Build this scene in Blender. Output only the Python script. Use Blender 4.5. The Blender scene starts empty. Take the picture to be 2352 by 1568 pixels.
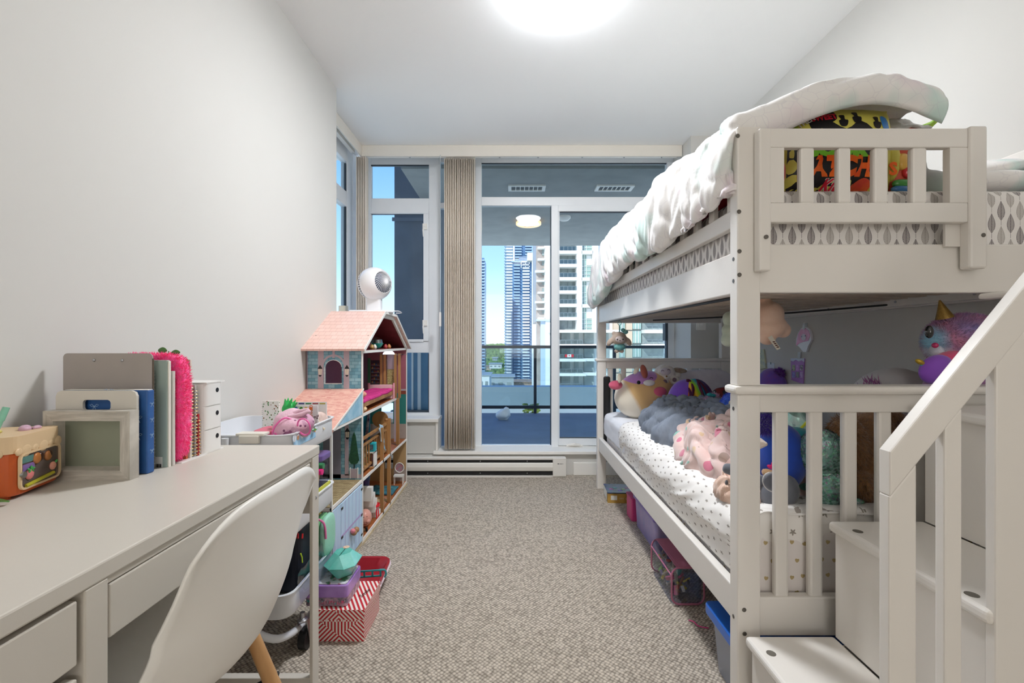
import bpy, bmesh, math, random
import numpy as np
from mathutils import Vector, Matrix, noise, Euler
R = random.Random(7)
PI = math.pi
sc = bpy.context.scene
COL = sc.collection
F, U0, V0, H = 1045.0, 1176.0, 784.0, 1.045

# ------------------------------------------------------------ camera, sky, sun, lamps, exposure
cam_d = bpy.data.cameras.new('camera'); cam = bpy.data.objects.new('camera', cam_d); COL.objects.link(cam)
cam.location = (0, 0, H); cam.rotation_euler = (PI/2, 0, 0)
cam_d.sensor_width = 36; cam_d.lens = 36*F/2352; cam_d.clip_start = 0.02; cam_d.clip_end = 5000
sc.camera = cam
sc.view_settings.view_transform = 'Standard'; sc.view_settings.look = 'None'
sc.view_settings.gamma = 1; sc.view_settings.exposure = 0.5
sc.view_settings.use_curve_mapping = False
sc.cycles.max_bounces = 10; sc.cycles.diffuse_bounces = 6; sc.cycles.transparent_max_bounces = 24
sc.cycles.caustics_reflective = False; sc.cycles.caustics_refractive = False
sc.cycles.sample_clamp_indirect = 6

w = bpy.data.worlds.new('sky'); sc.world = w; w.use_nodes = True
nt = w.node_tree; bg = nt.nodes['Background']
tc = nt.nodes.new('ShaderNodeTexCoord'); sp = nt.nodes.new('ShaderNodeSeparateXYZ'); rp = nt.nodes.new('ShaderNodeValToRGB')
nt.links.new(tc.outputs['Generated'], sp.inputs[0]); nt.links.new(sp.outputs['Z'], rp.inputs[0]); nt.links.new(rp.outputs[0], bg.inputs[0])
els = rp.color_ramp.elements
els[0].position = 0.0; els[0].color = (.62, .69, .76, 1)
els[1].position = 1.0; els[1].color = (.07, .17, .50, 1)
for p_, c_ in ((.06, (.52, .65, .78, 1)), (.16, (.32, .50, .76, 1)), (.38, (.13, .29, .62, 1))):
    e = els.new(p_); e.color = c_
bg.inputs[1].default_value = 1.7

sun_d = bpy.data.lights.new('sun', 'SUN'); sun = bpy.data.objects.new('sun', sun_d); COL.objects.link(sun)
sun_d.energy = 3.6; sun_d.angle = 0.01; sun_d.color = (1, .96, .9)
sun.rotation_euler = Vector((.42, .74, -.52)).to_track_quat('-Z', 'Y').to_euler()

def lamp(name, loc, power, rad, col):
    d = bpy.data.lights.new(name, 'AREA'); d.shape = 'DISK'; d.energy = power; d.size = rad*2; d.color = col; d.spread = PI
    o = bpy.data.objects.new(name, d); o.location = loc; COL.objects.link(o); return o
lamp('ceiling_lamp_light', (.2, 1.95, 2.484), 16.5, .13, (.96, .98, 1))
lamp('rear_fill_lamp', (.15, -.9, 2.484), 2.0, .16, (1, .965, .92))  # extra lamp added behind the camera to brighten the room
hd = bpy.data.lights.new('rear_fill_light', 'AREA'); hd.shape = 'RECTANGLE'; hd.size = 2.2; hd.size_y = 1.7; hd.energy = 33; hd.color = (1, .975, .95)
ho = bpy.data.objects.new('rear_fill_light', hd); ho.location = (.2, -4.62, 1.45); ho.rotation_euler = (PI/2, 0, 0); COL.objects.link(ho)  # unseen area light added far behind the camera as fill

# ------------------------------------------------------------ node helper
class E:
    def __init__(s, nt, v): s.nt = nt; s.v = v
    def _m(s, op, *a):
        n = s.nt.nodes.new('ShaderNodeMath'); n.operation = op
        for i, x in enumerate((s,) + a):
            if isinstance(x, E): x = x.v
            if isinstance(x, (int, float)): n.inputs[i].default_value = x
            else: s.nt.links.new(x, n.inputs[i])
        return E(s.nt, n.outputs[0])
    def __add__(s, o): return s._m('ADD', o)
    __radd__ = __add__
    def __sub__(s, o): return s._m('SUBTRACT', o)
    def __rsub__(s, o): return (s*-1)+o
    def __mul__(s, o): return s._m('MULTIPLY', o)
    __rmul__ = __mul__
    def __truediv__(s, o): return s._m('DIVIDE', o)
    def __lt__(s, o): return s._m('LESS_THAN', o)
    def __gt__(s, o): return s._m('GREATER_THAN', o)
    def floor(s): return s._m('FLOOR')
    def frac(s): return s._m('FRACT')
    def abs(s): return s._m('ABSOLUTE')
    def sin(s): return s._m('SINE')
    def cos(s): return s._m('COSINE')
    def max(s, o): return s._m('MAXIMUM', o)
    def min(s, o): return s._m('MINIMUM', o)
    def pow(s, o): return s._m('POWER', o)
    def mod(s, o): return s._m('FLOORED_MODULO', o)
    def atan2(s, o): return s._m('ARCTAN2', o)
    def sqrt(s): return s._m('SQRT')
    def rnd(s): return ((s*12.9898).sin()*43758.5453).frac()
def lin(c):
    if isinstance(c, str): c = tuple(int(c[i:i+2], 16) for i in (0, 2, 4))
    return tuple((x/255/12.92 if x/255 <= .04045 else ((x/255+.055)/1.055)**2.4) for x in c) + (1,)
def mixc(nt, fac, a, b):
    n = nt.nodes.new('ShaderNodeMix'); n.data_type = 'RGBA'
    for s_, x in ((n.inputs[0], fac), (n.inputs[6], a), (n.inputs[7], b)):
        if isinstance(x, E): x = x.v
        if hasattr(x, 'is_output'): nt.links.new(x, s_)
        elif isinstance(x, (int, float)): s_.default_value = x
        else: s_.default_value = x if len(x) == 4 else tuple(x)+(1,)
    return n.outputs[2]
def coords(nt, kind='Object', scale=1):
    t = nt.nodes.new('ShaderNodeTexCoord'); s = nt.nodes.new('ShaderNodeSeparateXYZ')
    nt.links.new(t.outputs[kind], s.inputs[0])
    return [E(nt, s.outputs[i])*scale for i in range(3)]
def nz(nt, scale, detail=3, rough=.55, out=0, kind='Object', sc3=None):
    t = nt.nodes.new('ShaderNodeTexCoord'); n = nt.nodes.new('ShaderNodeTexNoise')
    n.inputs['Scale'].default_value = scale; n.inputs['Detail'].default_value = detail; n.inputs['Roughness'].default_value = rough
    if sc3:
        m = nt.nodes.new('ShaderNodeMapping'); m.inputs['Scale'].default_value = sc3
        nt.links.new(t.outputs[kind], m.inputs[0]); nt.links.new(m.outputs[0], n.inputs['Vector'])
    else: nt.links.new(t.outputs[kind], n.inputs['Vector'])
    return E(nt, n.outputs[out])
MATS = {}
def mat(name, col, rough=.5, metal=0, alpha=1, bump=0, bscale=200, var=0, vscale=6, trans=0, emit=0, coat=0, fn=None, sheen=0, sc3=None, ior=1.45, col2=None, edge=None):
    """a procedural principled material; col2 with var gives a noise mix of the two colours; fn(nt) may return a colour socket"""
    if name in MATS: return MATS[name]
    m = bpy.data.materials.new(name); MATS[name] = m; m.use_nodes = True; nt = m.node_tree
    b = nt.nodes['Principled BSDF']; c = lin(col)
    b.inputs['Base Color'].default_value = c; b.inputs['Roughness'].default_value = rough; b.inputs['Metallic'].default_value = metal
    b.inputs['Alpha'].default_value = alpha; b.inputs['Transmission Weight'].default_value = trans; b.inputs['IOR'].default_value = ior
    b.inputs['Coat Weight'].default_value = coat; b.inputs['Sheen Weight'].default_value = sheen
    if emit: b.inputs['Emission Color'].default_value = c; b.inputs['Emission Strength'].default_value = emit
    sock = None
    if fn: sock = fn(nt)
    elif var or col2:
        n = nz(nt, vscale, 4, sc3=sc3)
        c2 = lin(col2) if col2 else tuple(x*(1-var) for x in c[:3])+(1,)
        f = (n-.35)*3.3
        f = f.max(0).min(1)
        sock = mixc(nt, f, c, c2)
    if sock is not None: nt.links.new(sock, b.inputs['Base Color'])
    if bump:
        n = nz(nt, bscale, 3, sc3=sc3)
        bn = nt.nodes.new('ShaderNodeBump'); bn.inputs['Strength'].default_value = min(1, bump); bn.inputs['Distance'].default_value = .4/bscale
        nt.links.new(n.v, bn.inputs['Height']); nt.links.new(bn.outputs[0], b.inputs['Normal'])
    return m
def glassmat(name, tint, refl=.06, rough=0.0, tintw=1):
    if name in MATS: return MATS[name]
    m = bpy.data.materials.new(name); MATS[name] = m; m.use_nodes = True; nt = m.node_tree
    nt.nodes.remove(nt.nodes['Principled BSDF'])
    o = nt.nodes['Material Output']; mx = nt.nodes.new('ShaderNodeMixShader'); t = nt.nodes.new('ShaderNodeBsdfTransparent'); g = nt.nodes.new('ShaderNodeBsdfGlossy')
    t.inputs[0].default_value = lin(tint); g.inputs['Roughness'].default_value = rough; mx.inputs[0].default_value = refl
    nt.links.new(t.outputs[0], mx.inputs[1]); nt.links.new(g.outputs[0], mx.inputs[2]); nt.links.new(mx.outputs[0], o.inputs[0])
    return m

# ------------------------------------------------------------ mesh builder (vertices in world space)
def P(u, v, d): return Vector(((u-U0)*d/F, d, H-(v-V0)*d/F))
def X(u, d): return (u-U0)*d/F
def Z(v, d): return H-(v-V0)*d/F
def rot(cx, cy, cz, rz=0, rx=0, ry=0, s=1):
    return Matrix.Translation((cx, cy, cz)) @ Euler((rx, ry, rz)).to_matrix().to_4x4() @ Matrix.Scale(s, 4)
class MB:
    def __init__(s, M=None): s.v = []; s.f = []; s.uv = {}; s.mi = []; s.cm = 0; s.M = M
    def add(s, vs, fs, uvs=None):
        o = len(s.v)
        for i, p in enumerate(vs):
            p = Vector(p)
            s.v.append(s.M @ p if s.M else p)
            if uvs: s.uv[o+i] = uvs[i]
        for f in fs: s.f.append(tuple(o+i for i in f)); s.mi.append(s.cm)
        return s
    def box(s, x0, x1, y0, y1, z0, z1):
        if x0 > x1: x0, x1 = x1, x0
        if y0 > y1: y0, y1 = y1, y0
        if z0 > z1: z0, z1 = z1, z0
        return s.add([(x, y, z) for x in (x0, x1) for y in (y0, y1) for z in (z0, z1)],
                     [(0,1,3,2), (4,6,7,5), (0,4,5,1), (2,3,7,6), (0,2,6,4), (1,5,7,3)])
    def prism(s, pts, ax, a0, a1):
        """extrude a 2-D outline along axis ax ('x': pts are (y,z); 'y': (x,z); 'z': (x,y))"""
        n = len(pts)
        def q(p, a): return {'x': (a, p[0], p[1]), 'y': (p[0], a, p[1]), 'z': (p[0], p[1], a)}[ax]
        vs = [q(p, a0) for p in pts]+[q(p, a1) for p in pts]
        fs = [tuple(range(n)), tuple(range(2*n-1, n-1, -1))]+[(i, i+n, (i+1) % n+n, (i+1) % n) for i in range(n)]
        return s.add(vs, fs)
    def tube(s, pts, r, seg=8, closed=False, flat=1):
        pts = [Vector(p) for p in pts]; n = len(pts)
        rs = r if isinstance(r, (list, tuple)) else [r]*n
        vs = []; up = None
        for i, p in enumerate(pts):
            t = (pts[(i+1) % n]-pts[i-1]) if closed else (pts[min(i+1, n-1)]-pts[max(i-1, 0)])
            if t.length < 1e-9: t = Vector((0, 0, 1))
            t.normalize()
            if up is None: up = t.orthogonal().normalized()
            up = (up-t*up.dot(t)); up = up.normalized() if up.length > 1e-6 else t.orthogonal().normalized()
            b = t.cross(up)
            for k in range(seg):
                a = 2*PI*k/seg
                vs.append(p+(up*math.cos(a)+b*math.sin(a)*flat)*rs[i])
        fs = []
        for i in range(n if closed else n-1):
            j = (i+1) % n
            for k in range(seg): fs.append((i*seg+k, i*seg+(k+1) % seg, j*seg+(k+1) % seg, j*seg+k))
        if not closed: fs += [tuple(range(seg-1, -1, -1)), tuple((n-1)*seg+k for k in range(seg))]
        return s.add(vs, fs)
    def cyl(s, p0, p1, r0, r1=None, seg=16): return s.tube([p0, p1], [r0, r0 if r1 is None else r1], seg)
    def lathe(s, prof, c=(0, 0, 0), seg=24, M=None, cap=True):
        c = Vector(c); vs = []; n = len(prof)
        for r, z in prof:
            for k in range(seg):
                a = 2*PI*k/seg; p = Vector((r*math.cos(a), r*math.sin(a), z))
                vs.append((M @ p if M else p)+c)
        fs = [(i*seg+k, i*seg+(k+1) % seg, (i+1)*seg+(k+1) % seg, (i+1)*seg+k) for i in range(n-1) for k in range(seg)]
        if cap and prof[0][0] > 1e-5: fs.append(tuple(range(seg-1, -1, -1)))
        if cap and prof[-1][0] > 1e-5: fs.append(tuple((n-1)*seg+k for k in range(seg)))
        return s.add(vs, fs)
    def ell(s, c, r, rz=0, rx=0, ry=0, seg=20, ns=0, nf=20, pw=1):
        if not isinstance(r, (tuple, list)): r = (r, r, r)
        E3 = Euler((rx, ry, rz)).to_matrix(); c = Vector(c); vs = []; rings = max(6, seg//2)
        def g(x): return math.copysign(abs(x)**pw, x)
        for i in range(rings+1):
            th = PI*i/rings
            for k in range(seg):
                a = 2*PI*k/seg
                p = Vector((r[0]*g(math.sin(th)*math.cos(a)), r[1]*g(math.sin(th)*math.sin(a)), r[2]*g(math.cos(th))))
                p = E3 @ p + c
                if ns: p += (p-c).normalized()*ns*noise.noise(p*nf)
                vs.append(p)
        fs = [(i*seg+k, (i+1)*seg+k, (i+1)*seg+(k+1) % seg, i*seg+(k+1) % seg) for i in range(rings) for k in range(seg)]
        return s.add(vs, fs)
    def grid(s, fn, nu, nv, uvs=1):
        vs = []; uv = []
        for j in range(nv+1):
            for i in range(nu+1):
                a, b = i/nu, j/nv
                q = fn(a, b)
                if len(q) == 2: vs.append(q[0]); uv.append(q[1])
                else: vs.append(q); uv.append((a*uvs, b*uvs))
        fs = [(j*(nu+1)+i, j*(nu+1)+i+1, (j+1)*(nu+1)+i+1, (j+1)*(nu+1)+i) for j in range(nv) for i in range(nu)]
        return s.add(vs, fs, uv)
    def rbox(s, x0, x1, y0, y1, z0, z1, r, seg=4, taper=0):
        """box with rounded vertical edges, optional narrower bottom"""
        vs = []; n = 0
        for z, t in ((z0, taper), (z1, 0)):
            for cx, cy, a0 in ((x1-r, y1-r, 0), (x0+r, y1-r, PI/2), (x0+r, y0+r, PI), (x1-r, y0+r, 1.5*PI)):
                for k in range(seg+1):
                    a = a0+PI/2*k/seg
                    x, y = cx+r*math.cos(a), cy+r*math.sin(a)
                    mx, my = (x0+x1)/2, (y0+y1)/2
                    vs.append((mx+(x-mx)*(1-t), my+(y-my)*(1-t), z))
        n = 4*(seg+1)
        return s.add(vs, [tuple(range(n-1, -1, -1)), tuple(range(n, 2*n))]+[(i, (i+1) % n, (i+1) % n+n, i+n) for i in range(n)])
ORG = {}
def tag(o, label, cat, group=None, kind=None):
    if label: o['label'] = label
    if cat: o['category'] = cat
    if group: o['group'] = group
    if kind: o['kind'] = kind
    return o
def build(name, mb, material, parent=None, bevel=0, smooth=False, solid=0, sub=0, origin=None, kind=None, bseg=2, label=None, solo=0):
    if isinstance(mb, (list, tuple)): b = MB(); [b.add(x.v, x.f) for x in mb]; mb = b
    arr = np.array([tuple(p) for p in mb.v])
    if origin is None: c = Vector(((arr[:, 0].min()+arr[:, 0].max())/2, (arr[:, 1].min()+arr[:, 1].max())/2, arr[:, 2].min()))
    else: c = Vector(origin)
    me = bpy.data.meshes.new(name)
    me.from_pydata([tuple(p-c) for p in mb.v], [], mb.f)
    for m_ in (material if isinstance(material, (list, tuple)) else [material]): me.materials.append(m_)
    if len(me.materials) > 1: me.polygons.foreach_set('material_index', mb.mi)
    if mb.uv:
        uvl = me.uv_layers.new(name='UVMap')
        for l in me.loops: uvl.data[l.index].uv = mb.uv.get(l.vertex_index, (0, 0))
    bm = bmesh.new(); bm.from_mesh(me); bmesh.ops.recalc_face_normals(bm, faces=bm.faces)
    if smooth:
        for f in bm.faces: f.smooth = True
        if smooth != 2:
            for e in bm.edges:
                if len(e.link_faces) == 2 and e.calc_face_angle(0) > .75: e.smooth = False
    bm.to_mesh(me); bm.free()
    o = bpy.data.objects.new(name, me); COL.objects.link(o)
    po = ORG.get(parent.name if parent else None, Vector())
    if parent: o.parent = parent
    o.location = c-po; ORG[o.name] = c
    if solid:
        m_ = o.modifiers.new('solid', 'SOLIDIFY'); m_.thickness = abs(solid); m_.offset = -1 if solid > 0 else 0
    if sub:
        m_ = o.modifiers.new('sub', 'SUBSURF'); m_.levels = sub; m_.render_levels = sub
    if bevel:
        m_ = o.modifiers.new('bevel', 'BEVEL'); m_.width = bevel; m_.segments = bseg; m_.limit_method = 'ANGLE'; m_.angle_limit = .7
        m_.use_clamp_overlap = True; m_.harden_normals = False
        for p in me.polygons: p.use_smooth = False
    if kind: o['kind'] = kind
    if label: o['label'] = label
    return o
def thing(name, label, cat, loc, group=None):
    o = bpy.data.objects.new(name, None); o.empty_display_size = .05; COL.objects.link(o)
    o.location = loc; ORG[o.name] = Vector(loc)
    return tag(o, label, cat, group)
def solo(name, mb, material, label, cat, group=None, **k):
    return tag(build(name, mb, material, **k), label, cat, group)
def dup(root, loc, rz=0, label=None, scale=None):
    r = root.copy(); COL.objects.link(r); r.location = loc; r.rotation_euler = (0, 0, rz); ORG[r.name] = Vector(loc)
    if scale: r.scale = scale
    if label: r['label'] = label
    for ch in root.children:
        c = ch.copy(); COL.objects.link(c); c.parent = r
        for g in ch.children: d = g.copy(); COL.objects.link(d); d.parent = c
    return r
def share(proto, parent, off):
    """a copy of a part under the same or another parent, moved by off"""
    c = proto.copy(); COL.objects.link(c); c.parent = parent; c.location = Vector(proto.location)+Vector(off); ORG[c.name] = ORG[proto.name]+Vector(off); return c
def struct(name, mb, m, **k): return build(name, mb, m, kind='structure', **k)
def textmb(s, size, M, depth=.0005, bold=0, shear=0, spacing=1):
    cu = bpy.data.curves.new('t', 'FONT'); cu.body = s; cu.size = size; cu.align_x = 'CENTER'; cu.align_y = 'CENTER'
    cu.offset = bold; cu.extrude = depth; cu.shear = shear; cu.resolution_u = 2; cu.space_character = spacing
    o = bpy.data.objects.new('t', cu); COL.objects.link(o)
    dg = bpy.context.evaluated_depsgraph_get(); dg.update()
    me = o.evaluated_get(dg).to_mesh()
    mb = MB(M); mb.add([v.co.copy() for v in me.vertices], [tuple(p.vertices) for p in me.polygons])
    o.evaluated_get(dg).to_mesh_clear(); bpy.data.objects.remove(o); bpy.data.curves.remove(cu)
    return mb
def face_cam(x, y, z, s=1, roll=0):   # text plane facing -Y
    return Matrix.Translation((x, y, z)) @ Matrix.Rotation(PI/2, 4, 'X') @ Matrix.Rotation(roll, 4, 'Z') @ Matrix.Scale(s, 4)
def face_px(x, y, z, s=1, roll=0):    # plane facing +X, text running towards +Y
    return Matrix.Translation((x, y, z)) @ Matrix.Rotation(PI/2, 4, 'Z') @ Matrix.Rotation(PI/2, 4, 'X') @ Matrix.Rotation(roll, 4, 'Z') @ Matrix.Scale(s, 4)
def face_nx(x, y, z, s=1, roll=0):    # plane facing -X, text running towards -Y
    return Matrix.Translation((x, y, z)) @ Matrix.Rotation(-PI/2, 4, 'Z') @ Matrix.Rotation(PI/2, 4, 'X') @ Matrix.Rotation(roll, 4, 'Z') @ Matrix.Scale(s, 4)
def disc(r, M, n=20, t=.0008, sx=1):
    b = MB(M); b.prism([(r*sx*math.cos(2*PI*k/n), r*math.sin(2*PI*k/n)) for k in range(n)], 'z', 0, t); return b
def poly(pts, M, t=.0008): b = MB(M); b.prism(pts, 'z', 0, t); return b
def fnoise(p, s, o=2):
    v = 0; a = 1; f = s
    for i in range(o): v += a*noise.noise(Vector(p)*f+Vector((i*7.1, i*3.3, 1.7))); a *= .5; f *= 2.1
    return v

# ------------------------------------------------------------ common materials
WHITE = mat('white_paint', 'f2efe9', .42, var=.03, vscale=2, bump=.05, bscale=60)
WALLM = mat('wall_paint', 'd4d2cd', .8, bump=.06, bscale=300, var=.02, vscale=1.3)
CEILM = mat('ceiling_paint', 'f8f8f7', .9, bump=.25, bscale=260)
BEDW = mat('bed_white_lacquer', 'e9e5df', .34, var=.025, vscale=3, bump=.04, bscale=40)
DARK = mat('dark_gap', '2a2a2c', .7, var=.2)
METAL = mat('steel', 'b5b5b8', .28, 1, bump=.05, bscale=300)
BLACKP = mat('black_plastic', '141416', .45, var=.1)
PVC = mat('window_vinyl', 'eceff2', .35, var=.02)
# ============================================================ SETTING
def carpet_fn(nt):
    x, y, z = coords(nt)
    return None
def make_carpet():
    m = bpy.data.materials.new('woven_carpet'); m.use_nodes = True; nt = m.node_tree; b = nt.nodes['Principled BSDF']
    t = nt.nodes.new('ShaderNodeTexCoord'); mp = nt.nodes.new('ShaderNodeMapping'); mp.inputs['Rotation'].default_value = (0, 0, .72); mp.inputs['Scale'].default_value = (1, 1.0, 1)
    v = nt.nodes.new('ShaderNodeTexVoronoi'); v.inputs['Scale'].default_value = 88; v.inputs['Randomness'].default_value = .32
    dn = nt.nodes.new('ShaderNodeTexNoise'); dn.inputs['Scale'].default_value = 500; dn.inputs['Detail'].default_value = 3
    nt.links.new(t.outputs['Object'], mp.inputs[0]); nt.links.new(mp.outputs[0], v.inputs['Vector']); nt.links.new(t.outputs['Object'], dn.inputs['Vector'])
    d = E(nt, v.outputs['Distance']); f = ((d-.36)*2.4).max(0).min(1)
    n2 = nz(nt, 3.0, 3); n3 = E(nt, dn.outputs[0])
    ca = mixc(nt, ((n3-.35)*3).max(0).min(1), lin('e0d6c8'), lin('c9bcab'))
    cb = mixc(nt, ((n2-.4)*2).max(0).min(1), ca, lin('d0c5b4'))
    c = mixc(nt, f, cb, lin('80766a'))
    nt.links.new(c, b.inputs['Base Color']); b.inputs['Roughness'].default_value = .95
    bp = nt.nodes.new('ShaderNodeBump'); bp.inputs['Strength'].default_value = 1; bp.inputs['Distance'].default_value = .008
    hgt = (d*-1)+(n3*.12)
    nt.links.new(hgt.v, bp.inputs['Height']); nt.links.new(bp.outputs[0], b.inputs['Normal'])
    return m
CARPET = make_carpet()
LWX, RWX, CEIL, WP = -1.057, 1.56, 2.565, 3.73
struct('floor', MB().box(-1.5, 1.7, -4.8, 3.66, -.12, 0), CARPET)
struct('ceiling', MB().box(-1.5, 1.75, -4.8, 3.82, CEIL, CEIL+.12), CEILM)
struct('wall_left', MB().box(LWX-.12, LWX, -4.8, 2.74, 0, CEIL), WALLM)
struct('wall_right', MB().box(RWX, RWX+.1, -4.8, 3.85, 0, CEIL), WALLM)
struct('wall_front', MB().box(-1.2, 1.66, -4.8, -4.7, 0, CEIL), WALLM)  # room lengthened out of view to hold the rear fill light
struct('wall_column', MB().box(1.323, RWX+.02, 3.365, 3.86, 0, CEIL), WALLM)
struct('wall_back', MB().box(-1.4, 1.33, 3.57, 3.66, 0, .165).box(-1.4, -.60, 3.57, 3.66, .16, .415), WALLM)
struct('wall_alcove', MB().box(-1.38, -1.16, 2.74, 3.7, 0, .415).box(-1.38, LWX-.1, 2.66, 2.74, 0, CEIL), WALLM)
struct('baseboard_back', MB().box(.48, 1.33, 3.552, 3.57, 0, .10), WHITE, bevel=.004)
struct('baseboard_left', MB().box(LWX, LWX+.014, -4.7, 2.74, 0, .10), WHITE, bevel=.004)
struct('baseboard_right', MB().box(RWX-.014, RWX, -4.7, 3.36, 0, .10), WHITE, bevel=.004)
struct('sill_1', MB().box(-.615, 1.323, 3.54, 3.74, .165, .19), WHITE, bevel=.004)
struct('sill_2', MB().box(-1.38, -.575, 3.545, 3.74, .415, .442).box(-.60, -.58, 3.56, 3.74, .19, .42), WHITE, bevel=.004)

GLASS = glassmat('window_glass', 'eef4f6', .012)
PVCD = mat('window_gasket', '3c4650', .5, var=.1)
def fr(mb, u0, u1, v0, v1, d=WP, t=.05, front=0):
    return mb.box(X(u0, d), X(u1, d), d-front, d+t, Z(v0, d), Z(v1, d))
fill_dome = thing('ceiling_light', 'unseen round dome light added behind the camera to fill the room', 'ceiling light', (.15, -.9, CEIL))  # dome added out of view to carry the extra fill lamp
LDM = mat('fill_dome_emission', 'fff6ea', .4, emit=6)
build('dome', MB().lathe([(.0, CEIL-.075), (.06, CEIL-.07), (.11, CEIL-.052), (.145, CEIL-.025), (.152, CEIL-.01)], (.15, -.9, 0), 32), LDM, fill_dome, smooth=2)
# window_1: the narrow casement unit beside the corner
w1 = thing('window_1', None, None, (-.85, WP, .44)); w1['kind'] = 'structure'
m = MB(); fr(m, 838, 852, 355, 960); fr(m, 852, 1011, 355, 378); fr(m, 985, 1011, 378, 960); fr(m, 852, 985, 455, 487); fr(m, 852, 985, 783, 810); fr(m, 852, 985, 947, 962)
build('window_frame', m, PVC, w1, bevel=.004)
m = MB(); fr(m, 851, 985, 487, 491, front=.012, t=.03); fr(m, 973, 985, 491, 783, front=.012, t=.03); fr(m, 851, 973, 779, 785, front=.012, t=.03)
build('sash', m, PVC, w1, bevel=.003)
m = MB(); fr(m, 852, 985, 378, 380.5, front=-.002, t=.02); fr(m, 852, 973, 489.5, 492, front=-.01, t=.02); fr(m, 936, 985, 943, 948, front=-.004, t=.02); fr(m, 983, 985.5, 812, 947, front=-.004, t=.02)
build('gasket', m, PVCD, w1)
for a in ((852, 985, 378, 456), (850, 974, 490, 783), (852, 985, 810, 948)):
    build('pane', fr(MB(), *a, d=WP+.025, t=.005), GLASS, w1)
for v in (522, 742):
    hb = MB(); hb.box(X(972, WP)-.0, X(982, WP), WP-.028, WP-.012, Z(v+6, WP), Z(v-7, WP)); hb.tube([(X(977, WP), WP-.03, Z(v, WP)), (X(974, WP), WP-.042, Z(v+8, WP)), (X(975, WP), WP-.046, Z(v+24, WP))], [.007, .006, .004], 8)
    build('latch_handle', hb, WHITE, w1, smooth=True)
# window_2: the narrow light between the casement and the blind
w2 = thing('window_2', None, None, (-.55, WP, .19)); w2['kind'] = 'structure'
m = MB(); fr(m, 1020, 1030, 355, 1036); fr(m, 1011, 1021, 1030, 1040); fr(m, 1011, 1021, 355, 372); fr(m, 1011, 1021, 465, 478)
build('window_frame', m, PVC, w2, bevel=.003)
build('pane', fr(MB(), 1011, 1021, 372, 1032, d=WP+.025, t=.005), GLASS, w2)
# window_3: big fixed light over a sliding pair
w3 = thing('window_3', None, None, (.35, WP, .19)); w3['kind'] = 'structure'
m = MB(); fr(m, 1030, 1106, 355, 1040); fr(m, 1106, 1580, 355, 374); fr(m, 1106, 1580, 452, 472); fr(m, 1266, 1282, 472, 1028, front=.02); fr(m, 1106, 1580, 1022, 1040); fr(m, 1531, 1590, 374, 1030, front=.02)
build('window_frame', m, PVC, w3, bevel=.004)
m = MB(); fr(m, 1282, 1531, 472, 486, front=.01); fr(m, 1282, 1531, 1006, 1022, front=.01); fr(m, 1282, 1285, 486, 1006, front=.01)
build('sash', m, PVC, w3, bevel=.003)
m = MB(); fr(m, 1106, 1531, 372.5, 376, front=-.002, t=.02); fr(m, 1285, 1531, 485, 488, front=0, t=.02); fr(m, 1285, 1531, 1004, 1006.5, front=0, t=.02); fr(m, 1529, 1532, 486, 1006, front=.021, t=.02); fr(m, 1264, 1266.5, 474, 1022, front=-.004, t=.02)
fr(m, 1524, 1530, 743, 782, front=.045, t=.02)
build('gasket', m, PVCD, w3)
m = MB(); m.tube([(X(1303, WP), WP-.03, .205), (X(1318, WP), WP-.05, .215), (X(1333, WP), WP-.03, .205)], [.006, .012, .006], 8); m.box(X(1300, WP), X(1337, WP), WP-.035, WP-.008, .192, .202)
build('latch_handle', m, WHITE, w3, smooth=True)
for a in ((1106, 1531, 374, 453), (1106, 1267, 472, 1023), (1282, 1531, 486, 1006)):
    build('pane', fr(MB(), *a, d=WP+.025, t=.005), GLASS, w3)
# window_4: side window of the corner (faces the room's left)
w4 = thing('window_4', None, None, (-1.28, 3.2, .44)); w4['kind'] = 'structure'
sx = -1.275
def sfr(mb, y0, y1, z0, z1, t=.05): return mb.box(sx-t, sx, y0, y1, z0, z1)
zt0, zt1 = 1.045+330*3.45/F, 1.045+350*3.45/F
m = MB(); sfr(m, 3.52, 3.74, .44, 2.56); sfr(m, 2.74, 2.82, .44, 2.56); sfr(m, 2.82, 3.52, 2.43, 2.56); sfr(m, 2.82, 3.52, .44, .52); sfr(m, 2.82, 3.52, zt0-.05, zt1)
build('window_frame', m, PVC, w4, bevel=.003)
build('gasket', MB().box(sx-.02, sx-.006, 3.508, 3.519, .53, 2.42), PVCD, w4)
for z0, z1 in ((.52, zt0-.05), (zt1, 2.43)):
    build('pane', MB().box(sx-.03, sx-.025, 2.82, 3.52, z0, z1), GLASS, w4)
fill_frame = thing('fill_light_frame', None, None, (.2, -4.66, .6)); fill_frame['kind'] = 'structure'  # frame added round the rear fill light, out of view
build('window_frame', MB().box(-.97, -.90, -4.70, -4.64, .53, 2.37).box(1.30, 1.37, -4.70, -4.64, .53, 2.37).box(-.97, 1.37, -4.70, -4.64, .53, .60).box(-.97, 1.37, -4.70, -4.64, 2.30, 2.37), PVC, fill_frame)
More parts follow.
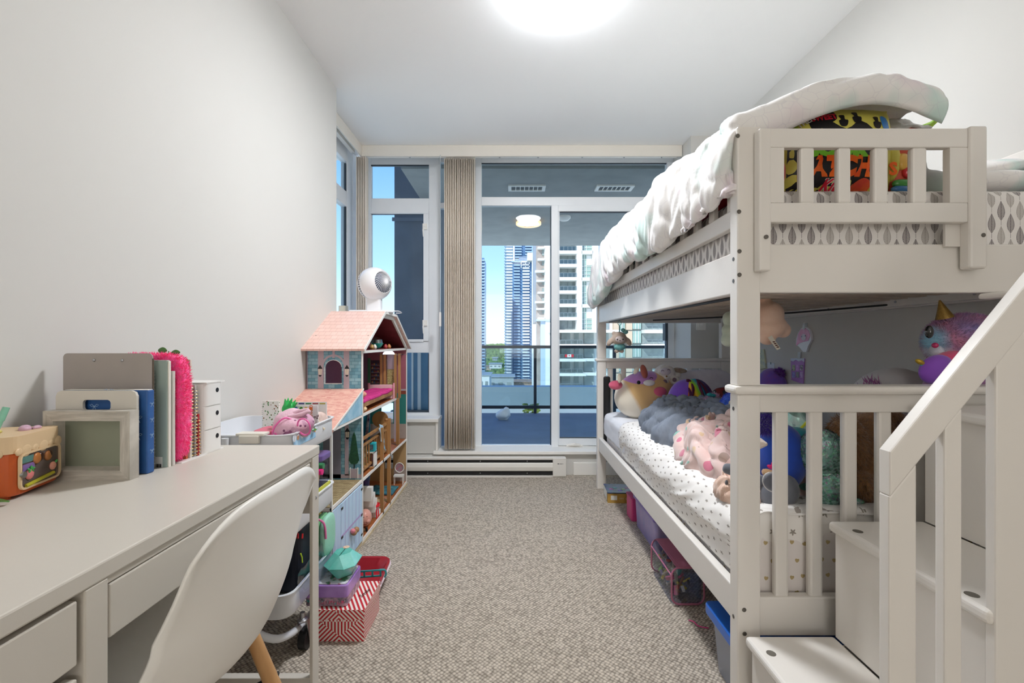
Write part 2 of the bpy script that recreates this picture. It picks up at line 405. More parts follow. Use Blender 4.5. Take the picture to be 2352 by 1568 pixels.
# valance boards hiding the blind rails
VAL = mat('cream_valance', 'f0eadf', .6, var=.03, vscale=4)
b_ = thing('blind_valance', 'cream boxed valance running round the window corner under the ceiling', 'valance', (.1, 3.52, 2.48))
build('front_board', MB().box(-1.162, 1.317, 3.52, 3.535, 2.478, CEIL), VAL, b_, bevel=.003)
build('side_board', MB().box(-1.175, -1.162, 2.74, 3.535, 2.478, CEIL), VAL, b_, bevel=.003)
build('rail', MB().box(-1.14, 1.30, 3.56, 3.60, 2.495, 2.52).box(-1.24, -1.21, 2.76, 3.5, 2.495, 2.52), WHITE, b_)
for u in (942, 1148, 1236, 1337, 1433, 1519):
    build('clip', MB().ell((X(u, 3.55), 3.545, 2.477), (.006, .006, .005), seg=8), METAL, b_, smooth=2)
# vertical blinds, vanes drawn together in stacks
def vane_fn(nt):
    x, y, z = coords(nt)
    n = nz(nt, 30, 2, sc3=(1, 1, .05))
    return mixc(nt, ((n-.3)*2.5).max(0).min(1), lin('efe6da'), lin('d4c8ba'))
VANE = mat('blind_vane', 'd9cdbf', .8, fn=vane_fn)
VANED = mat('blind_vane_edge', 'a89a8c', .8, var=.15)
bl = thing('vertical_blind', 'beige vertical blind drawn into a stack left of the sliding door', 'blind', (X(1057, 3.58), 3.58, .2))
build('head_clip', MB().box(X(1024, 3.58), X(1092, 3.58), 3.565, 3.595, 2.47, 2.5), WHITE, bl)
x0, x1 = X(1022, 3.58), X(1093, 3.58)
nv = 17
for i in range(nv):
    x = x0+(x1-x0)*(i+.5)/nv; w_ = .0085; R.seed(i)
    tw = R.uniform(-.002, .002); a = R.uniform(-.5, .5)
    def f(s, t, x=x, tw=tw, a=a):
        zz = .205+2.27*t; c = math.sin(s*PI)*.010
        return (x-.0066+c+tw*(1-t)*2+ .0015*math.sin(t*3+a*5), 3.545+.085*s, zz)
    v_ = build('vane', MB().grid(f, 6, 6), VANE, bl, smooth=2, solid=.0012)
bl2 = thing('vertical_blind', 'narrow grey stack of vertical blind vanes in the window corner', 'blind', (X(830, 3.5), 3.5, .45))
for i in range(6):
    x = X(818, 3.5)+(X(842, 3.5)-X(818, 3.5))*(i+.5)/6
    def f(s, t, x=x): return (x-.006+.01*math.sin(s*PI), 3.50+.085*s, .47+2.0*t)
    build('vane', MB().grid(f, 6, 2), VANE, bl2, smooth=2, solid=.0012)
CHAIN = mat('bead_chain', 'b9bcc0', .5, var=.1)
build('cord', MB().tube([(X(1011, 3.5), 3.5, 2.48), (X(1011, 3.5), 3.5, .98+.2)], .0022, 6), CHAIN, bl)
build('cord_weight', MB().rbox(X(1008.5, 3.5), X(1013.5, 3.5), 3.49, 3.51, 1.16, 1.27, .004), WHITE, bl, bevel=.003)
build('bead_chain', MB().tube([(-1.20, 3.42, 2.48), (-1.20, 3.42, 1.3)], .0025, 6), CHAIN, bl2)
# light switch on the column
s_ = thing('light_switch', 'white rocker light switch on the wall column behind the bunk bed', 'light switch', (X(1610, 3.36), 3.36, 1.13))
build('plate', MB().box(X(1599, 3.36), X(1621, 3.36), 3.357, 3.365, Z(758, 3.36), Z(737, 3.36)), WHITE, s_, bevel=.002)
build('rocker', MB().box(X(1606, 3.36), X(1615, 3.36), 3.352, 3.358, Z(751, 3.36), Z(739, 3.36)), WHITE, s_, bevel=.001)
# baseboard heater
HX0, HX1 = -1.0, X(1300, 3.5)
hm = mat('heater_enamel', 'e9e6df', .4, var=.03, vscale=3)
ht = thing('baseboard_heater', 'long low white electric baseboard heater under the window sill', 'heater', (-.3, 3.5, 0))
build('housing', MB().box(HX0, HX1, 3.545, 3.569, .01, .152), hm, ht, bevel=.002)
build('top_plate', MB().box(HX0, HX1, 3.495, 3.555, .135, .152), hm, ht, bevel=.003)
build('front_panel', MB().prism([(3.50, .048), (3.493, .055), (3.489, .08), (3.493, .105), (3.50, .112), (3.508, .112), (3.508, .048)], 'x', HX0, HX1), hm, ht, bevel=.001)
build('grille', MB().box(HX0, X(1272, 3.5), 3.51, 3.548, .02, .13), DARK, ht)
build('end_cap', MB().box(X(1270, 3.49), HX1, 3.488, 3.56, .012, .150), hm, ht, bevel=.002)
build('foot_strip', MB().box(HX0, HX1, 3.50, 3.56, .0, .012), hm, ht)
build('maker_mark', disc(.004, face_cam(X(1282, 3.487), 3.4875, Z(1065, 3.487))), BLACKP, ht)
build('maker_name', textmb('stelpro', .011, face_cam(X(1289, 3.487), 3.4875, Z(1065, 3.487))), BLACKP, ht)
for i, u in enumerate((982, 1103, 1211)):
    for zz in (.122, .03): build('screw', MB().cyl((X(u, 3.5), 3.508, zz), (X(u, 3.5), 3.514, zz), .004, seg=8), METAL, ht)
# ceiling lamp: shallow dome
cl = thing('ceiling_light', 'round white dome ceiling light glowing at the top edge of the ceiling', 'ceiling light', (.2, 1.95, CEIL))
build('dome', MB().lathe([(.0, CEIL-.075), (.06, CEIL-.07), (.11, CEIL-.052), (.145, CEIL-.025), (.152, CEIL-.01)], (.2, 1.95, 0), 32), mat('lamp_dome', 'f4f8ff', .4, emit=48), cl, smooth=2)
build('base', MB().lathe([(.0, CEIL-.012), (.155, CEIL-.012), (.155, CEIL), (0, CEIL)], (.2, 1.95, 0), 32), WHITE, cl)
hk = solo('ceiling_hook', MB().tube([(X(2061, 1.98), 1.98, CEIL), (X(2061, 1.98), 1.98, CEIL-.012), (X(2066, 1.98), 1.98, CEIL-.016)], .005, 8), WHITE, 'tiny white hook stuck to the ceiling above the bunk bed', 'hook')

# ============================================================ BALCONY
CONC = mat('balcony_soffit_paint', 'a3a6a5', .9, var=.12, vscale=5, bump=.5, bscale=90)
CONCF = mat('balcony_floor_membrane', '6d7f94', .7, var=.15, vscale=3, bump=.2, bscale=60)
SOF = 2.50
struct('exterior_soffit', MB().box(-.936, 4.5, 3.83, 6.91, SOF, SOF+.5), CONC)
struct('exterior_storeys_sun_block', MB().box(-1.5, 4.5, -4.9, 3.83, CEIL+.12, 9).box(-5, -1.40, -4.9, 2.68, -3, 9), CONC)  # upper storeys, plus an unseen left mass added to block the sun
struct('exterior_balcony_floor', MB().box(-1.35, 4.5, 3.80, 6.46, -.25, .03), CONCF)
struct('exterior_fin_wall', MB().box(X(906, 4.75), X(1010, 4.75)+.02, 4.75, 5.0, -3, 9).box(X(906, 4.75)-.02, X(1010, 4.75)+.02, 4.73, 4.75, Z(508, 4.75), Z(500, 4.75)), mat('slate_stucco', '7d8592', .8, var=.25, vscale=2.5, bump=.2, bscale=50))
FR_D = mat('black_aluminium', '23303c', .4, .2, var=.1)
BGL = glassmat('balcony_glass', 'e2ecee', .06)
rl = thing('balcony_railing', 'dark metal balcony railing with clear glass panels', 'railing', (.6, 6.5, .03))
RY = 6.45
build('top_rail', MB().box(-1.3, 4.4, RY-.03, RY+.03, Z(800, RY), Z(793, RY)), FR_D, rl, bevel=.004)
build('bottom_rail', MB().box(-1.3, 4.4, RY-.02, RY+.02, Z(938, RY), Z(931, RY)), FR_D, rl, bevel=.003)
xs = [X(1229+182*k, RY) for k in range(-1, 4)]
for x in xs: build('post', MB().box(x-.02, x+.02, RY-.025, RY+.025, .03, Z(797, RY)), FR_D, rl)
for a, b2 in zip(xs[:-1], xs[1:]): build('glass_panel', MB().box(a+.022, b2-.022, RY-.004, RY+.004, Z(931, RY), Z(800, RY)), BGL, rl)
scn = thing('privacy_screen', 'white framed tinted glass balcony screen seen in the low window', 'screen', (-1.1, 4.6, 0))
build('screen_post', MB().box(X(946, 4.6), X(950, 4.6), 4.58, 4.62, -.1, Z(812, 4.6)+.05), WHITE, scn)
build('screen_post', MB().box(X(960, 4.6), X(967, 4.6), 4.58, 4.62, -.1, Z(812, 4.6)+.05), WHITE, scn)
build('tinted_pane', MB().box(X(930, 4.6), X(990, 4.6), 4.60, 4.605, .35, 1.0), mat('tinted_blue_glass', '7fa4bf', .1, var=.2, vscale=3), scn)
build('bottom_rail', MB().box(X(900, 4.55), X(995, 4.55), 4.5, 4.57, .25, .36), FR_D, scn)
# soffit vents and lamp
for u, v, L in ((1210, 430, 'small white soffit vent above the balcony, the left one'), (1411, 430, 'small white soffit vent above the balcony, nearer the bunk bed')):
    d = (SOF-H)*F/(V0-v); x = X(u, d); wd = .175
    vt = thing('soffit_vent', L, 'vent', (x, d, SOF), 'balcony soffit vents')
    m = MB(); m.box(x-wd, x+wd, d-.075, d-.055, SOF-.015, SOF); m.box(x-wd, x+wd, d+.055, d+.075, SOF-.015, SOF); m.box(x-wd, x-wd+.03, d-.055, d+.055, SOF-.015, SOF); m.box(x+wd-.03, x+wd, d-.055, d+.055, SOF-.015, SOF)
    build('frame', m, WHITE, vt)
    build('dark_opening', MB().box(x-wd+.03, x+wd-.03, d-.055, d+.055, SOF-.004, SOF), mat('vent_dark', '6f7679', .8, var=.1), vt)
    for k in range(6): xx = x-wd+.03+(2*wd-.06)*(k+1)/7; build('bar', MB().box(xx-.003, xx+.003, d-.055, d+.055, SOF-.014, SOF-.004), WHITE, vt)
d = (SOF-H)*F/(V0-507); x = X(1214, d)
bl_ = thing('balcony_lamp', 'round flat balcony ceiling lamp glowing warm orange', 'ceiling light', (x, d, SOF))
build('disc', MB().lathe([(0, SOF-.055), (.14, SOF-.053), (.152, SOF-.045), (.152, SOF-.02), (.13, SOF-.012), (.12, SOF)], (x, d, 0), 36), mat('warm_lamp', 'ffcf9c', .4, emit=1.0), bl_, smooth=True)
build('ring', MB().tube([(x+.068*math.cos(k*PI/16), d+.068*math.sin(k*PI/16), SOF-.056) for k in range(32)], .0035, 6, True), mat('lamp_ring', 'd9a36f', .4, var=.1), bl_)
lamp('balcony_lamp_light', (x, d, SOF-.058), 2.0, .1, (1, .62, .3))
solo('smoke_detector', MB().lathe([(0, SOF-.05), (.05, SOF-.045), (.075, SOF-.02), (.075, SOF)], (X(1296, 5.3), 5.3, 0), 20), WHITE, 'round pale detector on the balcony soffit beside the door mullion', 'detector', smooth=True)
solo('white_rag', MB().ell((X(1157, 5.9), 5.9, .11), (.09, .07, .08), ns=.05, nf=14), WHITE, 'crumpled small white cloth on the balcony floor', 'cloth', smooth=2)
struct('exterior_parapet', MB().box(-4.0, 8, 9.0, 9.3, -.6, Z(888, 9.0)), mat('parapet_concrete', 'c9d2d4', .8, var=.06, vscale=1.2))
sh = MB(); R.seed(3)
for k in range(60):
    c = (X(1220, 8.6)+R.uniform(-.14, .14), 8.6+R.uniform(-.1, .1), -.27+R.uniform(-.12, .12)); sh.ell(c, (.05, .03, .02), rz=R.uniform(0, 3), rx=R.uniform(0, 3), seg=6)
solo('shrub', sh, mat('yellow_green_leaf', '8a9c3f', .6, var=.3, vscale=20), 'bright yellow green shrub glimpsed under the balcony railing', 'shrub')

# ============================================================ CITY
struct('exterior_ground', MB().box(-600, 900, 180, 3500, -66, -62), mat('city_ground', '7f8b7a', .9, col2='56684f', vscale=.01, var=.5))
CW = mat('city_white', 'eceae6', .8, var=.05, vscale=.2)
CSH = mat('city_shaded_white', 'b9c8d6', .8, var=.05, vscale=.2)  # white walls with the bluish shadow put into their colour
CWIN = mat('city_window_grey', '7d8583', .25, col2='a2aaa6', var=.3, vscale=.5)
CWINB = mat('city_window_brown', '94857c', .3, col2='b2a59c', var=.3, vscale=.4)
CBEI = mat('city_beige', 'cdb49a', .8, var=.06, vscale=.3)
CGRE = mat('city_green_glass', '9db3aa', .25, var=.15, vscale=.4)
RAILG = glassmat('city_rail_glass', 'c9d4d4', .12)
RAILM = mat('city_rail_metal', '80888a', .5, var=.1)
D0 = 100
wb = thing('apartment_building', 'large white apartment building with stacked balconies across from the window', 'building', (X(1380, D0), D0, -62))
def bb(name, u0, u1, v0, v1, y0, y1, m, d=D0, parent=wb):
    return build(name, MB().box(X(u0, d), X(u1, d), y0, y1, Z(v1, d), Z(v0, d)), m, parent)
bb('wall', 1252, 1750, 60, 1480, 102.4, 125, CW)
bb('wing_wall', 1233, 1254, 280, 736, 103, 120, CWINB)
bb('pier', 1253, 1284, 280, 1480, 100, 103, CW)
for v in (563, 590, 618, 640, 668, 690, 706, 728):
    bb('ledge', 1230+(v % 3)*3, 1252, v, v+4, 101.5, 103.2, CW)
for k, v in enumerate(range(566, 730, 23)):
    bb('window', 1247, 1252, v, v+15, 102.8, 103.1, CWIN)
bb('ledge', 1232, 1284, 733, 737, 99.5, 103, CSH)
bb('low_wing', 1242, 1284, 737, 1480, 100.5, 103, CSH)
bb('low_window_strip', 1233, 1243, 737, 1000, 101.5, 103, CWINB)
bb('ledge', 1258, 1284, 760, 764, 99, 101, CW)
# balconies bay, upper storeys
FH = 30.4
for k in range(-7, 6):
    v = 576+FH*k
    bb('recess_glass', 1284, 1324, v+7, v+FH, 102.2, 102.45, CWIN)
    bb('balcony_slab', 1283, 1325, v, v+7.2, 99.6, 102.3, CW)
    build('railing', MB().box(X(1284, D0), X(1323, D0), 99.65, 99.72, Z(v, D0), Z(v-9.5, D0)), RAILG, wb)
    rm = MB()
    for uu in (1285, 1294, 1303.5, 1313, 1322.5): rm.box(X(uu, D0), X(uu+.9, D0), 99.6, 99.65, Z(v, D0), Z(v-10, D0))
    rm.box(X(1284, D0), X(1323.5, D0), 99.6, 99.65, Z(v-9.3, D0), Z(v-10.2, D0)); build('railing_frame', rm, RAILM, wb)
    for uu in (1306, 1318): bb('mullion', uu, uu+1, v+7, v+FH-3, 102.1, 102.25, RAILM)
bb('pier', 1324, 1337, 60, 758, 99.8, 102.5, CW)
for k in range(-3, 3):
    v = 583+61.5*k
    bb('window', 1337, 1361, v, v+53, 101.2, 101.6, CGRE)
    for uu in (1343, 1348.5): bb('mullion', uu, uu+.9, v, v+53, 101.0, 101.2, CW)
    for vv in (v+10, v+26, v+36, v+45): bb('mullion', 1337, 1361, vv, vv+.8, 101.0, 101.2, CW)
    bb('curtain', 1350, 1360.5, v+1, v+24, 101.1, 101.25, CW)
    bb('spandrel', 1336, 1362, v-7.5, v, 99.8, 102, CW)
bb('pier', 1361, 1374, 60, 758, 99.8, 102.5, CW)
bb('big_ledge', 1270, 1420, 758, 764, 97, 102.5, CW)
# lower storeys
for k in range(0, 5):
    v = 790+32.5*k
    bb('balcony_slab', 1276, 1342, v, v+6.5, 97.5, 102.3, CW)
    bb('recess_glass', 1291, 1312, v-26, v-1, 101.8, 102.4, CWIN); bb('recess_glass', 1322, 1332, v-26, v-1, 101.8, 102.4, CWIN)
    bb('recess_glass', 1344, 1366, v-26, v-1, 101.2, 102.4, CWIN)
    bb('balcony_slab', 1343, 1368, v, v+6.5, 99, 102.3, CW)
    build('railing', MB().box(X(1283, D0), X(1334, D0), 97.5, 97.58, Z(v, D0), Z(v-9.5, D0)), RAILG, wb)
    rm = MB()
    for uu in (1283, 1296, 1309, 1322, 1334): rm.box(X(uu, D0), X(uu+.8, D0), 97.4, 97.5, Z(v, D0), Z(v-10, D0))
    rm.box(X(1283, D0), X(1335, D0), 97.4, 97.5, Z(v-9.2, D0), Z(v-10, D0)); build('railing_frame', rm, RAILM, wb)
# right-hand section visible under the upper bunk
for k in range(-2, 5):
    v = 757+32.5*k
    bb('beige_panel', 1412, 1425, v-28, v+1, 101.3, 102.4, CBEI); bb('beige_panel', 1441, 1455, v-30, v, 101.0, 102.4, CBEI)
    bb('window', 1425, 1440, v-30, v-1, 101.6, 102.4, CGRE); bb('window', 1456, 1477, v-30, v-2, 101.4, 102.4, CGRE)
    for uu in (1432, 1463, 1470): bb('mullion', uu, uu+.9, v-30, v-2, 101.2, 101.6, CW)
    bb('recess_glass', 1480, 1530, v-24, v-1, 101.8, 102.4, CWIN); bb('balcony_slab', 1478, 1536, v, v+8, 99, 102.4, CW)
    bb('recess_glass', 1387, 1402, v-24, v-1, 101.8, 102.4, CWIN)
    rm = MB()
    for uu in (1480, 1494, 1508, 1522, 1533): rm.box(X(uu, D0), X(uu+.8, D0), 98.9, 99, Z(v, D0), Z(v-10, D0))
    rm.box(X(1480, D0), X(1534, D0), 98.9, 99, Z(v-9.2, D0), Z(v-10, D0)); build('railing_frame', rm, RAILM, wb)
fl = thing('flag', 'red and white maple leaf flag hung on a balcony railing opposite', 'flag', (X(1310, 97), 97.2, Z(820, 97)))
RED = mat('flag_red', 'd8363c', .7, var=.05)
for a, b2, mm in ((1297.5, 1303, RED), (1303, 1312, CW), (1312, 1317.5, RED)):
    build('cloth_stripe', MB().box(X(a, 97.3), X(b2, 97.3), 97.25, 97.3, Z(820, 97.3), Z(813.5, 97.3)), mm, fl)
build('leaf', poly([(0, .3), (.08, .12), (.25, .14), (.14, -.05), (.16, -.15), (0, -.12), (-.16, -.15), (-.14, -.05), (-.25, .14), (-.08, .12)], face_cam(X(1307.5, 97.2), 97.24, Z(816.8, 97.2), .75), .01), RED, fl)
# far towers
def tower(label, u0, u1, v0, d, glass, slab, bays, fh=6.75, vend=900):
    t = thing('tower', label, 'building', (X((u0+u1)/2, d), d, -62))
    build('body', MB().box(X(u0, d), X(u1, d), d, d+30, -62, Z(v0, d)), glass, t)
    for (a, b2, mm, pr) in bays:
        s = MB(); v = v0+fh
        while v < vend:
            s.box(X(a, d), X(b2, d), d-pr, d+.5, Z(v+1.5, d), Z(v, d))
            s.box(X(a, d), X(b2, d), d-pr, d-pr+.2, Z(v, d), Z(v-1.6, d))
            v += fh
        build('balcony_slabs', s, mm, t, kind='stuff')
    return t
TB = mat('tower_blue_glass', '6f93b4', .2, col2='466a92', var=.4, vscale=.12)
TW = mat('tower_white_glass', 'b9cad6', .3, col2='8ba6bd', var=.3, vscale=.15)
TD = mat('tower_dark_glass', '3f5f86', .2, col2='6d8cae', var=.3, vscale=.1)
SLW = mat('tower_slab', 'eef2f5', .7, var=.05); SLB = mat('tower_slab_blue', 'a9c0d6', .7, var=.1)
t_ = tower('tallest slim white tower in the distance, its top hidden by the soffit', 1160, 1183, 430, 470, TW, SLW, [(1158, 1161, SLB, 2), (1163, 1177, SLW, 3)])
build('white_strip', MB().box(X(1178, 470), X(1182, 470), 468.5, 470, -62, Z(430, 470)), SLW, t_)
tower('dark blue tower rising behind the grey roofed tower', 1183, 1221, 430, 560, TD, SLB, [(1182, 1198, SLB, 3), (1206, 1222, SLB, 3)], fh=6.2, vend=610)
t_ = tower('blue glass tower with a grey penthouse roof and white balconies', 1177, 1234, 603, 430, TB, SLW, [(1180, 1194, SLB, 3), (1200, 1216, SLW, 4), (1224, 1229, SLB, 1)], fh=6.85)
build('penthouse', MB().prism([(X(1192, 430), Z(603, 430)), (X(1192, 430), Z(589, 430)), (X(1213, 430), Z(587, 430)), (X(1234, 430), Z(603, 430))], 'y', 430, 450), mat('penthouse_grey', '8292a6', .6, var=.1), t_)
build('roof_slab', MB().box(X(1175, 430), X(1234, 430), 427, 432, Z(603, 430), Z(600, 430)), SLB, t_)
build('crown_frame', MB().box(X(1196, 430), X(1216, 430), 426, 428, Z(603.5, 430), Z(601, 430)).box(X(1196, 430), X(1197.5, 430), 426, 428, Z(617, 430), Z(602, 430)).box(X(1206, 430), X(1207, 430), 426, 428, Z(617, 430), Z(602, 430)).box(X(1214.5, 430), X(1216, 430), 426, 428, Z(617, 430), Z(602, 430)).box(X(1196, 430), X(1216, 430), 426, 428, Z(611, 430), Z(610, 430)), SLW, t_)
build('white_window', MB().box(X(1218, 430), X(1219.5, 430), 429.7, 430, -40, Z(622, 430)), SLB, t_)
tower('dark blue tower at the left edge of the sliding glass', 1085, 1112, 592, 380, TD, SLB, [(1103, 1114, SLB, 3)], fh=7)
solo('roof_block', MB().box(X(1211, 300), X(1240, 300), 300, 306, Z(598, 300), Z(580, 300)).box(X(1222, 300), X(1240, 300), 300.5, 306, -62, Z(598, 300)), CW, 'bright white roof block between the grey roofed tower and the near building', 'building')
# low buildings, houses, woods
def low(u0, u1, v0, v1, d, m, label, roofm=None, ww=0):
    t = thing('low_building', label, 'building', (X((u0+u1)/2, d), d, Z(v1, d)))
    build('walls', MB().box(X(u0, d), X(u1, d), d, d+25, Z(v1, d), Z(v0, d)), m, t)
    build('roof', MB().box(X(u0, d)-1, X(u1, d)+1, d-1, d+26, Z(v0, d), Z(v0-1.2, d)), roofm or m, t)
    for k in range(ww):
        a = u0+(u1-u0)*(k+.2)/ww; build('window', MB().box(X(a, d), X(a+(u1-u0)*.5/ww, d), d-.3, d, Z(v0+(v1-v0)*.6, d), Z(v0+(v1-v0)*.35, d)), CWIN, t)
LG = mat('low_grey', 'b3b9bb', .8, var=.08, vscale=.1); LB = mat('low_brown', 'b59a86', .8, var=.1, vscale=.1)
low(1122, 1180, 866, 900, 300, LG, 'low grey flat roofed building beyond the balcony parapet', None, 3)
low(1100, 1124, 862, 900, 262, CW, 'low white building with dark windows by the left tower', LG, 2)
low(1178, 1235, 878, 900, 335, LB, 'low brown roofed building at the foot of the blue tower', LB, 5)
low(1124, 1152, 836, 846, 520, CW, 'distant pale house among the trees', LG, 3)
low(1114, 1128, 842, 850, 560, CBEI, 'small distant beige house by the left tower', LB, 2)
low(1131, 1142, 822, 828, 700, LG, 'small far grey house higher up among the trees', LG, 2)
def hill_f(a, b):
    x = -500+1400*a; y = 560+2400*b
    return (x, y, -60+b**.6*44+8*fnoise((x*.01, y*.006, 0), 1, 3)-6)
struct('exterior_hill', MB().grid(hill_f, 60, 30), mat('far_wooded_hill', '5d7560', .95, col2='8397a0', vscale=.02, var=.4))
R.seed(11); fo = MB()
for k in range(1100):
    y = R.uniform(600, 2300); x = X(R.uniform(1095, 1190), y)
    g = -60 if y < 560 else -60+((y-560)/2400)**.6*44-4
    hh = R.uniform(9, 20); rr = hh*R.uniform(.25, .5)
    zt = Z(R.uniform(800, 858), y)
    fo.ell((x, y, g+hh*.5), (rr, rr, hh*.55), ns=1.8, nf=.3, seg=7)
solo('woods', fo, mat('woods_foliage', '5f7d4c', .9, col2='8a9c58', vscale=.06, var=.4), 'green wooded slope with mixed trees below the distant towers', 'woods', kind='stuff')
# ============================================================ PRINTED FABRICS
def uvc(nt, s=1): x, y, z = coords(nt, 'UV', s); return x, y
def leaf_fn(nt):
    U, V = uvc(nt)
    u = U/.0262; col = u.floor(); fu = u.frac()-.5
    v = V/.070+col.mod(2)*.5+(col*.37).frac()*.0; fv = v.frac(); row = v.floor()
    t = ((fv-.2)/.78); tc_ = t.max(0).min(1)
    wdt = (tc_.pow(.8)*PI).sin()*.40
    ins = (fu.abs() < wdt)
    vein = ((((t*1.0)-(fu.abs()*.55))*13).frac()-.5).abs() < .17
    rib = fu.abs() < .035
    stem = (fu.abs() < .02)*(fv < .25)
    leaf = (ins*(1-vein)).max(ins*rib).max(stem).max(ins*(fu.abs() > wdt*.86))
    dark = ((col*.5+row*1.0).mod(2)) < .75
    dk = ((col*7.31+row*3.17).rnd()) < .42
    cc = mixc(nt, dk, lin('a09a95'), lin('5b5258'))
    return mixc(nt, leaf*.9, lin('eeebe8'), cc)
LEAFM = mat('leaf_print_sheet', 'eeebe8', .85, fn=leaf_fn, bump=.15, bscale=500)
def cellrot(nt, U, V, cw, ch, seed, size):
    u = U/cw; row = (V/ch).floor(); u = u+(row.mod(2)*.5); col = u.floor()
    jx = ((col*3.1+row*7.7+seed).rnd()-.5)*.25; jy = ((col*5.3+row*2.9+seed).rnd()-.5)*.25
    x = (u.frac()-.5+jx)*cw; y = ((V/ch).frac()-.5+jy)*ch
    a = ((col*1.7+row*4.3+seed).rnd()-.5)*1.2
    xr = x*a.cos()-y*a.sin(); yr = x*a.sin()+y*a.cos()
    return xr/size, yr/size
def star_mask(x, y):
    r = (x*x+y*y).sqrt(); th = y.atan2(x)
    tri = ((th/(2*PI/5)).frac()-.5).abs()*2
    return r < (tri*.62+.36)
def star_fn(nt):
    U, V = uvc(nt); x, y = cellrot(nt, U, V, .060, .052, 1, .0105)
    return mixc(nt, star_mask(x, y), lin('f3f0ec'), lin('9c958d'))
STARM = mat('star_print_cotton', 'f3f0ec', .85, fn=star_fn, bump=.12, bscale=600)
def heart_fn(nt):
    U, V = uvc(nt); x, y = cellrot(nt, U, V, .036, .046, 5, .0052)
    a = x*x+y*y-1; h = (a*a*a-(x*x*y*y*y)) < 0
    return mixc(nt, h, lin('e9e3e0'), lin('b8a478'))
HEARTM = mat('gold_heart_sheet', 'e9e3e0', .85, fn=heart_fn, bump=.12, bscale=600)
def pastel_fn(nt):
    n = nz(nt, 5, 2); n2 = nz(nt, 4.2, 2, out=0, sc3=(1, 1.7, 1)); v = nt.nodes.new('ShaderNodeTexVoronoi'); v.feature = 'DISTANCE_TO_EDGE'; v.inputs['Scale'].default_value = 26
    t = nt.nodes.new('ShaderNodeTexCoord'); nt.links.new(t.outputs['Object'], v.inputs['Vector'])
    e_ = E(nt, v.outputs['Distance']) < .02
    c = mixc(nt, ((n-.52)*8).max(0).min(1), lin('f0eeec'), lin('c9e0da'))
    c = mixc(nt, ((n2-.56)*8).max(0).min(1), c, lin('e9dde2'))
    return mixc(nt, e_*.18, c, lin('b9b4c6'))
DUVETM = mat('pastel_duvet', 'f0eeec', .8, fn=pastel_fn, bump=.1, bscale=300, sheen=.2)

def slab_uv(x0, x1, y0, y1, z0, z1, r=.03, amp=0, nf=6):
    """soft mattress: closed profile round x/z swept along y, uv in metres"""
    mb = MB(); n = 12
    def ring(): 
        pts = []
        for cx, cz, a0 in ((x1-r, z1-r, 0), (x0+r, z1-r, PI/2), (x0+r, z0+r, PI), (x1-r, z0+r, 1.5*PI)):
            for k in range(5): a = a0+PI/2*k/4; pts.append((cx+r*math.cos(a), cz+r*math.sin(a)))
        return pts
    return ring()
def mattress(name, x0, x1, y0, y1, z0, z1, m, parent, r=.035):
    # side faces with proper uv: build six grids
    mb = MB(); e = .0
    def rnd(p):
        # pull corners in for softness
        c = Vector((min(max(p[0], x0+r), x1-r), min(max(p[1], y0+r), y1-r), min(max(p[2], z0+r), z1-r)))
        d = Vector(p)-c
        return c+d.normalized()*r if d.length > 1e-6 else Vector(p)
    mb.grid(lambda a, b: (rnd((x0+(x1-x0)*a, y0, z0+(z1-z0)*b)), (x0+(x1-x0)*a, z0+(z1-z0)*b)), 40, 10)
    mb.grid(lambda a, b: (rnd((x0, y0+(y1-y0)*a, z0+(z1-z0)*b)), (y0+(y1-y0)*a, z0+(z1-z0)*b)), 60, 10)
    mb.grid(lambda a, b: (rnd((x1, y0+(y1-y0)*a, z0+(z1-z0)*b)), (y0+(y1-y0)*a, z0+(z1-z0)*b)), 10, 4)
    mb.grid(lambda a, b: (rnd((x0+(x1-x0)*a, y1, z0+(z1-z0)*b)), (x0+(x1-x0)*a, z0+(z1-z0)*b)), 20, 10)
    mb.grid(lambda a, b: (rnd((x0+(x1-x0)*a, y0+(y1-y0)*b, z1)), (x0+(x1-x0)*a, y0+(y1-y0)*b)), 40, 60)
    mb.grid(lambda a, b: (rnd((x0+(x1-x0)*a, y0+(y1-y0)*b, z0)), (x0+(x1-x0)*a, y0+(y1-y0)*b)), 10, 10)
    return build(name, mb, m, parent, smooth=True)

# ============================================================ BUNK BED
BX0, BX1, BY0, BY1 = .605, 1.545, 1.22, 3.265
bed = thing('bunk_bed', 'white wooden bunk bed with slatted ends and guard rails', 'bunk bed', (1.07, 2.24, 0))
PW, PD = .062, .045
def bpart(name, x0, x1, y0, y1, z0, z1, bev=.004, parent=bed, m=BEDW):
    return build(name, MB().box(x0, x1, y0, y1, z0, z1), m, parent, bevel=bev)
for y0 in (BY0, BY1-PD):
    for x0 in (BX0, BX1-PW):
        bpart('lower_post', x0, x0+PW, y0, y0+PD, 0, .903)
        bpart('upper_post', x0, x0+PW, y0, y0+PD, .926, 1.622)
for y0, yc in ((BY0, BY0-.012), (BY1-PD, BY1-PD-.008)):
    bpart('end_cap_rail', BX0-.012, BX1+.005, yc, y0+PD+.012, .903, .926, .009)
    bpart('end_top_rail', BX0+PW, BX1-PW, y0+.008, y0+.036, .853, .903)
    bpart('end_bottom_rail', BX0+PW, BX1-PW, y0+.008, y0+.036, .25, .355)
    k = 0
    x = .732-.0933 if y0 == BY0 else .70
    while x < BX1-PW:
        if x > BX0+PW+.02: bpart('end_slat', x-.0185, x+.0185, y0+.012, y0+.034, .35, .858, .007)
        x += .0933
# upper end rails
bpart('upper_end_rail', BX0+PW, BX1-PW, BY0+.004, BY0+.03, 1.176, 1.307)
bpart('upper_end_rail', BX0+PW, BX1-PW, BY1-.035, BY1-.01, 1.176, 1.307)
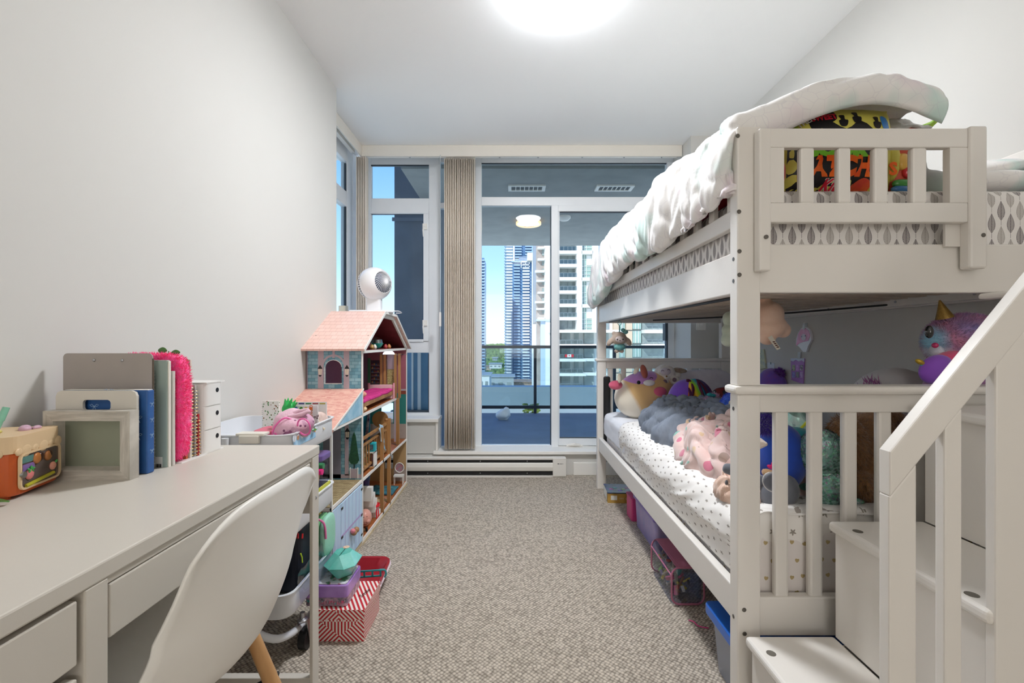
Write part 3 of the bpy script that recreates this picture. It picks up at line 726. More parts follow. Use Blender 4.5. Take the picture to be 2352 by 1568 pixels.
# long side rails
for x0 in (BX0+.008, BX1-.036):
    bpart('lower_side_rail', x0, x0+.028, BY0+PD, BY1-PD, .272, .366)
    bpart('upper_side_rail', x0, x0+.028, BY0+PD, BY1-PD, 1.176, 1.292)
bpart('slat_ledge', BX0+.036, BX0+.056, BY0+PD, BY1-PD, 1.186, 1.205)
lg = bpart('slat_ledge', BX1-.07, BX1-.036, BY0+PD, BY1-PD, 1.180, 1.215)
for y in (1.45, 1.75, 2.12, 2.48, 2.85): build('bolt', MB().cyl((BX1-.072, y, 1.197), (BX1-.068, y, 1.197), .005, seg=10), METAL, lg)
SL = mat('slat_pine', 'e4d6c4', .7, var=.25, vscale=9, sc3=(1, 12, 1)); SLD = mat('slat_gap_dark', '2c2a2c', .9, var=.2)
proto = None
for k in range(24):
    y = 1.32+k*.0795
    if proto is None: proto = bpart('bed_slat', BX0+.04, BX1-.04, y-.021, y+.021, 1.205, 1.221, 0, m=SL)
    else: share(proto, bed, (0, k*.0795, 0))
    share(proto, bed, (0, k*.0795, -.925))
# front guard on the near end: two posts, two rails, stiles and slats
G0, G1 = 1.192, 1.218
def gu(u): return X(u, G0)
def gz(v): return Z(v, G0)
bpart('guard_post', gu(1743), gu(1770), G0-.004, G1, gz(622), gz(295), .004)
bpart('guard_post', gu(2224), gu(2264), G0-.006, G1, gz(617), gz(290), .006)
bpart('guard_rail', gu(1770), gu(2224), G0, G1-.004, gz(338), gz(294), .003)
bpart('guard_rail', gu(1770), gu(2224), G0, G1-.004, gz(510), gz(465), .003)
bpart('guard_stile', gu(1770), gu(1802), G0+.001, G1-.004, gz(465), gz(338), .001)
bpart('guard_stile', gu(2183), gu(2224), G0+.001, G1-.004, gz(465), gz(338), .001)
for u0, u1 in ((1840, 1873), (1927, 1957), (2010, 2043), (2098, 2132)): bpart('guard_slat', gu(u0), gu(u1), G0+.002, G1-.004, gz(466), gz(337), .006)
bpart('guard_block', gu(2190), gu(2226), G1-.004, G1+.004, gz(562), gz(508), .001)
# side guard
GX = BX0+.008
bpart('side_guard_rail', GX, GX+.024, BY0+PD, BY1-PD, 1.362, 1.412, .003)
bpart('side_guard_rail', GX, GX+.024, BY0+PD, BY1-PD, 1.565, 1.612, .003)
bpart('side_guard_rail', BX1-.03, BX1-.006, BY0+PD, BY1-PD, 1.362, 1.412, .003)
bpart('side_guard_rail', BX1-.03, BX1-.006, BY0+PD, BY1-PD, 1.565, 1.612, .003)
for k in range(15):
    y = 1.411-.122+.122*k
    if y < BY1-PD-.03:
        bpart('side_guard_slat', GX+.004, GX+.020, y-.018, y+.018, 1.41, 1.567, .003)
        bpart('side_guard_slat', BX1-.026, BX1-.010, y-.018, y+.018, 1.41, 1.567, .003)
for u, v in ((1703, 312), (1706, 486), (1707, 577), (1707, 631), (1718, 1400), (1719, 1455)):
    if v < 900 or True:
        bz = build('bolt', MB().tube([(X(u, 1.2)+.0048*math.cos(a*PI/6), BY0-.0005, Z(v, 1.22)+.0048*math.sin(a*PI/6)) for a in range(12)], .0012, 5, True).cyl((X(u, 1.2), BY0-.0007, Z(v, 1.22)), (X(u, 1.2), BY0+.001, Z(v, 1.22)), .0042, seg=10), mat('bolt_dark', '77736d', .4, .8, var=.2), bed)
for u, v in ((1757, 545), (2253, 541)):
    build('bolt', MB().cyl((X(u, G0), G0-.0075, Z(v, G0)), (X(u, G0), G0, Z(v, G0)), .0055, seg=12), MATS['bolt_dark'], bed)
for v in (595, 645, 938, 1415):
    build('bolt', MB().cyl((BX0-.0008, 1.243, Z(v, 1.243)), (BX0+.001, 1.243, Z(v, 1.243)), .0055, seg=12), MATS['bolt_dark'], bed)
bpart('ladder_peg', X(2290, 1.17), X(2320, 1.17), 1.14, 1.22, Z(684, 1.17), Z(670, 1.17), .006)
build('cable', MB().tube([(1.5, 1.75, 1.19), (1.3, 2.1, 1.178), (1.1, 2.5, 1.176), (.9, 2.9, 1.18)], .004, 6).tube([(.65, 1.3, 1.172), (.64, 2, 1.176), (.64, 3, 1.176)], .005, 6), BLACKP, bed, smooth=True)

um = thing('upper_mattress', 'upper bunk mattress in a grey leaf print fitted sheet', 'mattress', (1.07, 2.24, 1.222))
mattress('cover', BX0+.042, BX1-.042, BY0+.035, BY1-.06, 1.2245, 1.470, LEAFM, um)
build('dark_slat_backing', MB().box(BX0+.045, BX1-.045, BY0+.05, BY1-.07, 1.2222, 1.2238), SLD, um)  # thin dark sheet added so the gaps between slats read dark
lm = thing('lower_mattress', 'lower bunk mattress in a pale gold heart print sheet', 'mattress', (1.07, 2.24, .297))
mattress('cover', BX0+.05, BX1-.05, BY0+.045, BY1-.09, .298, .535, HEARTM, lm)

# stairs with handrail
st = thing('bunk_stairs', 'white box stairs with a sloping handrail beside the bunk bed', 'stairs', (.95, .95, 0))
SY0, SY1 = .805, 1.185
steps = [(.606, .28), (.822, .579), (1.054, .88)]
for i, (x, z) in enumerate(steps):
    x2 = steps[i+1][0]+.016 if i < 2 else 1.5
    tr = build('tread', MB().box(x, x2, SY0-.02, SY1, z-.026, z), BEDW, st, bevel=.009, bseg=3)
    build('riser', MB().box(x+.016, x+.034, SY0, SY1-.006, 0 if i == 0 else steps[i-1][1], z-.026), BEDW, st, bevel=.001)
for (x, y, z) in ((.636, 1.1165, .28), (.849, 1.117, .579), (.847, .838, .579), (.64, .84, .28), (1.08, 1.12, .88)):
    build('hole_cap', MB().cyl((x, y, z-.002), (x, y, z+.0006), .011, seg=16), mat('cap_grey', '7d786f', .5, .5, var=.2), st)
build('side_panel', MB().box(.64, 1.5, SY1-.004, SY1, 0, .254), BEDW, st)
build('side_panel', MB().prism([(.64, 0), (.64, .25), (.856, .25), (.856, .55), (1.088, .55), (1.088, .85), (1.5, .85), (1.5, 0)], 'y', SY0, SY0+.015), BEDW, st, bevel=.001)
HX = .647
def hz(x, o): return o+1.227*(x-HX)
build('handrail', MB().prism([(HX, .779), (HX, .856), (1.32, hz(1.32, .856)), (1.32, hz(1.32, .779))], 'y', .778, .803), BEDW, st, bevel=.003)
build('newel_post', MB().prism([(HX, 0), (HX, .778), (HX+.047, hz(HX+.047, .778)), (HX+.047, 0)], 'y', .780, .803), BEDW, st, bevel=.003)
for x0, x1 in ((.743, .773), (.831, .91), (1.0, 1.03), (1.12, 1.15)):
    build('baluster', MB().prism([(x0, 0), (x0, hz(x0, .778)), (x1, hz(x1, .778)), (x1, 0)], 'y', .781, .800), BEDW, st, bevel=.003)

# ============================================================ DESK AND CHAIR
DT, DX1, DY1 = .75, -.549, 1.30
DESKW = mat('desk_white_laminate', 'cfc9bf', .38, var=.03, vscale=2, bump=.03, bscale=80)
dk = thing('desk', 'long white desk with drawers along the left wall', 'desk', (-.8, .5, 0))
def dpart(name, x0, x1, y0, y1, z0, z1, bev=.002, parent=dk, m=DESKW): return build(name, MB().box(x0, x1, y0, y1, z0, z1), m, parent, bevel=bev)
dpart('desktop', LWX+.004, DX1, -.14, DY1, DT-.026, DT, .003)
dpart('leg', DX1-.010, DX1-.001, DY1-.045, DY1-.004, 0, DT-.026)
dpart('leg', LWX+.01, LWX+.02, DY1-.045, DY1-.004, 0, DT-.026)
dpart('end_panel', LWX+.02, DX1-.008, DY1-.024, DY1-.008, .562, DT-.026)
dpart('stretcher', LWX+.02, DX1-.008, DY1-.03, DY1-.008, .085, .105)
build('screw', MB().cyl((X(721, 1.27), DY1-.025, .607), (X(721, 1.27), DY1-.022, .607), .006, seg=14).cyl((X(721, 1.27), DY1-.027, .607), (X(721, 1.27), DY1-.0245, .607), .003, seg=8), METAL, dk)
dpart('leg', DX1-.04, DX1-.001, .586, .62, 0, DT-.026)
dpart('cabinet_side', LWX+.02, DX1-.04, .596, .612, 0, DT-.026)
dpart('cabinet_side', LWX+.02, DX1-.004, -.12, -.10, 0, DT-.026)
dpart('under_rail', DX1-.025, DX1-.004, .62, DY1-.045, .714, DT-.026, .001)
for i, (z0, z1) in enumerate(((.634, .716), (.535, .617), (.2, .52))):
    dr = dpart('drawer', DX1-.02, DX1-.003, -.09, .578, z0, z1)
dpart('cabinet_back', LWX+.03, LWX+.04, -.1, .6, 0, .72)
dr = dpart('drawer', DX1-.02, DX1-.003, .624, 1.245, .638, .712)
dpart('drawer_box', LWX+.06, DX1-.02, .64, 1.23, .65, .70, m=DESKW)
dpart('back_panel', LWX+.015, LWX+.025, .61, 1.27, .35, DT-.026, m=mat('desk_back_grey', '8f8d8b', .7, var=.1))

CHW = mat('chair_shell_white', 'f3f1ec', .38, var=.02, vscale=3)
CX, CY = -.636, .80
ch = thing('side_chair', 'white moulded shell chair on wooden dowel legs pushed up to the desk', 'chair', (CX, CY, 0))
prof = [(.235, .45), (.20, .470), (.12, .472), (.02, .462), (-.06, .455), (-.125, .466), (-.168, .50), (-.195, .555), (-.212, .62), (-.222, .70), (-.236, .80)]
def catm(ps, t):
    n = len(ps)-1; x = t*n; i = min(int(x), n-1); f = x-i
    p = [ps[max(i-1, 0)], ps[i], ps[i+1], ps[min(i+2, n)]]
    return [.5*((2*p[1][k])+(-p[0][k]+p[2][k])*f+(2*p[0][k]-5*p[1][k]+4*p[2][k]-p[3][k])*f*f+(-p[0][k]+3*p[1][k]-3*p[2][k]+p[3][k])*f**3) for k in range(len(ps[0]))]
def shell(s, t):
    f, z = catm(prof, t); q = 2*s-1
    hw = .195
    tt = max(0, (t-.8)/.2); hwt = hw*(1-.06*tt**3)
    back = max(0, min(1, (t-.42)/.25)); seat = 1-back
    rise = .055*seat*abs(q)**2.6+.02*back*abs(q)**2*(1-tt)
    wrap = .052*back*abs(q)**2.2*(1-.55*tt)
    zz = z+rise-.05*tt*abs(q)**4
    sh_ = max(0, 1-abs(t-.52)/.25)
    return (CX-(f+wrap+.02*sh_*abs(q)**2), CY+q*hwt, zz+.02*sh_*abs(q)**2)
build('shell', MB().grid(shell, 32, 44), CHW, ch, smooth=2, solid=.006)
WOODL = mat('beech_leg', 'c79a68', .45, col2='a9794a', var=.3, vscale=14, sc3=(1, 1, .15), bump=.1)
for sx_ in (1, -1):
    for sy_ in (1, -1):
        top = Vector((CX+.015+.095*sx_, CY+.12*sy_, .452)); ft = Vector((CX+.015+.205*sx_, CY+.215*sy_, 0))
        build('leg', MB().tube([top, top.lerp(ft, .5), ft], [.013, .0165, .0115], 14), WOODL, ch, smooth=True)
b1 = MB(); T_ = [Vector((CX+.015+.13*a, CY+.155*b, .35)) for a, b in ((1, 1), (1, -1), (-1, -1), (-1, 1))]; B_ = [Vector((CX+.015+.165*a, CY+.185*b, .17)) for a, b in ((1, 1), (1, -1), (-1, -1), (-1, 1))]
for i in range(4): b1.cyl(T_[i], B_[(i+1) % 4], .0035, seg=8).cyl(B_[i], T_[(i+1) % 4], .0035, seg=8)
build('wire_brace', b1, BLACKP, ch)
b1 = MB().box(CX-.08, CX+.10, CY-.10, CY-.085, .435, .456).box(CX-.08, CX+.10, CY+.085, CY+.10, .435, .456).box(CX-.01, CX+.03, CY-.10, CY+.10, .44, .456)
build('seat_bracket', b1, BLACKP, ch)
# ============================================================ ON THE DESK
def card(name, x0, x1, y0, y1, z0, z1, m, parent=None, r=0, lean=0, **k):
    """upright board, rounded top corners, standing on z0"""
    pts = []
    if r:
        for cx, cz, a0 in ((x1-r, z1-r, 0), (x0+r, z1-r, PI/2)):
            for i in range(6): a = a0+PI/2*i/5; pts.append((cx+r*math.cos(a), cz+r*math.sin(a)))
        pts += [(x0, z0), (x1, z0)]
    else: pts = [(x0, z0), (x1, z0), (x1, z1), (x0, z1)]
    return build(name, MB().prism(pts, 'y', y0, y1), m, parent, **k)
GREYW = mat('pale_wood_grain', 'c9c4ba', .6, col2='a8a298', var=.3, vscale=14, sc3=(1, 1, 9), bump=.2)
GREYW2 = mat('pale_wood_grain_across', 'c9c4ba', .6, col2='a8a298', var=.3, vscale=14, sc3=(9, 1, 1), bump=.2)
# shadow box frame
fy = .966; x0, x1, z0, z1 = X(98, fy), X(298, fy), DT, Z(944, fy); bw = .021
pf = thing('picture_frame', 'empty pale wood shadow box frame standing on the desk', 'picture frame', ((x0+x1)/2, fy, DT))
for nm, a, mm in (('frame_side', [(x0, z0), (x0+bw, z0+bw), (x0+bw, z1-bw), (x0, z1)], GREYW2), ('frame_side', [(x1, z0), (x1-bw, z0+bw), (x1-bw, z1-bw), (x1, z1)], GREYW2),
                  ('frame_bottom', [(x0, z0), (x1, z0), (x1-bw, z0+bw), (x0+bw, z0+bw)], GREYW), ('frame_top', [(x0, z1), (x1, z1), (x1-bw, z1-bw), (x0+bw, z1-bw)], GREYW)):
    b = MB(); n = len(a); cxm, czm = (x0+x1)/2, (z0+z1)/2
    fr_ = [Vector((p[0], fy, p[1])) for p in a]; bk = []
    for p in a:
        inner = abs(p[0]-cxm) < (x1-x0)/2-.001 and abs(p[1]-czm) < (z1-z0)/2-.001
        bk.append(Vector((cxm+(p[0]-cxm)*(.92 if inner else 1), fy+.024, czm+(p[1]-czm)*(.92 if inner else 1))))
    b.add(fr_+bk, [tuple(range(n)), tuple(range(2*n-1, n-1, -1))]+[(i, i+n, (i+1) % n+n, (i+1) % n) for i in range(n)])
    build(nm, b, mm, pf)
build('backing', MB().box(x0+.01, x1-.01, fy+.022, fy+.025, z0+.01, z1-.01), mat('sage_backing', '8f9482', .7, var=.1, vscale=5), pf)
# handled white organiser
oy = .998; x0, x1 = X(128, oy), X(314, oy); zt = Z(897, oy)
og = thing('desk_organizer', 'cream board caddy with a cut out handle behind the empty frame', 'organizer', ((x0+x1)/2, oy, DT))
b = MB(); ha, hb = X(190, oy), X(254, oy); hz0, hz1 = Z(942, oy), Z(918, oy); r = .012
out = [(x1, DT), (x1, zt-r), (x1-r*.3, zt-r*.3), (x1-r, zt), (x0+r, zt), (x0+r*.3, zt-r*.3), (x0, zt-r), (x0, DT)]
OM = mat('organizer_cream', 'd3cec4', .5, var=.03)
for q in ([(x0, DT), (x1, DT), (x1, hz0), (x0, hz0)], [(x0, hz0), (ha, hz0), (ha, hz1), (x0, hz1)], [(hb, hz0), (x1, hz0), (x1, hz1), (hb, hz1)],
          [(x0, hz1), (x1, hz1), (x1, zt-r), (x1-r*.3, zt-r*.3), (x1-r, zt), (x0+r, zt), (x0+r*.3, zt-r*.3), (x0, zt-r)]): b.prism(q, 'y', oy, oy+.006)
for (cx, cz, s1, s2) in ((ha, hz0, 1, 1), (ha, hz1, 1, -1), (hb, hz0, -1, 1), (hb, hz1, -1, -1)): b.prism([(cx, cz), (cx+s1*.006, cz), (cx+s1*.002, cz+s2*.002), (cx, cz+s2*.006)], 'y', oy, oy+.006)
build('handle_board', b, OM, og)
# blue bow notebook
by = 1.012; x0, x1, zt = -1.0, X(339, by), Z(896, by)
def bow(M, s):
    b = MB(M); 
    for a in (1, -1):
        b.tube([(0, 0, 0), (.5*a*s, .45*s, 0), (.9*a*s, .3*s, 0), (.6*a*s, .02*s, 0), (0, 0, 0)], .045*s, 4)
        b.tube([(0, 0, 0), (.25*a*s, -.5*s, 0), (.45*a*s, -.9*s, 0)], .045*s, 4)
    return b
BLU = mat('blue_cover', '2f5f9e', .5, col2='27528c', var=.2, vscale=12)
nb = thing('notebook', 'deep blue notebook printed with pale bows behind the cream caddy', 'notebook', ((x0+x1)/2, by, DT))
build('cover', MB().box(x0, x1, by, by+.020, DT, zt), BLU, nb, bevel=.003)
build('pages', MB().box(x0+.003, x1-.002, by+.003, by+.017, DT+.002, zt+.001), mat('paper_edge', 'e9e4da', .9, var=.05, sc3=(1, 300, 1)), nb)
PB = mat('bow_print', 'a9c6e2', .6)
for (x, z) in ((X(217, by), Z(933, by)), (X(316, by)-.012, Z(905, by)), (X(250, by), Z(900, by)+.002), (X(325, by)-.008, Z(1000, by)), (X(325, by)-.008, Z(960, by))):
    build('bow_print', bow(face_cam(x, by-.0006, z), .011), PB, nb)
for zz in (.80, .835, .87, .905): build('bow_print', bow(face_px(x1+.0006, by+.012, zz), .007), PB, nb)
# clipboard
cy = 1.045; x0, x1, zt = X(145, cy), X(350, cy), Z(811, cy)
cb = thing('clipboard', 'tall taupe clipboard seen from its back with two rivets', 'clipboard', ((x0+x1)/2, cy, DT))
card('board', x0, x1, cy, cy+.003, DT, zt, mat('taupe_board', 'a49c96', .55, var=.06, vscale=10), cb, r=.010)
for u in (216, 281): build('rivet', MB().ell((X(u, cy), cy-.0005, Z(827, cy)), (.0035, .0018, .0035), seg=12), METAL, cb, smooth=2)
card('edge_strip', x1-.0005, x1+.0012, cy, cy+.0035, DT, zt-.012, mat('board_edge', '5a4c3f', .7, var=.2), cb)
# spiral notebook right behind the clipboard
b = MB(); sp_ = thing('spiral_notebook', 'dark wire bound notebook edge just behind the taupe clipboard', 'notebook', (X(352, 1.055), 1.056, DT))
build('cover', MB().box(-1.0, X(352, 1.056), 1.054, 1.060, DT, Z(850, 1.056)), mat('grey_cover', '8b8a86', .6, var=.1), sp_)
for k in range(26): b.tube([(X(352, 1.056)+.003*math.cos(a*PI/3), 1.057+.0035*math.sin(a*PI/3), DT+.012+k*.0082) for a in range(6)], .0007, 4, True)
build('wire_binding', b, METAL, sp_)
# sage notebook with barcode
sy = 1.066; x0, x1 = -1.0, X(383, sy)
sg = thing('notebook', 'sage green notebook with a barcode sticker beside the clipboard', 'notebook', ((x0+x1)/2, sy, DT))
build('cover', MB().box(x0, x1, sy, sy+.010, DT, Z(827, sy)), mat('sage_cover', '9fb0a8', .6, var=.04, vscale=15), sg, bevel=.001)
build('pages', MB().box(x0, x1+.003, sy+.003, sy+.009, DT, Z(829, sy)), MATS['paper_edge'], sg)
lb = build('label', MB().box(X(356, sy), X(373, sy), sy-.0006, sy, Z(1076, sy), Z(1049, sy)), mat('label_white', 'dfe0da', .6, var=.03), sg)
b = MB()
for k in range(7): b.box(X(358.5+k*1.9, sy), X(359.4+k*1.9+(k % 3)*.3, sy), sy-.001, sy-.0004, Z(1073, sy), Z(1065, sy))
build('barcode', b, BLACKP, sg)
# white booklet
wy = 1.080
wb_ = thing('booklet', 'thin white booklet between the sage notebook and the pink furry one', 'booklet', (X(392, wy), wy, DT))
build('pages', MB().box(-.9, X(398, wy), wy, wy+.007, DT, Z(852, wy)), mat('booklet_white', 'd6d3cd', .7, var=.05, vscale=20), wb_, bevel=.001)
build('cover', MB().box(-.9, X(390, wy), wy-.002, wy, DT, Z(866, wy)), mat('booklet_grey', 'b6b8b6', .6, var=.05), wb_)
# pink furry notebook: fur as stuff-like tufts on one body
PINK = mat('hot_pink_fur', 'ff2f87', .75, col2='ff5aa5', var=.3, vscale=90, sheen=.5)
def fur(b, pts, ln, w_, rnd, down=.4):
    """pts: list of (pos, normal)"""
    for p, n in pts:
        n = n.normalized(); d = (n+Vector((rnd.uniform(-.5, .5), rnd.uniform(-.5, .5), rnd.uniform(-.5, .5)-down))).normalized()
        t = d.orthogonal().normalized(); t = (Matrix.Rotation(rnd.uniform(0, 6), 3, d) @ t)*w_; tip = p+d*ln*rnd.uniform(.6, 1.2)
        q = d.cross(t).normalized()*w_
        b.add([p-t, p+t, p+q, tip], [(0, 1, 3), (1, 2, 3), (2, 0, 3)])
def surf_pts(mb, n, rnd):
    tri = []; A = []
    for f in mb.f:
        for k in range(1, len(f)-1):
            a, b_, c = mb.v[f[0]], mb.v[f[k]], mb.v[f[k+1]]; cr = (b_-a).cross(c-a); tri.append((a, b_, c, cr)); A.append(cr.length)
    A = np.cumsum(A); out = []
    cen = sum((v for v in mb.v), Vector())/len(mb.v)
    for i in range(n):
        a, b_, c, cr = tri[min(int(np.searchsorted(A, rnd.random()*A[-1])), len(tri)-1)]
        u, v = rnd.random(), rnd.random()
        if u+v > 1: u, v = 1-u, 1-v
        p = a+(b_-a)*u+(c-a)*v; nn = cr.normalized() if cr.length > 0 else Vector((0, 0, 1))
        out.append((p, nn))
    return out, cen
py_ = 1.098; x1 = X(423, py_); zt = Z(818, py_)
pk = thing('notebook', 'hot pink furry notebook standing tallest next to the white booklet', 'notebook', (x1-.08, py_, DT))
body = MB().ell((x1-.09, py_+.014, (DT+zt)/2+.004), (.088, .018, (zt-DT)/2), seg=40, pw=.35)
fb = MB(); fb.add(body.v, body.f); R.seed(5); pts, cen = surf_pts(body, 9000, R)
pts = [(p, (p-Vector((p.x*.8+cen.x*.2, cen.y, p.z*.8+cen.z*.2)))) for p, n in pts if p.x > -.93]
fur(fb, pts, .0085, .0011, R, .2)
build('furry_cover', fb, PINK, pk)
for k, (dx, cc) in enumerate(((.0, 'c4643a'), (.004, 'd8d2c4'))):
    bk = thing('book', ('thin orange brown book right of the pink furry notebook', 'thin cream book squeezed beside the orange brown one')[k], 'book', (X(430, 1.13), 1.132+k*.008, DT))
    build('cover', MB().box(-.95, X(429, 1.132)+dx, 1.130+k*.008, 1.136+k*.008, DT, Z(824+k*2, 1.132)), mat('thin_book_%s' % 'ab'[k], cc, .6, var=.08, vscale=20), bk)
# three small wire-bound books
GOLD = mat('gold_wire', 'c9a86a', .3, .9, var=.1)
for k, (u1, vt, cc, nm, lab) in enumerate(((441, 878, 'e4dfd6', 'cream', 'cream wire bound notepad in front of the drawer tower'), (450, 884, 'b9b4b0', 'grey', 'grey wire bound notepad with gold rings by the drawer tower'), (457, 951, 'b3202c', 'red', 'small red wire bound notepad beside the drawer tower'))):
    y = 1.147+k*.0085; x1 = X(u1, y)
    t = thing('notepad', lab, 'notepad', (x1, y, DT), 'wire bound notepads on the desk')
    build('cover', MB().box(x1-.12, x1-.003, y, y+.006, DT, Z(vt, y)), mat('pad_'+nm, cc, .6, var=.1, vscale=30), t)
    b = MB(); n = int((Z(vt, y)-DT-.01)/.0085)
    for j in range(n): b.tube([(x1-.004+.006*math.cos(a*PI/4), y+.003+.005*math.sin(a*PI/4), DT+.008+j*.0085) for a in range(8)], .0008, 4, True)
    build('wire_binding', b, GOLD, t)
    if k == 2:
        for j in range(6): build('white_band', MB().box(x1-.1, x1-.0026, y-.0006, y, DT+.012+j*.017, DT+.018+j*.017), mat('label_white', 'fff'), t)
# drawer tower
tx0, tx1, ty0, ty1 = -.93, -.797, 1.176, 1.258
tw_ = thing('drawer_tower', 'white three drawer desktop box with round finger holes', 'drawer box', ((tx0+tx1)/2, 1.21, DT))
TWM = mat('tower_white', 'e9e7e4', .35, var=.02)
hT = Z(880, 1.2)-DT; 
build('shell', MB().rbox(tx0, tx1-.003, ty0, ty1+.002, DT, DT+hT, .016).box(tx0, tx1+.001, ty0+.01, ty1+.003, DT+hT, DT+hT+.003), TWM, tw_, smooth=True)
for k in range(3):
    z_ = DT+.003+k*hT/3
    d_ = build('drawer', MB().rbox(tx0+.01, tx1, ty0+.002, ty1, z_, z_+hT/3-.003, .018), TWM, tw_, smooth=True)
    build('finger_hole', disc(.0062, face_px(tx1-.0002, ty1-.028, z_+hT/3*.62), 18), BLACKP, d_)
build('base_board', MB().box(-.9, X(510, 1.256)+.002, 1.10, 1.262, DT, DT+.003), TWM, tw_)
# retro toaster shaped pencil box
M_ = rot(-1.0, .885, DT, rz=.26)
pb = thing('pencil_box', 'orange toaster shaped pencil box with a clear sticker window', 'pencil box', (-.985, .885, DT))
ORG_ = mat('burnt_orange', 'c2561f', .4, var=.06, vscale=8); CRM = mat('icing_cream', 'dcbf98', .4, var=.04, vscale=8)
b = MB(M_); b.rbox(-.07, .065, -.062, .062, .006, .088, .02, 6); build('body', b, ORG_, pb, bevel=.005, bseg=3)
b = MB(M_)
for a in (-.05, .04):
    for c_ in (-.045, .045): b.cyl((a, c_, 0), (a, c_, .008), .008)
build('foot', b, ORG_, pb)
b = MB(M_); b.rbox(-.072, .067, -.064, .064, .086, .118, .02, 6)
for i, (yy, rr) in enumerate(((-.052, .008), (-.035, .014), (-.012, .009), (.01, .013), (.03, .008), (.05, .012))): b.ell((.0655, yy, .088), (.003, rr, rr*.9), seg=14)
for xx, rr in ((-.05, .012), (-.02, .009), (.01, .014), (.04, .010)): b.ell((xx, -.063, .088), (rr, .003, rr), seg=14)
build('icing_lid', b, CRM, pb, bevel=.006, bseg=3)
wf = MB(M_)
def rr_ring(y0, y1, z0, z1, r, t):
    o, i = [], []
    for (cy_, cz_, a0) in ((y1-r, z1-r, 0), (y0+r, z1-r, PI/2), (y0+r, z0+r, PI), (y1-r, z0+r, 1.5*PI)):
        for k in range(5): a = a0+PI/2*k/4; o.append((cy_+r*math.cos(a), cz_+r*math.sin(a))); i.append((cy_+(r-t)*math.cos(a), cz_+(r-t)*math.sin(a)))
    return o, i
o_, i_ = rr_ring(-.052, .056, .014, .084, .012, .004)
n = len(o_); vs = [(x, p[0], p[1]) for x in (.064, .0685) for q in (o_, i_) for p in q]
wf.add(vs, [(2*n+k, 2*n+(k+1) % n, 3*n+(k+1) % n, 3*n+k) for k in range(n)]+[(k, (k+1) % n, 2*n+(k+1) % n, 2*n+k) for k in range(n)]+[(n+k, n+(k+1) % n, 3*n+(k+1) % n, 3*n+k) for k in range(n)])
wn = build('window_rim', wf, CRM, pb)
build('clear_window', MB(M_).prism([(p[0], p[1]) for p in i_], 'x', .0652, .0658), mat('smoky_window', '6b5a56', .15, alpha=.8, var=.2, vscale=30, coat=.5), wn)
for (yy, zz, rr, cc, nn) in ((-.008, .066, .011, 'b5713a', 'biscuit'), (.002, .067, .0085, '3a1c12', 'chocolate'), (.026, .066, .0085, '3a1c12', 'chocolate'), (.022, .064, .010, 'c98a50', 'biscuit'), (-.027, .040, .0105, 'e98585', 'strawberry'), (.035, .040, .0085, 'e9a08a', 'peach')):
    s_ = build('sticker', MB(M_).ell((.0665, yy, zz), (.004, rr, rr), seg=16), mat('sticker_'+nn, cc, .25, coat=.4, var=.15, vscale=80), wn, smooth=2)
b = MB(M_)
for a in range(5): b.ell((.069, -.027+.006*math.cos(a*1.26+.3), .049+.0035*math.sin(a*1.26+.3)), (.002, .004, .002), rx=a*1.26, seg=8)
b.ell((.069, .041, .048), (.002, .004, .002), rx=.7, seg=8); build('sticker_leaf', b, mat('leaf_green', '3f9a4a', .4), wn)
build('yellow_bar', MB(M_).tube([(.067, -.038, .020), (.067, .036, .026)], .0035, 8), mat('olive_yellow', 'b7b02f', .4, var=.1), wn, smooth=True)
for (yy, zz, cc) in ((-.035, .07, '5f8a84'), (-.032, .055, '8a6aa8')): build('backdrop_print', MB(M_).box(.0662, .0668, yy-.012, yy+.018, zz-.006, zz+.006), mat('print_'+cc, cc, .5, var=.2, vscale=60), wn)
build('side_knob', MB(M_).cyl((.067, -.047, .044), (.072, -.047, .044), .006, seg=14), METAL, pb)
build('side_tray', MB(M_).prism([(-.02, .0), (.0, .0), (.01, .062), (-.01, .062)], 'y', .066, .075), mat('tray_grey', 'aca79c', .5), pb)
for (dx, dy, r3, cc, nn) in ((-.01, -.02, (.012, .02, .007), 'cfc56c', 'yellow'), (.03, .02, (.01, .016, .008), 'c9a4b8', 'pink'), (-.04, -.05, (.015, .012, .007), 'e8e0d0', 'white')):
    build('pastel_charm', MB(M_).ell((dx, dy, .120), r3, rz=.5, seg=14).ell((dx+.012, dy+.012, .120), tuple(q*.6 for q in r3), seg=10), mat('charm_'+nn, cc, .35, var=.05), pb, smooth=True)
for k, (dx, dy, lx, ly, L, cc, lab) in enumerate(((-.03, .03, .02, .03, .085, '86c4ac', 'mint green pen leaning in the toaster pencil box'), (-.055, .0, -.004, .004, .075, 'd9a58a', 'peach capped marker in the toaster pencil box'), (-.045, .035, .012, .02, .058, 'e83a80', 'hot pink marker in the toaster pencil box'), (-.06, -.03, 0, -.008, .072, '27304f', 'navy blue pen in the toaster pencil box'), (-.06, -.012, .004, .0, .06, '8a6fae', 'purple topped pen in the toaster pencil box'))):
    p0 = M_ @ Vector((dx, dy, .10)); p1 = M_ @ Vector((dx+lx*.6, dy+ly*.6, .10+L*.72)); 
    t = thing('pen', lab, 'pen', p0, 'pens in the toaster pencil box')
    pm = mat('pen_'+cc, cc, .35, var=.06, vscale=40)
    build('barrel', MB().tube([p0, p0.lerp(p1, .6)], .0052, 10), pm, t, smooth=True); build('cap', MB().tube([p0.lerp(p1, .58), p1], [.0062, .0056], 10), pm, t, smooth=True)
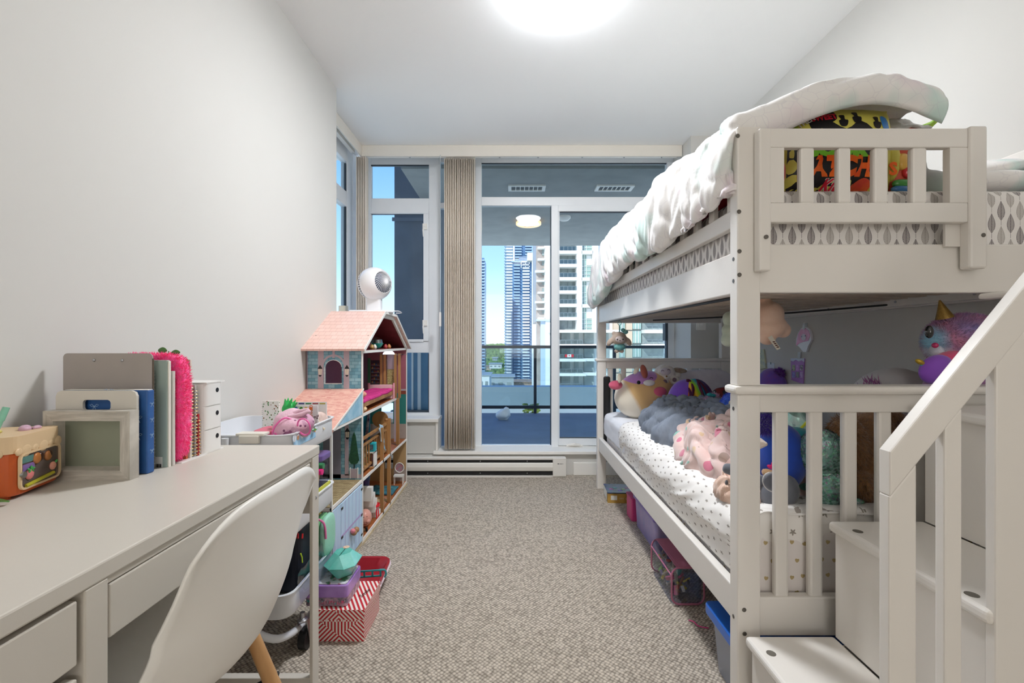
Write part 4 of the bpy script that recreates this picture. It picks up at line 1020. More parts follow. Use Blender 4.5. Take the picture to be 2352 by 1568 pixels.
# leaves beside it, vine leaves above the books
LEAF = mat('plant_leaf', '3c6b34', .35, col2='5f8a45', var=.3, vscale=30)
def leafmb(b, p, d, ln, wd, up=Vector((0, 0, 1)), curl=.2):
    d = Vector(d).normalized(); s_ = d.cross(up).normalized(); n = 8
    vs = []
    for i in range(n+1):
        t = i/n; w_ = wd*math.sin(PI*min(1, t*.92+.04))**.8; q = Vector(p)+d*ln*t-up*curl*ln*t*t
        vs += [q-s_*w_+up*w_*.25, q, q+s_*w_+up*w_*.25]
    b.add(vs, [f for i in range(n) for f in ((3*i, 3*i+1, 3*i+4, 3*i+3), (3*i+1, 3*i+2, 3*i+5, 3*i+4))]); return b
pl = thing('plant_sprig', 'green leafy sprig with a yellow flower lying by the toaster pencil box', 'plant', (-.90, .81, DT))
for (px, py2, ang, L_) in ((-.98, .78, .75, .085), (-.955, .765, .45, .07), (-.975, .80, .3, .06)):
    build('leaf', leafmb(MB(), (px, py2, DT+.008), (math.cos(ang)*1, math.sin(ang)*.6, .15), L_, .015), LEAF, pl, smooth=2, solid=.0006)
b = MB()
for a in range(5): b.ell((-.955+.008*math.cos(a*1.26), .79, .787+.008*math.sin(a*1.26)), (.006, .003, .006), seg=8)
build('petals', b, mat('yellow_petal', 'f0a52a', .5), pl, smooth=True); build('stem', MB().tube([(-.955, .792, .785), (-.965, .80, DT+.004)], .0015, 6), LEAF, pl)
vn = thing('vine_sprig', 'small green leaves peeping above the pink furry notebook', 'plant', (X(388, 1.13), 1.13, Z(820, 1.13)))
for (u, v, a, L_, up) in ((384, 806, PI, .022, -1), (392, 812, .2, .024, -1)):
    build('leaf', leafmb(MB(), (X(u, 1.125), 1.125, Z(v, 1.125)), (math.cos(a), 0, .12), L_, .008, up=Vector((0, up, .35)).normalized(), curl=0), LEAF, vn, smooth=2, solid=.0006)
build('stem', MB().tube([(X(386, 1.125), 1.127, Z(806, 1.125)), (X(386, 1.125), 1.127, Z(860, 1.125)), (X(384, 1.125), 1.127, DT)], .0012, 6), LEAF, vn)

# ============================================================ ROLLING CART
KX0, KX1, KY0, KY1 = -1.04, -.685, 1.40, 1.765
CART = mat('cart_white_enamel', 'e4e6ea', .35, var=.02)
kt = thing('utility_cart', 'white metal three tier rolling cart behind the desk', 'cart', (-.86, 1.58, 0))
def tray(z0, z1):
    b = MB(); r = .04; seg = 6
    def ringp(x0, x1, y0, y1, z, r):
        o = []
        for cx, cy, a0 in ((x1-r, y1-r, 0), (x0+r, y1-r, PI/2), (x0+r, y0+r, PI), (x1-r, y0+r, 1.5*PI)):
            for k in range(seg+1): a = a0+PI/2*k/seg; o.append((cx+r*math.cos(a), cy+r*math.sin(a), z))
        return o
    n = 4*(seg+1); rings = [ringp(KX0+.006, KX1-.006, KY0+.006, KY1-.006, z0, r), ringp(KX0, KX1, KY0, KY1, z0+.012, r), ringp(KX0-.0, KX1+.0, KY0, KY1, z1-.006, r), ringp(KX0-.005, KX1+.005, KY0-.005, KY1+.005, z1-.003, r), ringp(KX0-.005, KX1+.005, KY0-.005, KY1+.005, z1, r), ringp(KX0+.003, KX1-.003, KY0+.003, KY1-.003, z1, r), ringp(KX0+.003, KX1-.003, KY0+.003, KY1-.003, z0+.01, r)]
    vs = [p for q in rings for p in q]
    fs = [(i*n+k, i*n+(k+1) % n, (i+1)*n+(k+1) % n, (i+1)*n+k) for i in range(len(rings)-1) for k in range(n)]
    fs += [tuple(range(n-1, -1, -1)), tuple((len(rings)-1)*n+k for k in range(n))]
    b.add(vs, fs); return b
for z1 in (.757, .508, .262): build('tray', tray(z1-.078, z1), CART, kt, smooth=True)
for (xa, ya) in ((-.895, KY0-.012), (-.895, KY1+.012)):
    sgn = -1 if ya < 1.5 else 1
    pts = [(xa-.02, ya, .752), (xa-.02, ya, .20), (xa-.012, ya, .155), (xa+.02, ya+.0, .135)]
    build('leg_tube', MB().tube([(xa-.045, ya, .75), (xa-.045, ya, .30)], .0105, 12).tube([(xa+.02, ya, .75), (xa+.02, ya, .30)], .0105, 12), CART, kt, smooth=True)
def bez(ps, n=24): return [Vector(catm(ps, i/n)) for i in range(n+1)]
build('base_tube', MB().tube(bez([(X(570, 1.40), 1.40, .25), (X(574, 1.40), 1.40, Z(1405, 1.40)), (X(585, 1.40), 1.40, Z(1448, 1.40)), (X(622, 1.41), 1.41, Z(1466, 1.41)), (X(655, 1.45), 1.45, Z(1462, 1.45)), (X(690, 1.56), 1.56, Z(1437, 1.56)), (X(722, 1.72), 1.72, Z(1395, 1.72)), (-.71, 1.76, .16)]), .0115, 12), CART, kt, smooth=True)
build('base_tube', MB().tube(bez([(-1.0, 1.40, .25), (-1.0, 1.40, .17), (-.98, 1.41, .13), (-.96, 1.5, .125), (-.94, 1.7, .13)]), .0115, 12), CART, kt, smooth=True)
def caster(cx, cy):
    b = MB().cyl((cx, cy, .135), (cx, cy, .112), .008).ell((cx, cy, .11), (.018, .018, .008), seg=14).prism([(cy-.004, .11), (cy+.022, .105), (cy+.03, .04), (cy+.018, .03)], 'x', cx-.017, cx-.014).prism([(cy-.004, .11), (cy+.022, .105), (cy+.03, .04), (cy+.018, .03)], 'x', cx+.014, cx+.017)
    c = build('caster_fork', b, METAL, kt)
    build('caster_wheel', MB().cyl((cx-.012, cy+.022, .036), (cx+.012, cy+.022, .036), .035, seg=24), BLACKP, c, smooth=True)
caster(X(698, 1.54), 1.53); caster(-.98, 1.45); caster(-.72, 1.74); caster(-.96, 1.72)
hc = MB().box(X(548, 1.4), X(612, 1.4), 1.383, 1.42, .757, .765).rbox(X(550, 1.385), X(596, 1.385), 1.378, 1.392, .735, .759, .004); build('tube_clip', hc, mat('clip_cream', 'e2ddd2', .4), kt, bevel=.002)
stk = build('cloud_sticker', MB().box(KX1+.0005, KX1+.0012, 1.425, 1.585, .712, .742), mat('sticker_sky_blue', '8cc4ec', .4, col2='b9dcf4', var=.3, vscale=60), kt)
b = MB()
for k in range(7): b.add(disc(.012-.003*(k % 2), face_px(KX1+.0012, 1.43+.026*k, .741), 14, .0006).v, disc(.012, face_px(0, 0, 0), 14).f)
build('sticker_scallops', b, mat('sticker_white', 'e8eef8', .4), stk)
b = MB()
for k in range(4): b.add(disc(.0075, face_px(KX1+.0019, 1.452+.042*k, .738), 14, .0006).v, disc(.0075, face_px(0, 0, 0), 14).f)
build('sticker_dots', b, mat('sticker_tan', 'c9946c', .4), stk)
# things in the top tray (z floor .69)
TZ = .691
def box_thing(name, lab, cat, x0, x1, y0, y1, z0, z1, cc, bev=.002, rough=.5, group=None, mm=None):
    t = thing(name, lab, cat, ((x0+x1)/2, (y0+y1)/2, z0), group); return t
# patterned spiral notebook
y = 1.64; t = thing('notebook', 'small white wire bound notebook with a speckled leaf print in the cart', 'notebook', (X(620, y), y, TZ))
def speck(nt):
    v = nt.nodes.new('ShaderNodeTexVoronoi'); v.inputs['Scale'].default_value = 110; tcx = nt.nodes.new('ShaderNodeTexCoord'); nt.links.new(tcx.outputs['Object'], v.inputs['Vector'])
    a = E(nt, v.outputs['Distance']) < .3; return mixc(nt, a, lin('f0ece6'), mixc(nt, (nz(nt, 60).__gt__(.5)), lin('8a5a3c'), lin('5f8a5a')))
card('cover', X(603, y), X(640, y), y, y+.008, TZ, Z(921, y), mat('speckled_print', 'f0ece6', .6, fn=speck), t)
b = MB()
for k in range(14): b.tube([(X(603, y)+.004*math.cos(a*PI/4), y+.004+.004*math.sin(a*PI/4), TZ+.03+k*.0075) for a in range(8)], .0007, 4, True)
build('wire_binding', b, METAL, t)
# green cactus topped bottle
t = thing('toy_bottle', 'blue patterned bottle with a green leafy stopper in the cart', 'bottle', (X(634, 1.60), 1.60, TZ))
M_ = rot(X(634, 1.6), 1.60, TZ, ry=.35)
b = MB(M_).lathe([(.018, 0), (.023, .01), (.024, .07), (.018, .095), (.012, .10)], seg=20); build('body', b, mat('fish_scale_blue', '2f7fa0', .4, col2='4f9a5a', var=.5, vscale=70), t, smooth=True)
b = MB(M_).ell((0, 0, .125), (.021, .019, .024), seg=16)
for a in range(5): b.tube([Vector((.012*math.cos(a*1.26), .012*math.sin(a*1.26), .138)), Vector((.022*math.cos(a*1.26), .02*math.sin(a*1.26), .158))], [.008, .001], 8)
b.tube([(0, 0, .14), (0, 0, .165)], [.009, .001], 8)
build('leafy_stopper', b, mat('bright_green', '2fb457', .4, var=.1), t, smooth=True)
# pink lidded tub
t = thing('tub', 'round pink lidded plastic tub at the near end of the cart tray', 'tub', (X(622, 1.50), 1.50, TZ))
PKP = mat('coral_pink_plastic', 'd9607c', .35, var=.05)
build('bowl', MB().rbox(X(595, 1.5), X(650, 1.5), 1.46, 1.55, TZ, .742, .02, taper=.12), mat('clear_pinkish', 'd8a0b0', .3), t, bevel=.003)
build('lid', MB().rbox(X(593, 1.5), X(652, 1.5), 1.457, 1.553, .742, .758, .022), PKP, t, bevel=.004, bseg=3)
# pink drawstring pouch
t = thing('drawstring_pouch', 'pink drawstring pouch with a cat print and hot pink piping lying in the cart', 'pouch', (X(660, 1.50), 1.50, .70))
def pouch_fn(nt):
    v = nt.nodes.new('ShaderNodeTexVoronoi'); v.inputs['Scale'].default_value = 55; tcx = nt.nodes.new('ShaderNodeTexCoord'); nt.links.new(tcx.outputs['Object'], v.inputs['Vector'])
    a = E(nt, v.outputs['Distance']) < .22; n = nz(nt, 9) > .5
    return mixc(nt, a, mixc(nt, n, lin('dfb4c6'), lin('c99ab2')), lin('7d4a6a'))
PM = mat('pink_print_cloth', 'dfb4c6', .7, fn=pouch_fn, bump=.3, bscale=60)
PCL = mat('pale_pink_cloth', 'e3bccb', .7, var=.1, vscale=20, bump=.4, bscale=50)
cx_, cy_ = X(672, 1.5), 1.5
build('bag', MB().ell((cx_+.0, cy_, .752), (.075, .055, .045), ns=.014, nf=16, seg=32, ry=-.5), PM, t, smooth=2)
build('bag_top', MB().ell((cx_-.02, cy_+.015, .775), (.058, .045, .040), ns=.010, nf=22, seg=28, ry=-.6), PCL, t, smooth=2)
b = MB(); c = Vector((cx_+.012, cy_-.01, .808))
build('gathered_neck', MB().tube([c+Vector((.035*math.cos(a*PI/6)+.01, .01*math.sin(a*PI/6), .010*math.sin(a*PI/6+1)+.002*(a % 2))) for a in range(12)], [.008, .006]*6, 10, True), PCL, t, smooth=2)
HP = mat('hot_pink_piping', 'f06bb0', .4, var=.05)
build('piping', MB().tube(bez([(cx_-.038, cy_-.06, .725), (cx_-.032, cy_-.056, .77), (cx_-.005, cy_-.045, .80), (cx_+.02, cy_-.03, .79)]), .0028, 8).tube(bez([(cx_-.03, cy_-.057, .755), (cx_-.005, cy_-.06, .735), (cx_+.015, cy_-.06, .718)]), .0026, 8), HP, t, smooth=True)
build('drawcord_loop', MB().tube([(cx_+.058+.020*math.cos(a*PI/9), cy_-.045-.01*math.sin(a*PI/9), .772+.028*math.sin(a*PI/9)) for a in range(18)], .0025, 8, True), HP, t, smooth=True)
build('cat_patch', MB().ell((cx_+.01, cy_-.056, .755), (.015, .003, .017), seg=14), mat('patch_mauve', '9a5a80', .6, var=.3, vscale=90), t, smooth=2)
# books
y = 1.62; t = thing('activity_book', 'white connect the dots book with four coloured dots leaning in the cart', 'book', (X(700, y), y, TZ))
WBK = mat('book_white', 'e9e6e6', .5, var=.03)
card('cover', X(655, y), X(730, y), y, y+.004, TZ, Z(931, y), WBK, t)
for u, cc in ((680, '2f6fc4'), (692, '3f9a3c'), (703, 'd8c05a'), (714, 'e0702c')): build('printed_dot', disc(.0062, face_cam(X(u, y), y-.0004, Z(938, y)), 18), mat('dot_'+cc, cc, .5), t)
build('title', textmb('CONNECT', .017, face_cam(X(714, y), y-.0004, Z(956, y), roll=-PI/2)), mat('dot_e0702c', 'e0702c'), t)
build('title', textmb('COLOR', .013, face_cam(X(703, y), y-.0004, Z(954, y), roll=-PI/2)), mat('dot_d8c05a', 'd8c05a'), t)
build('title', textmb('The\n D', .010, face_cam(X(726, y), y-.0004, Z(957, y), roll=-PI/2), bold=.0003), mat('title_maroon', '5a1c2c', .5), t)
y = 1.70; t = thing('activity_book', 'white book with a strip of coloured blocks along its top behind the dots book', 'book', (X(720, y), y, TZ))
card('cover', X(668, y), X(750, y), y, y+.004, TZ, Z(923, y), WBK, t)
for k, cc in enumerate(('8a8038', '3c3478', '2f7a4a', '9a3c44', 'b9a84a')): build('printed_block', MB().box(X(670+16*k, y), X(683+16*k, y), y-.0006, y, Z(928, y), Z(925, y)), mat('blk_'+cc, cc, .5), t)
t = thing('gauze_pouch', 'clear gauze pouch with cream ribbon at the far end of the cart tray', 'pouch', (X(756, 1.67), 1.67, TZ))
build('bag', MB().ell((X(736, 1.69), 1.69, .742), (.024, .04, .045), ns=.01, nf=25, seg=24), mat('cream_pink_fabric', 'e6d2cb', .7, col2='cdb0a4', var=.3, vscale=35, bump=.4, bscale=60), t, smooth=2)
b = MB()
for k in range(5): b.tube(bez([(X(722, 1.65)+.004*k, 1.65, .73), (X(727, 1.65)+.004*k, 1.645, .765-.004*k), (X(736, 1.65)+.003*k, 1.65, .75-.006*k), (X(740, 1.65)+.002*k, 1.655, .73)], 10), .002, 6)
build('ribbon', b, mat('ribbon_cream', 'e2d8c4', .6), t, smooth=True)
t = thing('toy_plant', 'tiny green toy plant with a yellow charm in front of the dots book', 'toy', (X(712, 1.6), 1.6, TZ))
b = MB()
for k in range(9): leafmb(b, (X(712, 1.56), 1.56, .735), (math.cos(k*.7), math.sin(k*.7)*.5, .5), .028, .006)
build('leaf', b, mat('toy_green', '3f9a3c', .5, var=.2), t, solid=.0005); build('charm', MB().ell((X(706, 1.55), 1.55, .748), (.010, .008, .009), seg=12), mat('toy_yellow', 'd8c23c', .4), t, smooth=True)
build('dark_pad', MB().box(X(700, 1.6), X(722, 1.6), 1.57, 1.60, TZ, .722), mat('dark_green_pad', '24402c', .6), t)
# middle tray
MZ = .442
t = thing('zip_case', 'clear plastic zip case with a purple band standing in the middle cart tray', 'case', (-.75, 1.70, MZ))
CLR = glassmat('clear_plastic', 'e6e9f4', .10, .05)
build('case_body', MB().rbox(-.86, -.70, 1.66, 1.745, MZ, .625, .02, taper=-.02), CLR, t)
build('zip_band', MB().rbox(-.865, -.692, 1.65, 1.75, .605, .628, .02), mat('purple_band', '6f5896', .4, var=.1), t, bevel=.004)
for k, (zz, cc, nn) in enumerate(((.592, '3f8a5c', 'green'), (.574, 'ee2a86', 'pink'))): build('roll', MB().cyl((-.86, 1.655-.01*k, zz), (-.685, 1.655-.01*k, zz), .011, seg=14), mat('roll_'+nn, cc, .4, var=.1), t, smooth=True)
t = thing('pencil_case', 'small lilac hard case in the middle cart tray', 'case', (-.76, 1.60, MZ))
build('shell', MB().rbox(-.82, -.742, 1.60, 1.635, MZ, .56, .015), mat('lilac_plastic', 'a994b8', .3, var=.1, coat=.3), t, bevel=.008, bseg=3)
t = thing('paper_tube', 'tan cardboard tube leaning in the middle cart tray', 'tube', (-.715, 1.66, MZ))
build('tube', MB().cyl((-.725, 1.64, MZ), (-.705, 1.66, .59), .010, seg=14), mat('kraft', 'b08f62', .8, var=.1), t, smooth=True)
t = thing('yellow_folder', 'thin yellow folder edge along the middle cart tray', 'folder', (-.70, 1.58, MZ))
build('sheet', MB().box(-.697, -.695, 1.45, 1.74, MZ, .516), mat('yellow_card', 'd9d85c', .6), t)
# bottom tray
BZ = .196
t = thing('pencil_case', 'rainbow striped soft case in hot pink, green and mint in the bottom cart tray', 'case', (-.71, 1.70, BZ))
for k, (cc, nn) in enumerate((('f02c7a', 'hot_pink'), ('e8c05a', 'yellow'), ('7fc08a', 'green'), ('9fd8c0', 'mint'))):
    x_ = -.755+.022*k
    build('stripe', MB().ell((x_, 1.70, .325), (.014, .055, .075), seg=22, pw=.6), mat('case_'+nn, cc, .6, var=.1, bump=.2, bscale=80), t, smooth=2)
build('strap', MB().tube(bez([(-.76, 1.645, .38), (-.72, 1.638, .405), (-.682, 1.645, .39), (-.675, 1.65, .33)]), .004, 8), mat('strap_pink', 'e87ab0', .5), t, smooth=True)
t = thing('clear_pouch', 'crinkled clear plastic pouch under the rainbow case in the cart', 'pouch', (-.70, 1.62, BZ))
build('bag', MB().grid(lambda a, b_: (-.675-.01*b_+.004*fnoise((a*5, b_*3, 1), 1), 1.45+.3*a, .20+.10*b_+.03*a*b_+.006*fnoise((a*7, b_*4, 3), 1)), 20, 10), glassmat('clear_film', 'e6eaf4', .18, .1), t, smooth=2)
build('contents', MB().ell((-.72, 1.70, .25), (.03, .05, .04), ns=.015, nf=14, seg=20), mat('peach_clutter', 'd8a898', .5, col2='e4dad0', var=.4, vscale=30), t, smooth=2)
NAVY = mat('navy_nylon', '151a28', .55, var=.15, vscale=20, bump=.3, bscale=700)
t = thing('lunch_bag', 'large black lunch bag with a lime green zip pull in the bottom cart tray', 'bag', (-.76, 1.62, BZ))
build('body', MB().rbox(-.93, -.715, 1.53, 1.70, BZ, .405, .025), NAVY, t, bevel=.012, bseg=3)
build('flap_handle', MB().tube(bez([(-.90, 1.53, .38), (-.85, 1.515, .40), (-.80, 1.515, .39), (-.77, 1.53, .34)]), .006, 8), NAVY, t, smooth=True)
build('zip_pull', MB().tube([(-.713, 1.535, .33), (-.711, 1.54, .315), (-.712, 1.545, .295)], .0022, 8), mat('lime_cord', 'd4ee3c', .5), t, smooth=True)
t = thing('camera_case', 'small black case with a grey zip in front of the large lunch bag', 'bag', (-.80, 1.45, BZ))
build('body', MB().rbox(-.90, -.765, 1.415, 1.50, BZ, .345, .02), NAVY, t, bevel=.014, bseg=3)
build('zip', MB().tube(bez([(-.80, 1.412, .335), (-.785, 1.411, .31), (-.778, 1.412, .25), (-.777, 1.412, .21)]), .0022, 8), mat('zip_grey', '5b6676', .4, .5), t, smooth=True)
build('zip_pull', MB().rbox(-.79, -.782, 1.405, 1.409, .285, .315, .002), MATS['zip_grey'], t)
t = thing('toy_charm', 'small glossy red animal charm on top of the black bags', 'toy', (X(680, 1.5), 1.5, .40))
RD = mat('glossy_red', 'd01f2c', .2, coat=.6, var=.05)
b = MB().ell((X(676, 1.5), 1.5, .413), (.013, .008, .008), seg=14).ell((X(688, 1.5), 1.5, .428), (.007, .006, .007), seg=12).tube([(X(686, 1.5), 1.5, .433), (X(689, 1.5), 1.5, .442)], .003, 6)
for a in (668, 674, 680, 685, 695): b.tube([(X(a, 1.5), 1.5, .412), (X(a+1, 1.5), 1.495, .398)], .003, 6)
build('figure', b, RD, t, smooth=True)
t = thing('quilted_pouch', 'dusky mauve quilted pouch beneath the middle tray of the cart', 'pouch', (-.79, 1.62, .405))
def chev(nt):
    x, y, z = coords(nt); s_ = ((z*60+((x*30).frac()-.5).abs()*2).frac()-.5).abs(); return mixc(nt, s_ < .12, lin('b39aa2'), lin('7d6a74'))
build('body', MB().rbox(-.93, -.72, 1.55, 1.70, .406, .44, .02), mat('quilt_mauve', 'b39aa2', .6, fn=chev), t, bevel=.008)

# ============================================================ BOXES ON THE FLOOR BY THE CART
def strip_fn(nt):
    x, y, z = coords(nt, 'Generated'); x2, y2, z2 = coords(nt)
    g = nt.nodes.new('ShaderNodeNewGeometry'); s = nt.nodes.new('ShaderNodeSeparateXYZ'); nt.links.new(g.outputs['True Normal'], s.inputs[0])
    nx, ny, nz_ = [E(nt, s.outputs[i]).abs() for i in range(3)]
    top = nz_ > .5; fr = ny > .5
    a = (x2*1.0+y2*0.55)*62; bq = ((y2*1.0)+(z2*.8))*110; r = (x2.abs()*-1+z2*1.0)
    ins = ((x2.abs()*.75+(z2-.07).abs()) < .05)
    c = ((x2*((z2-.07) > 0)*1.0-x2*((z2-.07) < 0)*1.0)*85+((z2-.07) > 0)*.0)*ins+((x2.abs()+z2*1.0)*62)*(1-ins)
    s1 = (a*top+c*fr*(1-top)+bq*(1-top)*(1-fr)).frac() < .5
    return mixc(nt, s1, lin('f0e9e2'), lin('c4222e'))
gb = thing('gift_box', 'flat red and white candy striped shoe box on the carpet by the cart', 'box', (-.56, 1.75, 0))
gx0, gx1 = X(722, 1.585), X(836, 1.585)
GBM = mat('candy_stripe_card', 'f0e9e2', .6, fn=strip_fn)
gz1 = Z(1399, 1.585)
build('carton', MB().box(gx0, gx1, 1.585, 1.77, 0, gz1-.004), GBM, gb, bevel=.001)
build('lid', MB().box(gx0-.003, gx1+.003, 1.582, 1.773, gz1-.035, gz1), GBM, gb, bevel=.001)
build('lettering', textmb('Smile', .026, Matrix.Translation((gx1-.03, 1.685, gz1+.0008)) @ Matrix.Rotation(1.25, 4, 'Z'), shear=.3), mat('print_brown', '5a2a20', .6), gb)
for k in range(3): build('side_hole', disc(.004, face_cam(gx0+.045+.03*k, 1.5815, .075), 12), mat('hole_white', 'f0e0dc', .5), gb)
pc = thing('bead_case', 'clear bead case with a purple band and floral lid on the striped box', 'case', (-.62, 1.68, gz1))
px0, px1 = X(700, 1.60), X(797, 1.60)
build('base', MB().rbox(px0, px1, 1.60, 1.745, gz1+.001, gz1+.034, .012), mat('bead_clutter', 'c9a0b4', .3, col2='4f5a6a', var=.6, vscale=60, coat=.4), pc, bevel=.003)
build('purple_band', MB().rbox(px0-.002, px1+.002, 1.598, 1.747, gz1+.032, gz1+.075, .012), mat('violet_plastic', '8e62b4', .3, col2='b48cd4', var=.2, vscale=10, coat=.3), pc, bevel=.003)
def flor(nt):
    return mixc(nt, ((nz(nt, 28)-.5)*12).max(0).min(1), lin('dcdce4'), mixc(nt, nz(nt, 50) > .5, lin('b04a5a'), lin('4c7a5a')))
build('floral_lid', MB().rbox(px0+.004, px1-.004, 1.605, 1.740, gz1+.075, gz1+.08, .01), mat('floral_print', 'dcdce4', .4, fn=flor), pc, bevel=.002)
b = MB(); R.seed(2)
for k in range(16): b.ell((px0+.008+.0088*k, 1.5985, gz1+.016+R.uniform(-.004, .004)), (.0045, .002, .006), seg=8)
build('bead', b, mat('pink_beads', 'e8467c', .4, col2='3c9a9a', var=.6, vscale=90), pc, smooth=True)
tl = thing('gem_case', 'translucent turquoise faceted case on top of the purple bead case', 'case', (-.60, 1.75, gz1+.081))
TQ = mat('turquoise_plastic', '56c4b4', .18, col2='8adcd0', var=.3, vscale=12, alpha=.86, coat=.6)
za = gz1+.082; ux0, ux1 = X(748, 1.66), X(820, 1.66)
def gem(z0, z1, ins0, ins1, b):
    def rg(i, z): return [(ux0+i, 1.61+i+.03, z), (ux0+i+.03, 1.61+i, z), (ux1-i-.03, 1.61+i, z), (ux1-i, 1.61+i+.03, z), (ux1-i, 1.75-i-.03, z), (ux1-i-.03, 1.75-i, z), (ux0+i+.03, 1.75-i, z), (ux0+i, 1.75-i-.03, z)]
    v = rg(ins0, z0)+rg(ins1, z1); return b.add(v, [tuple(range(7, -1, -1)), tuple(range(8, 16))]+[(i, (i+1) % 8, (i+1) % 8+8, i+8) for i in range(8)])
build('base', gem(za, za+.042, .022, 0, MB()), TQ, tl, bevel=.002)
build('lid', gem(za+.043, za+.078, 0, .028, MB()), TQ, tl, bevel=.002)
build('sticker', disc(.012, Matrix.Translation(((ux0+ux1)/2-.0, 1.71, za+.0785)), 18), mat('sticker_orange', 'd89068', .4, col2='e8e0d0', var=.5, vscale=120), tl)
rb = thing('serving_tray', 'square dark red plastic tray with a white rim behind the striped box', 'tray', (-.50, 2.02, 0))
rx0, rx1 = X(800, 2.1), X(893, 1.92)
M_ = rot((rx0+rx1)/2, 2.0, .085, rx=-.55)
def rtray(b, s, z0, z1, r=.04):
    b.rbox(-.085*s, .085*s, -.11*s, .11*s, z0, z1, r*s, 6, taper=.12); return b
RDK = mat('dark_red_plastic', 'a3202e', .3, var=.06, coat=.3)
M_ = rot(-.635, 1.915, .055, rx=.12)
b = MB(M_); 
def ring_(sx, sy, z, r=.045):
    o = []
    for cx, cy, a0 in ((sx-r, sy-r, 0), (-sx+r, sy-r, PI/2), (-sx+r, -sy+r, PI), (sx-r, -sy+r, 1.5*PI)):
        for k in range(7): a = a0+PI/2*k/6; o.append((cx+r*math.cos(a), cy+r*math.sin(a), z))
    return o
rs = [ring_(.07, .085, -.03), ring_(.095, .115, .012), ring_(.10, .12, .014), ring_(.10, .12, .018), ring_(.09, .11, .016), ring_(.068, .083, -.024)]; n = 28
b.add([p for q in rs for p in q], [(i*n+k, i*n+(k+1) % n, (i+1)*n+(k+1) % n, (i+1)*n+k) for i in range(5) for k in range(n)]+[tuple(range(n-1, -1, -1)), tuple(5*n+k for k in range(n))])
build('dish', b, RDK, rb, smooth=True)
build('white_rim', MB(M_).tube([Vector(p)+Vector((0, 0, -.006)) for p in ring_(.101, .121, .012)], .004, 6, True), mat('rim_pinkwhite', 'e6d4dc', .4), rb, smooth=True)
tb = thing('toy_bracelet', 'turquoise cut out plastic strip lying in the dark red tray', 'toy', (-.52, 1.95, .07))
TL = mat('teal_plastic', '2f9aa0', .35, var=.05)
b = MB(rot(-.61, 1.85, .085, rx=.2, rz=.15))
b.box(-.09, .075, -.002, .002, .026, .032).box(-.09, .075, -.002, .002, 0, .006)
for k in range(6): b.box(-.09+.032*k, -.083+.032*k, -.002, .002, 0, .03)
b.tube(bez([(.07, 0, .03), (.09, 0, .028), (.095, 0, .01), (.09, 0, -.005)]), .004, 8)
build('strip', b, TL, tb)
# ============================================================ DOLLHOUSE (open side faces the room)
HXR, HXL, HY0, HY1, HM, HP0 = -.767, -1.05, 2.33, 3.32, .006, 1.93
def brick_fn(c1, c2, mort, w, h, kind='Object', axis='xz', var=.5):
    def f(nt):
        x, y, z = coords(nt); a = {'xz': (x, z), 'yz': (y, z), 'xy': (x, y)}[axis]
        row = (a[1]/h).floor(); u = a[0]/w+row.mod(2)*.5; col = u.floor(); fu = u.frac(); fv = (a[1]/h).frac()
        m = (fu < .05).max(fv < .09)
        r = (col*1.7+row*5.3).rnd()
        return mixc(nt, m, mixc(nt, r*var, lin(c1), lin(c2)), lin(mort))
    return f
BRB = mat('blue_stone_print', '6fa3b4', .5, fn=brick_fn('5d94a8', 'a5ccd4', '4a7788', .034, .017, var=.75))
ROOFM = mat('pink_shingle_print', 'e3b5a4', .5, fn=brick_fn('e8c4b8', 'efd2c8', 'd4a89c', .032, .036, axis='xy', var=.6))
ROOF2 = mat('salmon_brick_print', 'd98f80', .5, fn=brick_fn('da978a', 'f0c8b4', 'eab4a6', .022, .012, axis='xy', var=.8))
EDGE = mat('dollhouse_white_edge', 'efece6', .5, var=.02)
RAWM = mat('dollhouse_raw_board', 'd6c4a4', .7, col2='c2ac86', var=.2, vscale=20)
FLW = mat('dollhouse_wood_floor', 'b9713f', .4, col2='8f4f28', var=.5, vscale=20, sc3=(6, 1, 1))
POSTW = mat('dollhouse_post_wood', 'b98a56', .5, col2='94663a', var=.4, vscale=18, sc3=(1, 1, .1), bump=.1)
ROSE = mat('rose_wallpaper', 'a8606e', .6, var=.08, vscale=15); TEALW = mat('teal_wallpaper', '2f7d76', .6, var=.08, vscale=15)
TANW = mat('tan_wallpaper', 'b8976a', .6, var=.08, vscale=10); WAIN = mat('wainscot_print', 'a89a92', .6, var=.08, vscale=30)
LILAC = mat('lilac_trim_print', 'b8a8b0', .5, var=.05)
dh = thing('dollhouse', 'tall open sided wooden dollhouse with pink roofs and blue stone print walls', 'dollhouse', (-.91, 2.6, 0))
def hp(name, x0, x1, y0, y1, z0, z1, m, bev=0, parent=dh): return build(name, MB().box(x0, x1, y0, y1, z0, z1), m, parent, bevel=bev)
# front wall (faces the camera side) with an arched window hole, from z .335 to 1.0
wx0, wx1 = X(747, HY0), X(785, HY0); wz0, wz1, wsp = Z(880, HY0), Z(827, HY0), Z(843, HY0)
b = MB(); b.box(HXL, wx0, HY0, HY0+.008, .33, 1.0).box(wx1, HXR, HY0, HY0+.008, .33, 1.0).box(wx0, wx1, HY0, HY0+.008, .33, wz0)
arch = [(wx0+(wx1-wx0)*(.5-.5*math.cos(PI*k/8)), wsp+(wz1-wsp)*math.sin(PI*k/8)) for k in range(9)]
b.prism(arch+[(wx1, 1.0), (wx0, 1.0)], 'y', HY0, HY0+.008)
build('facade', b, BRB, dh)
hp('corner_edge', HXR-.004, HXR+.002, HY0-.002, HY0+.010, 0, 1.0, EDGE)
hp('corner_edge', HXL-.001, HXL+.003, HY0-.002, HY0+.010, .33, 1.0, mat('facade_lilac', 'a08a98', .6))
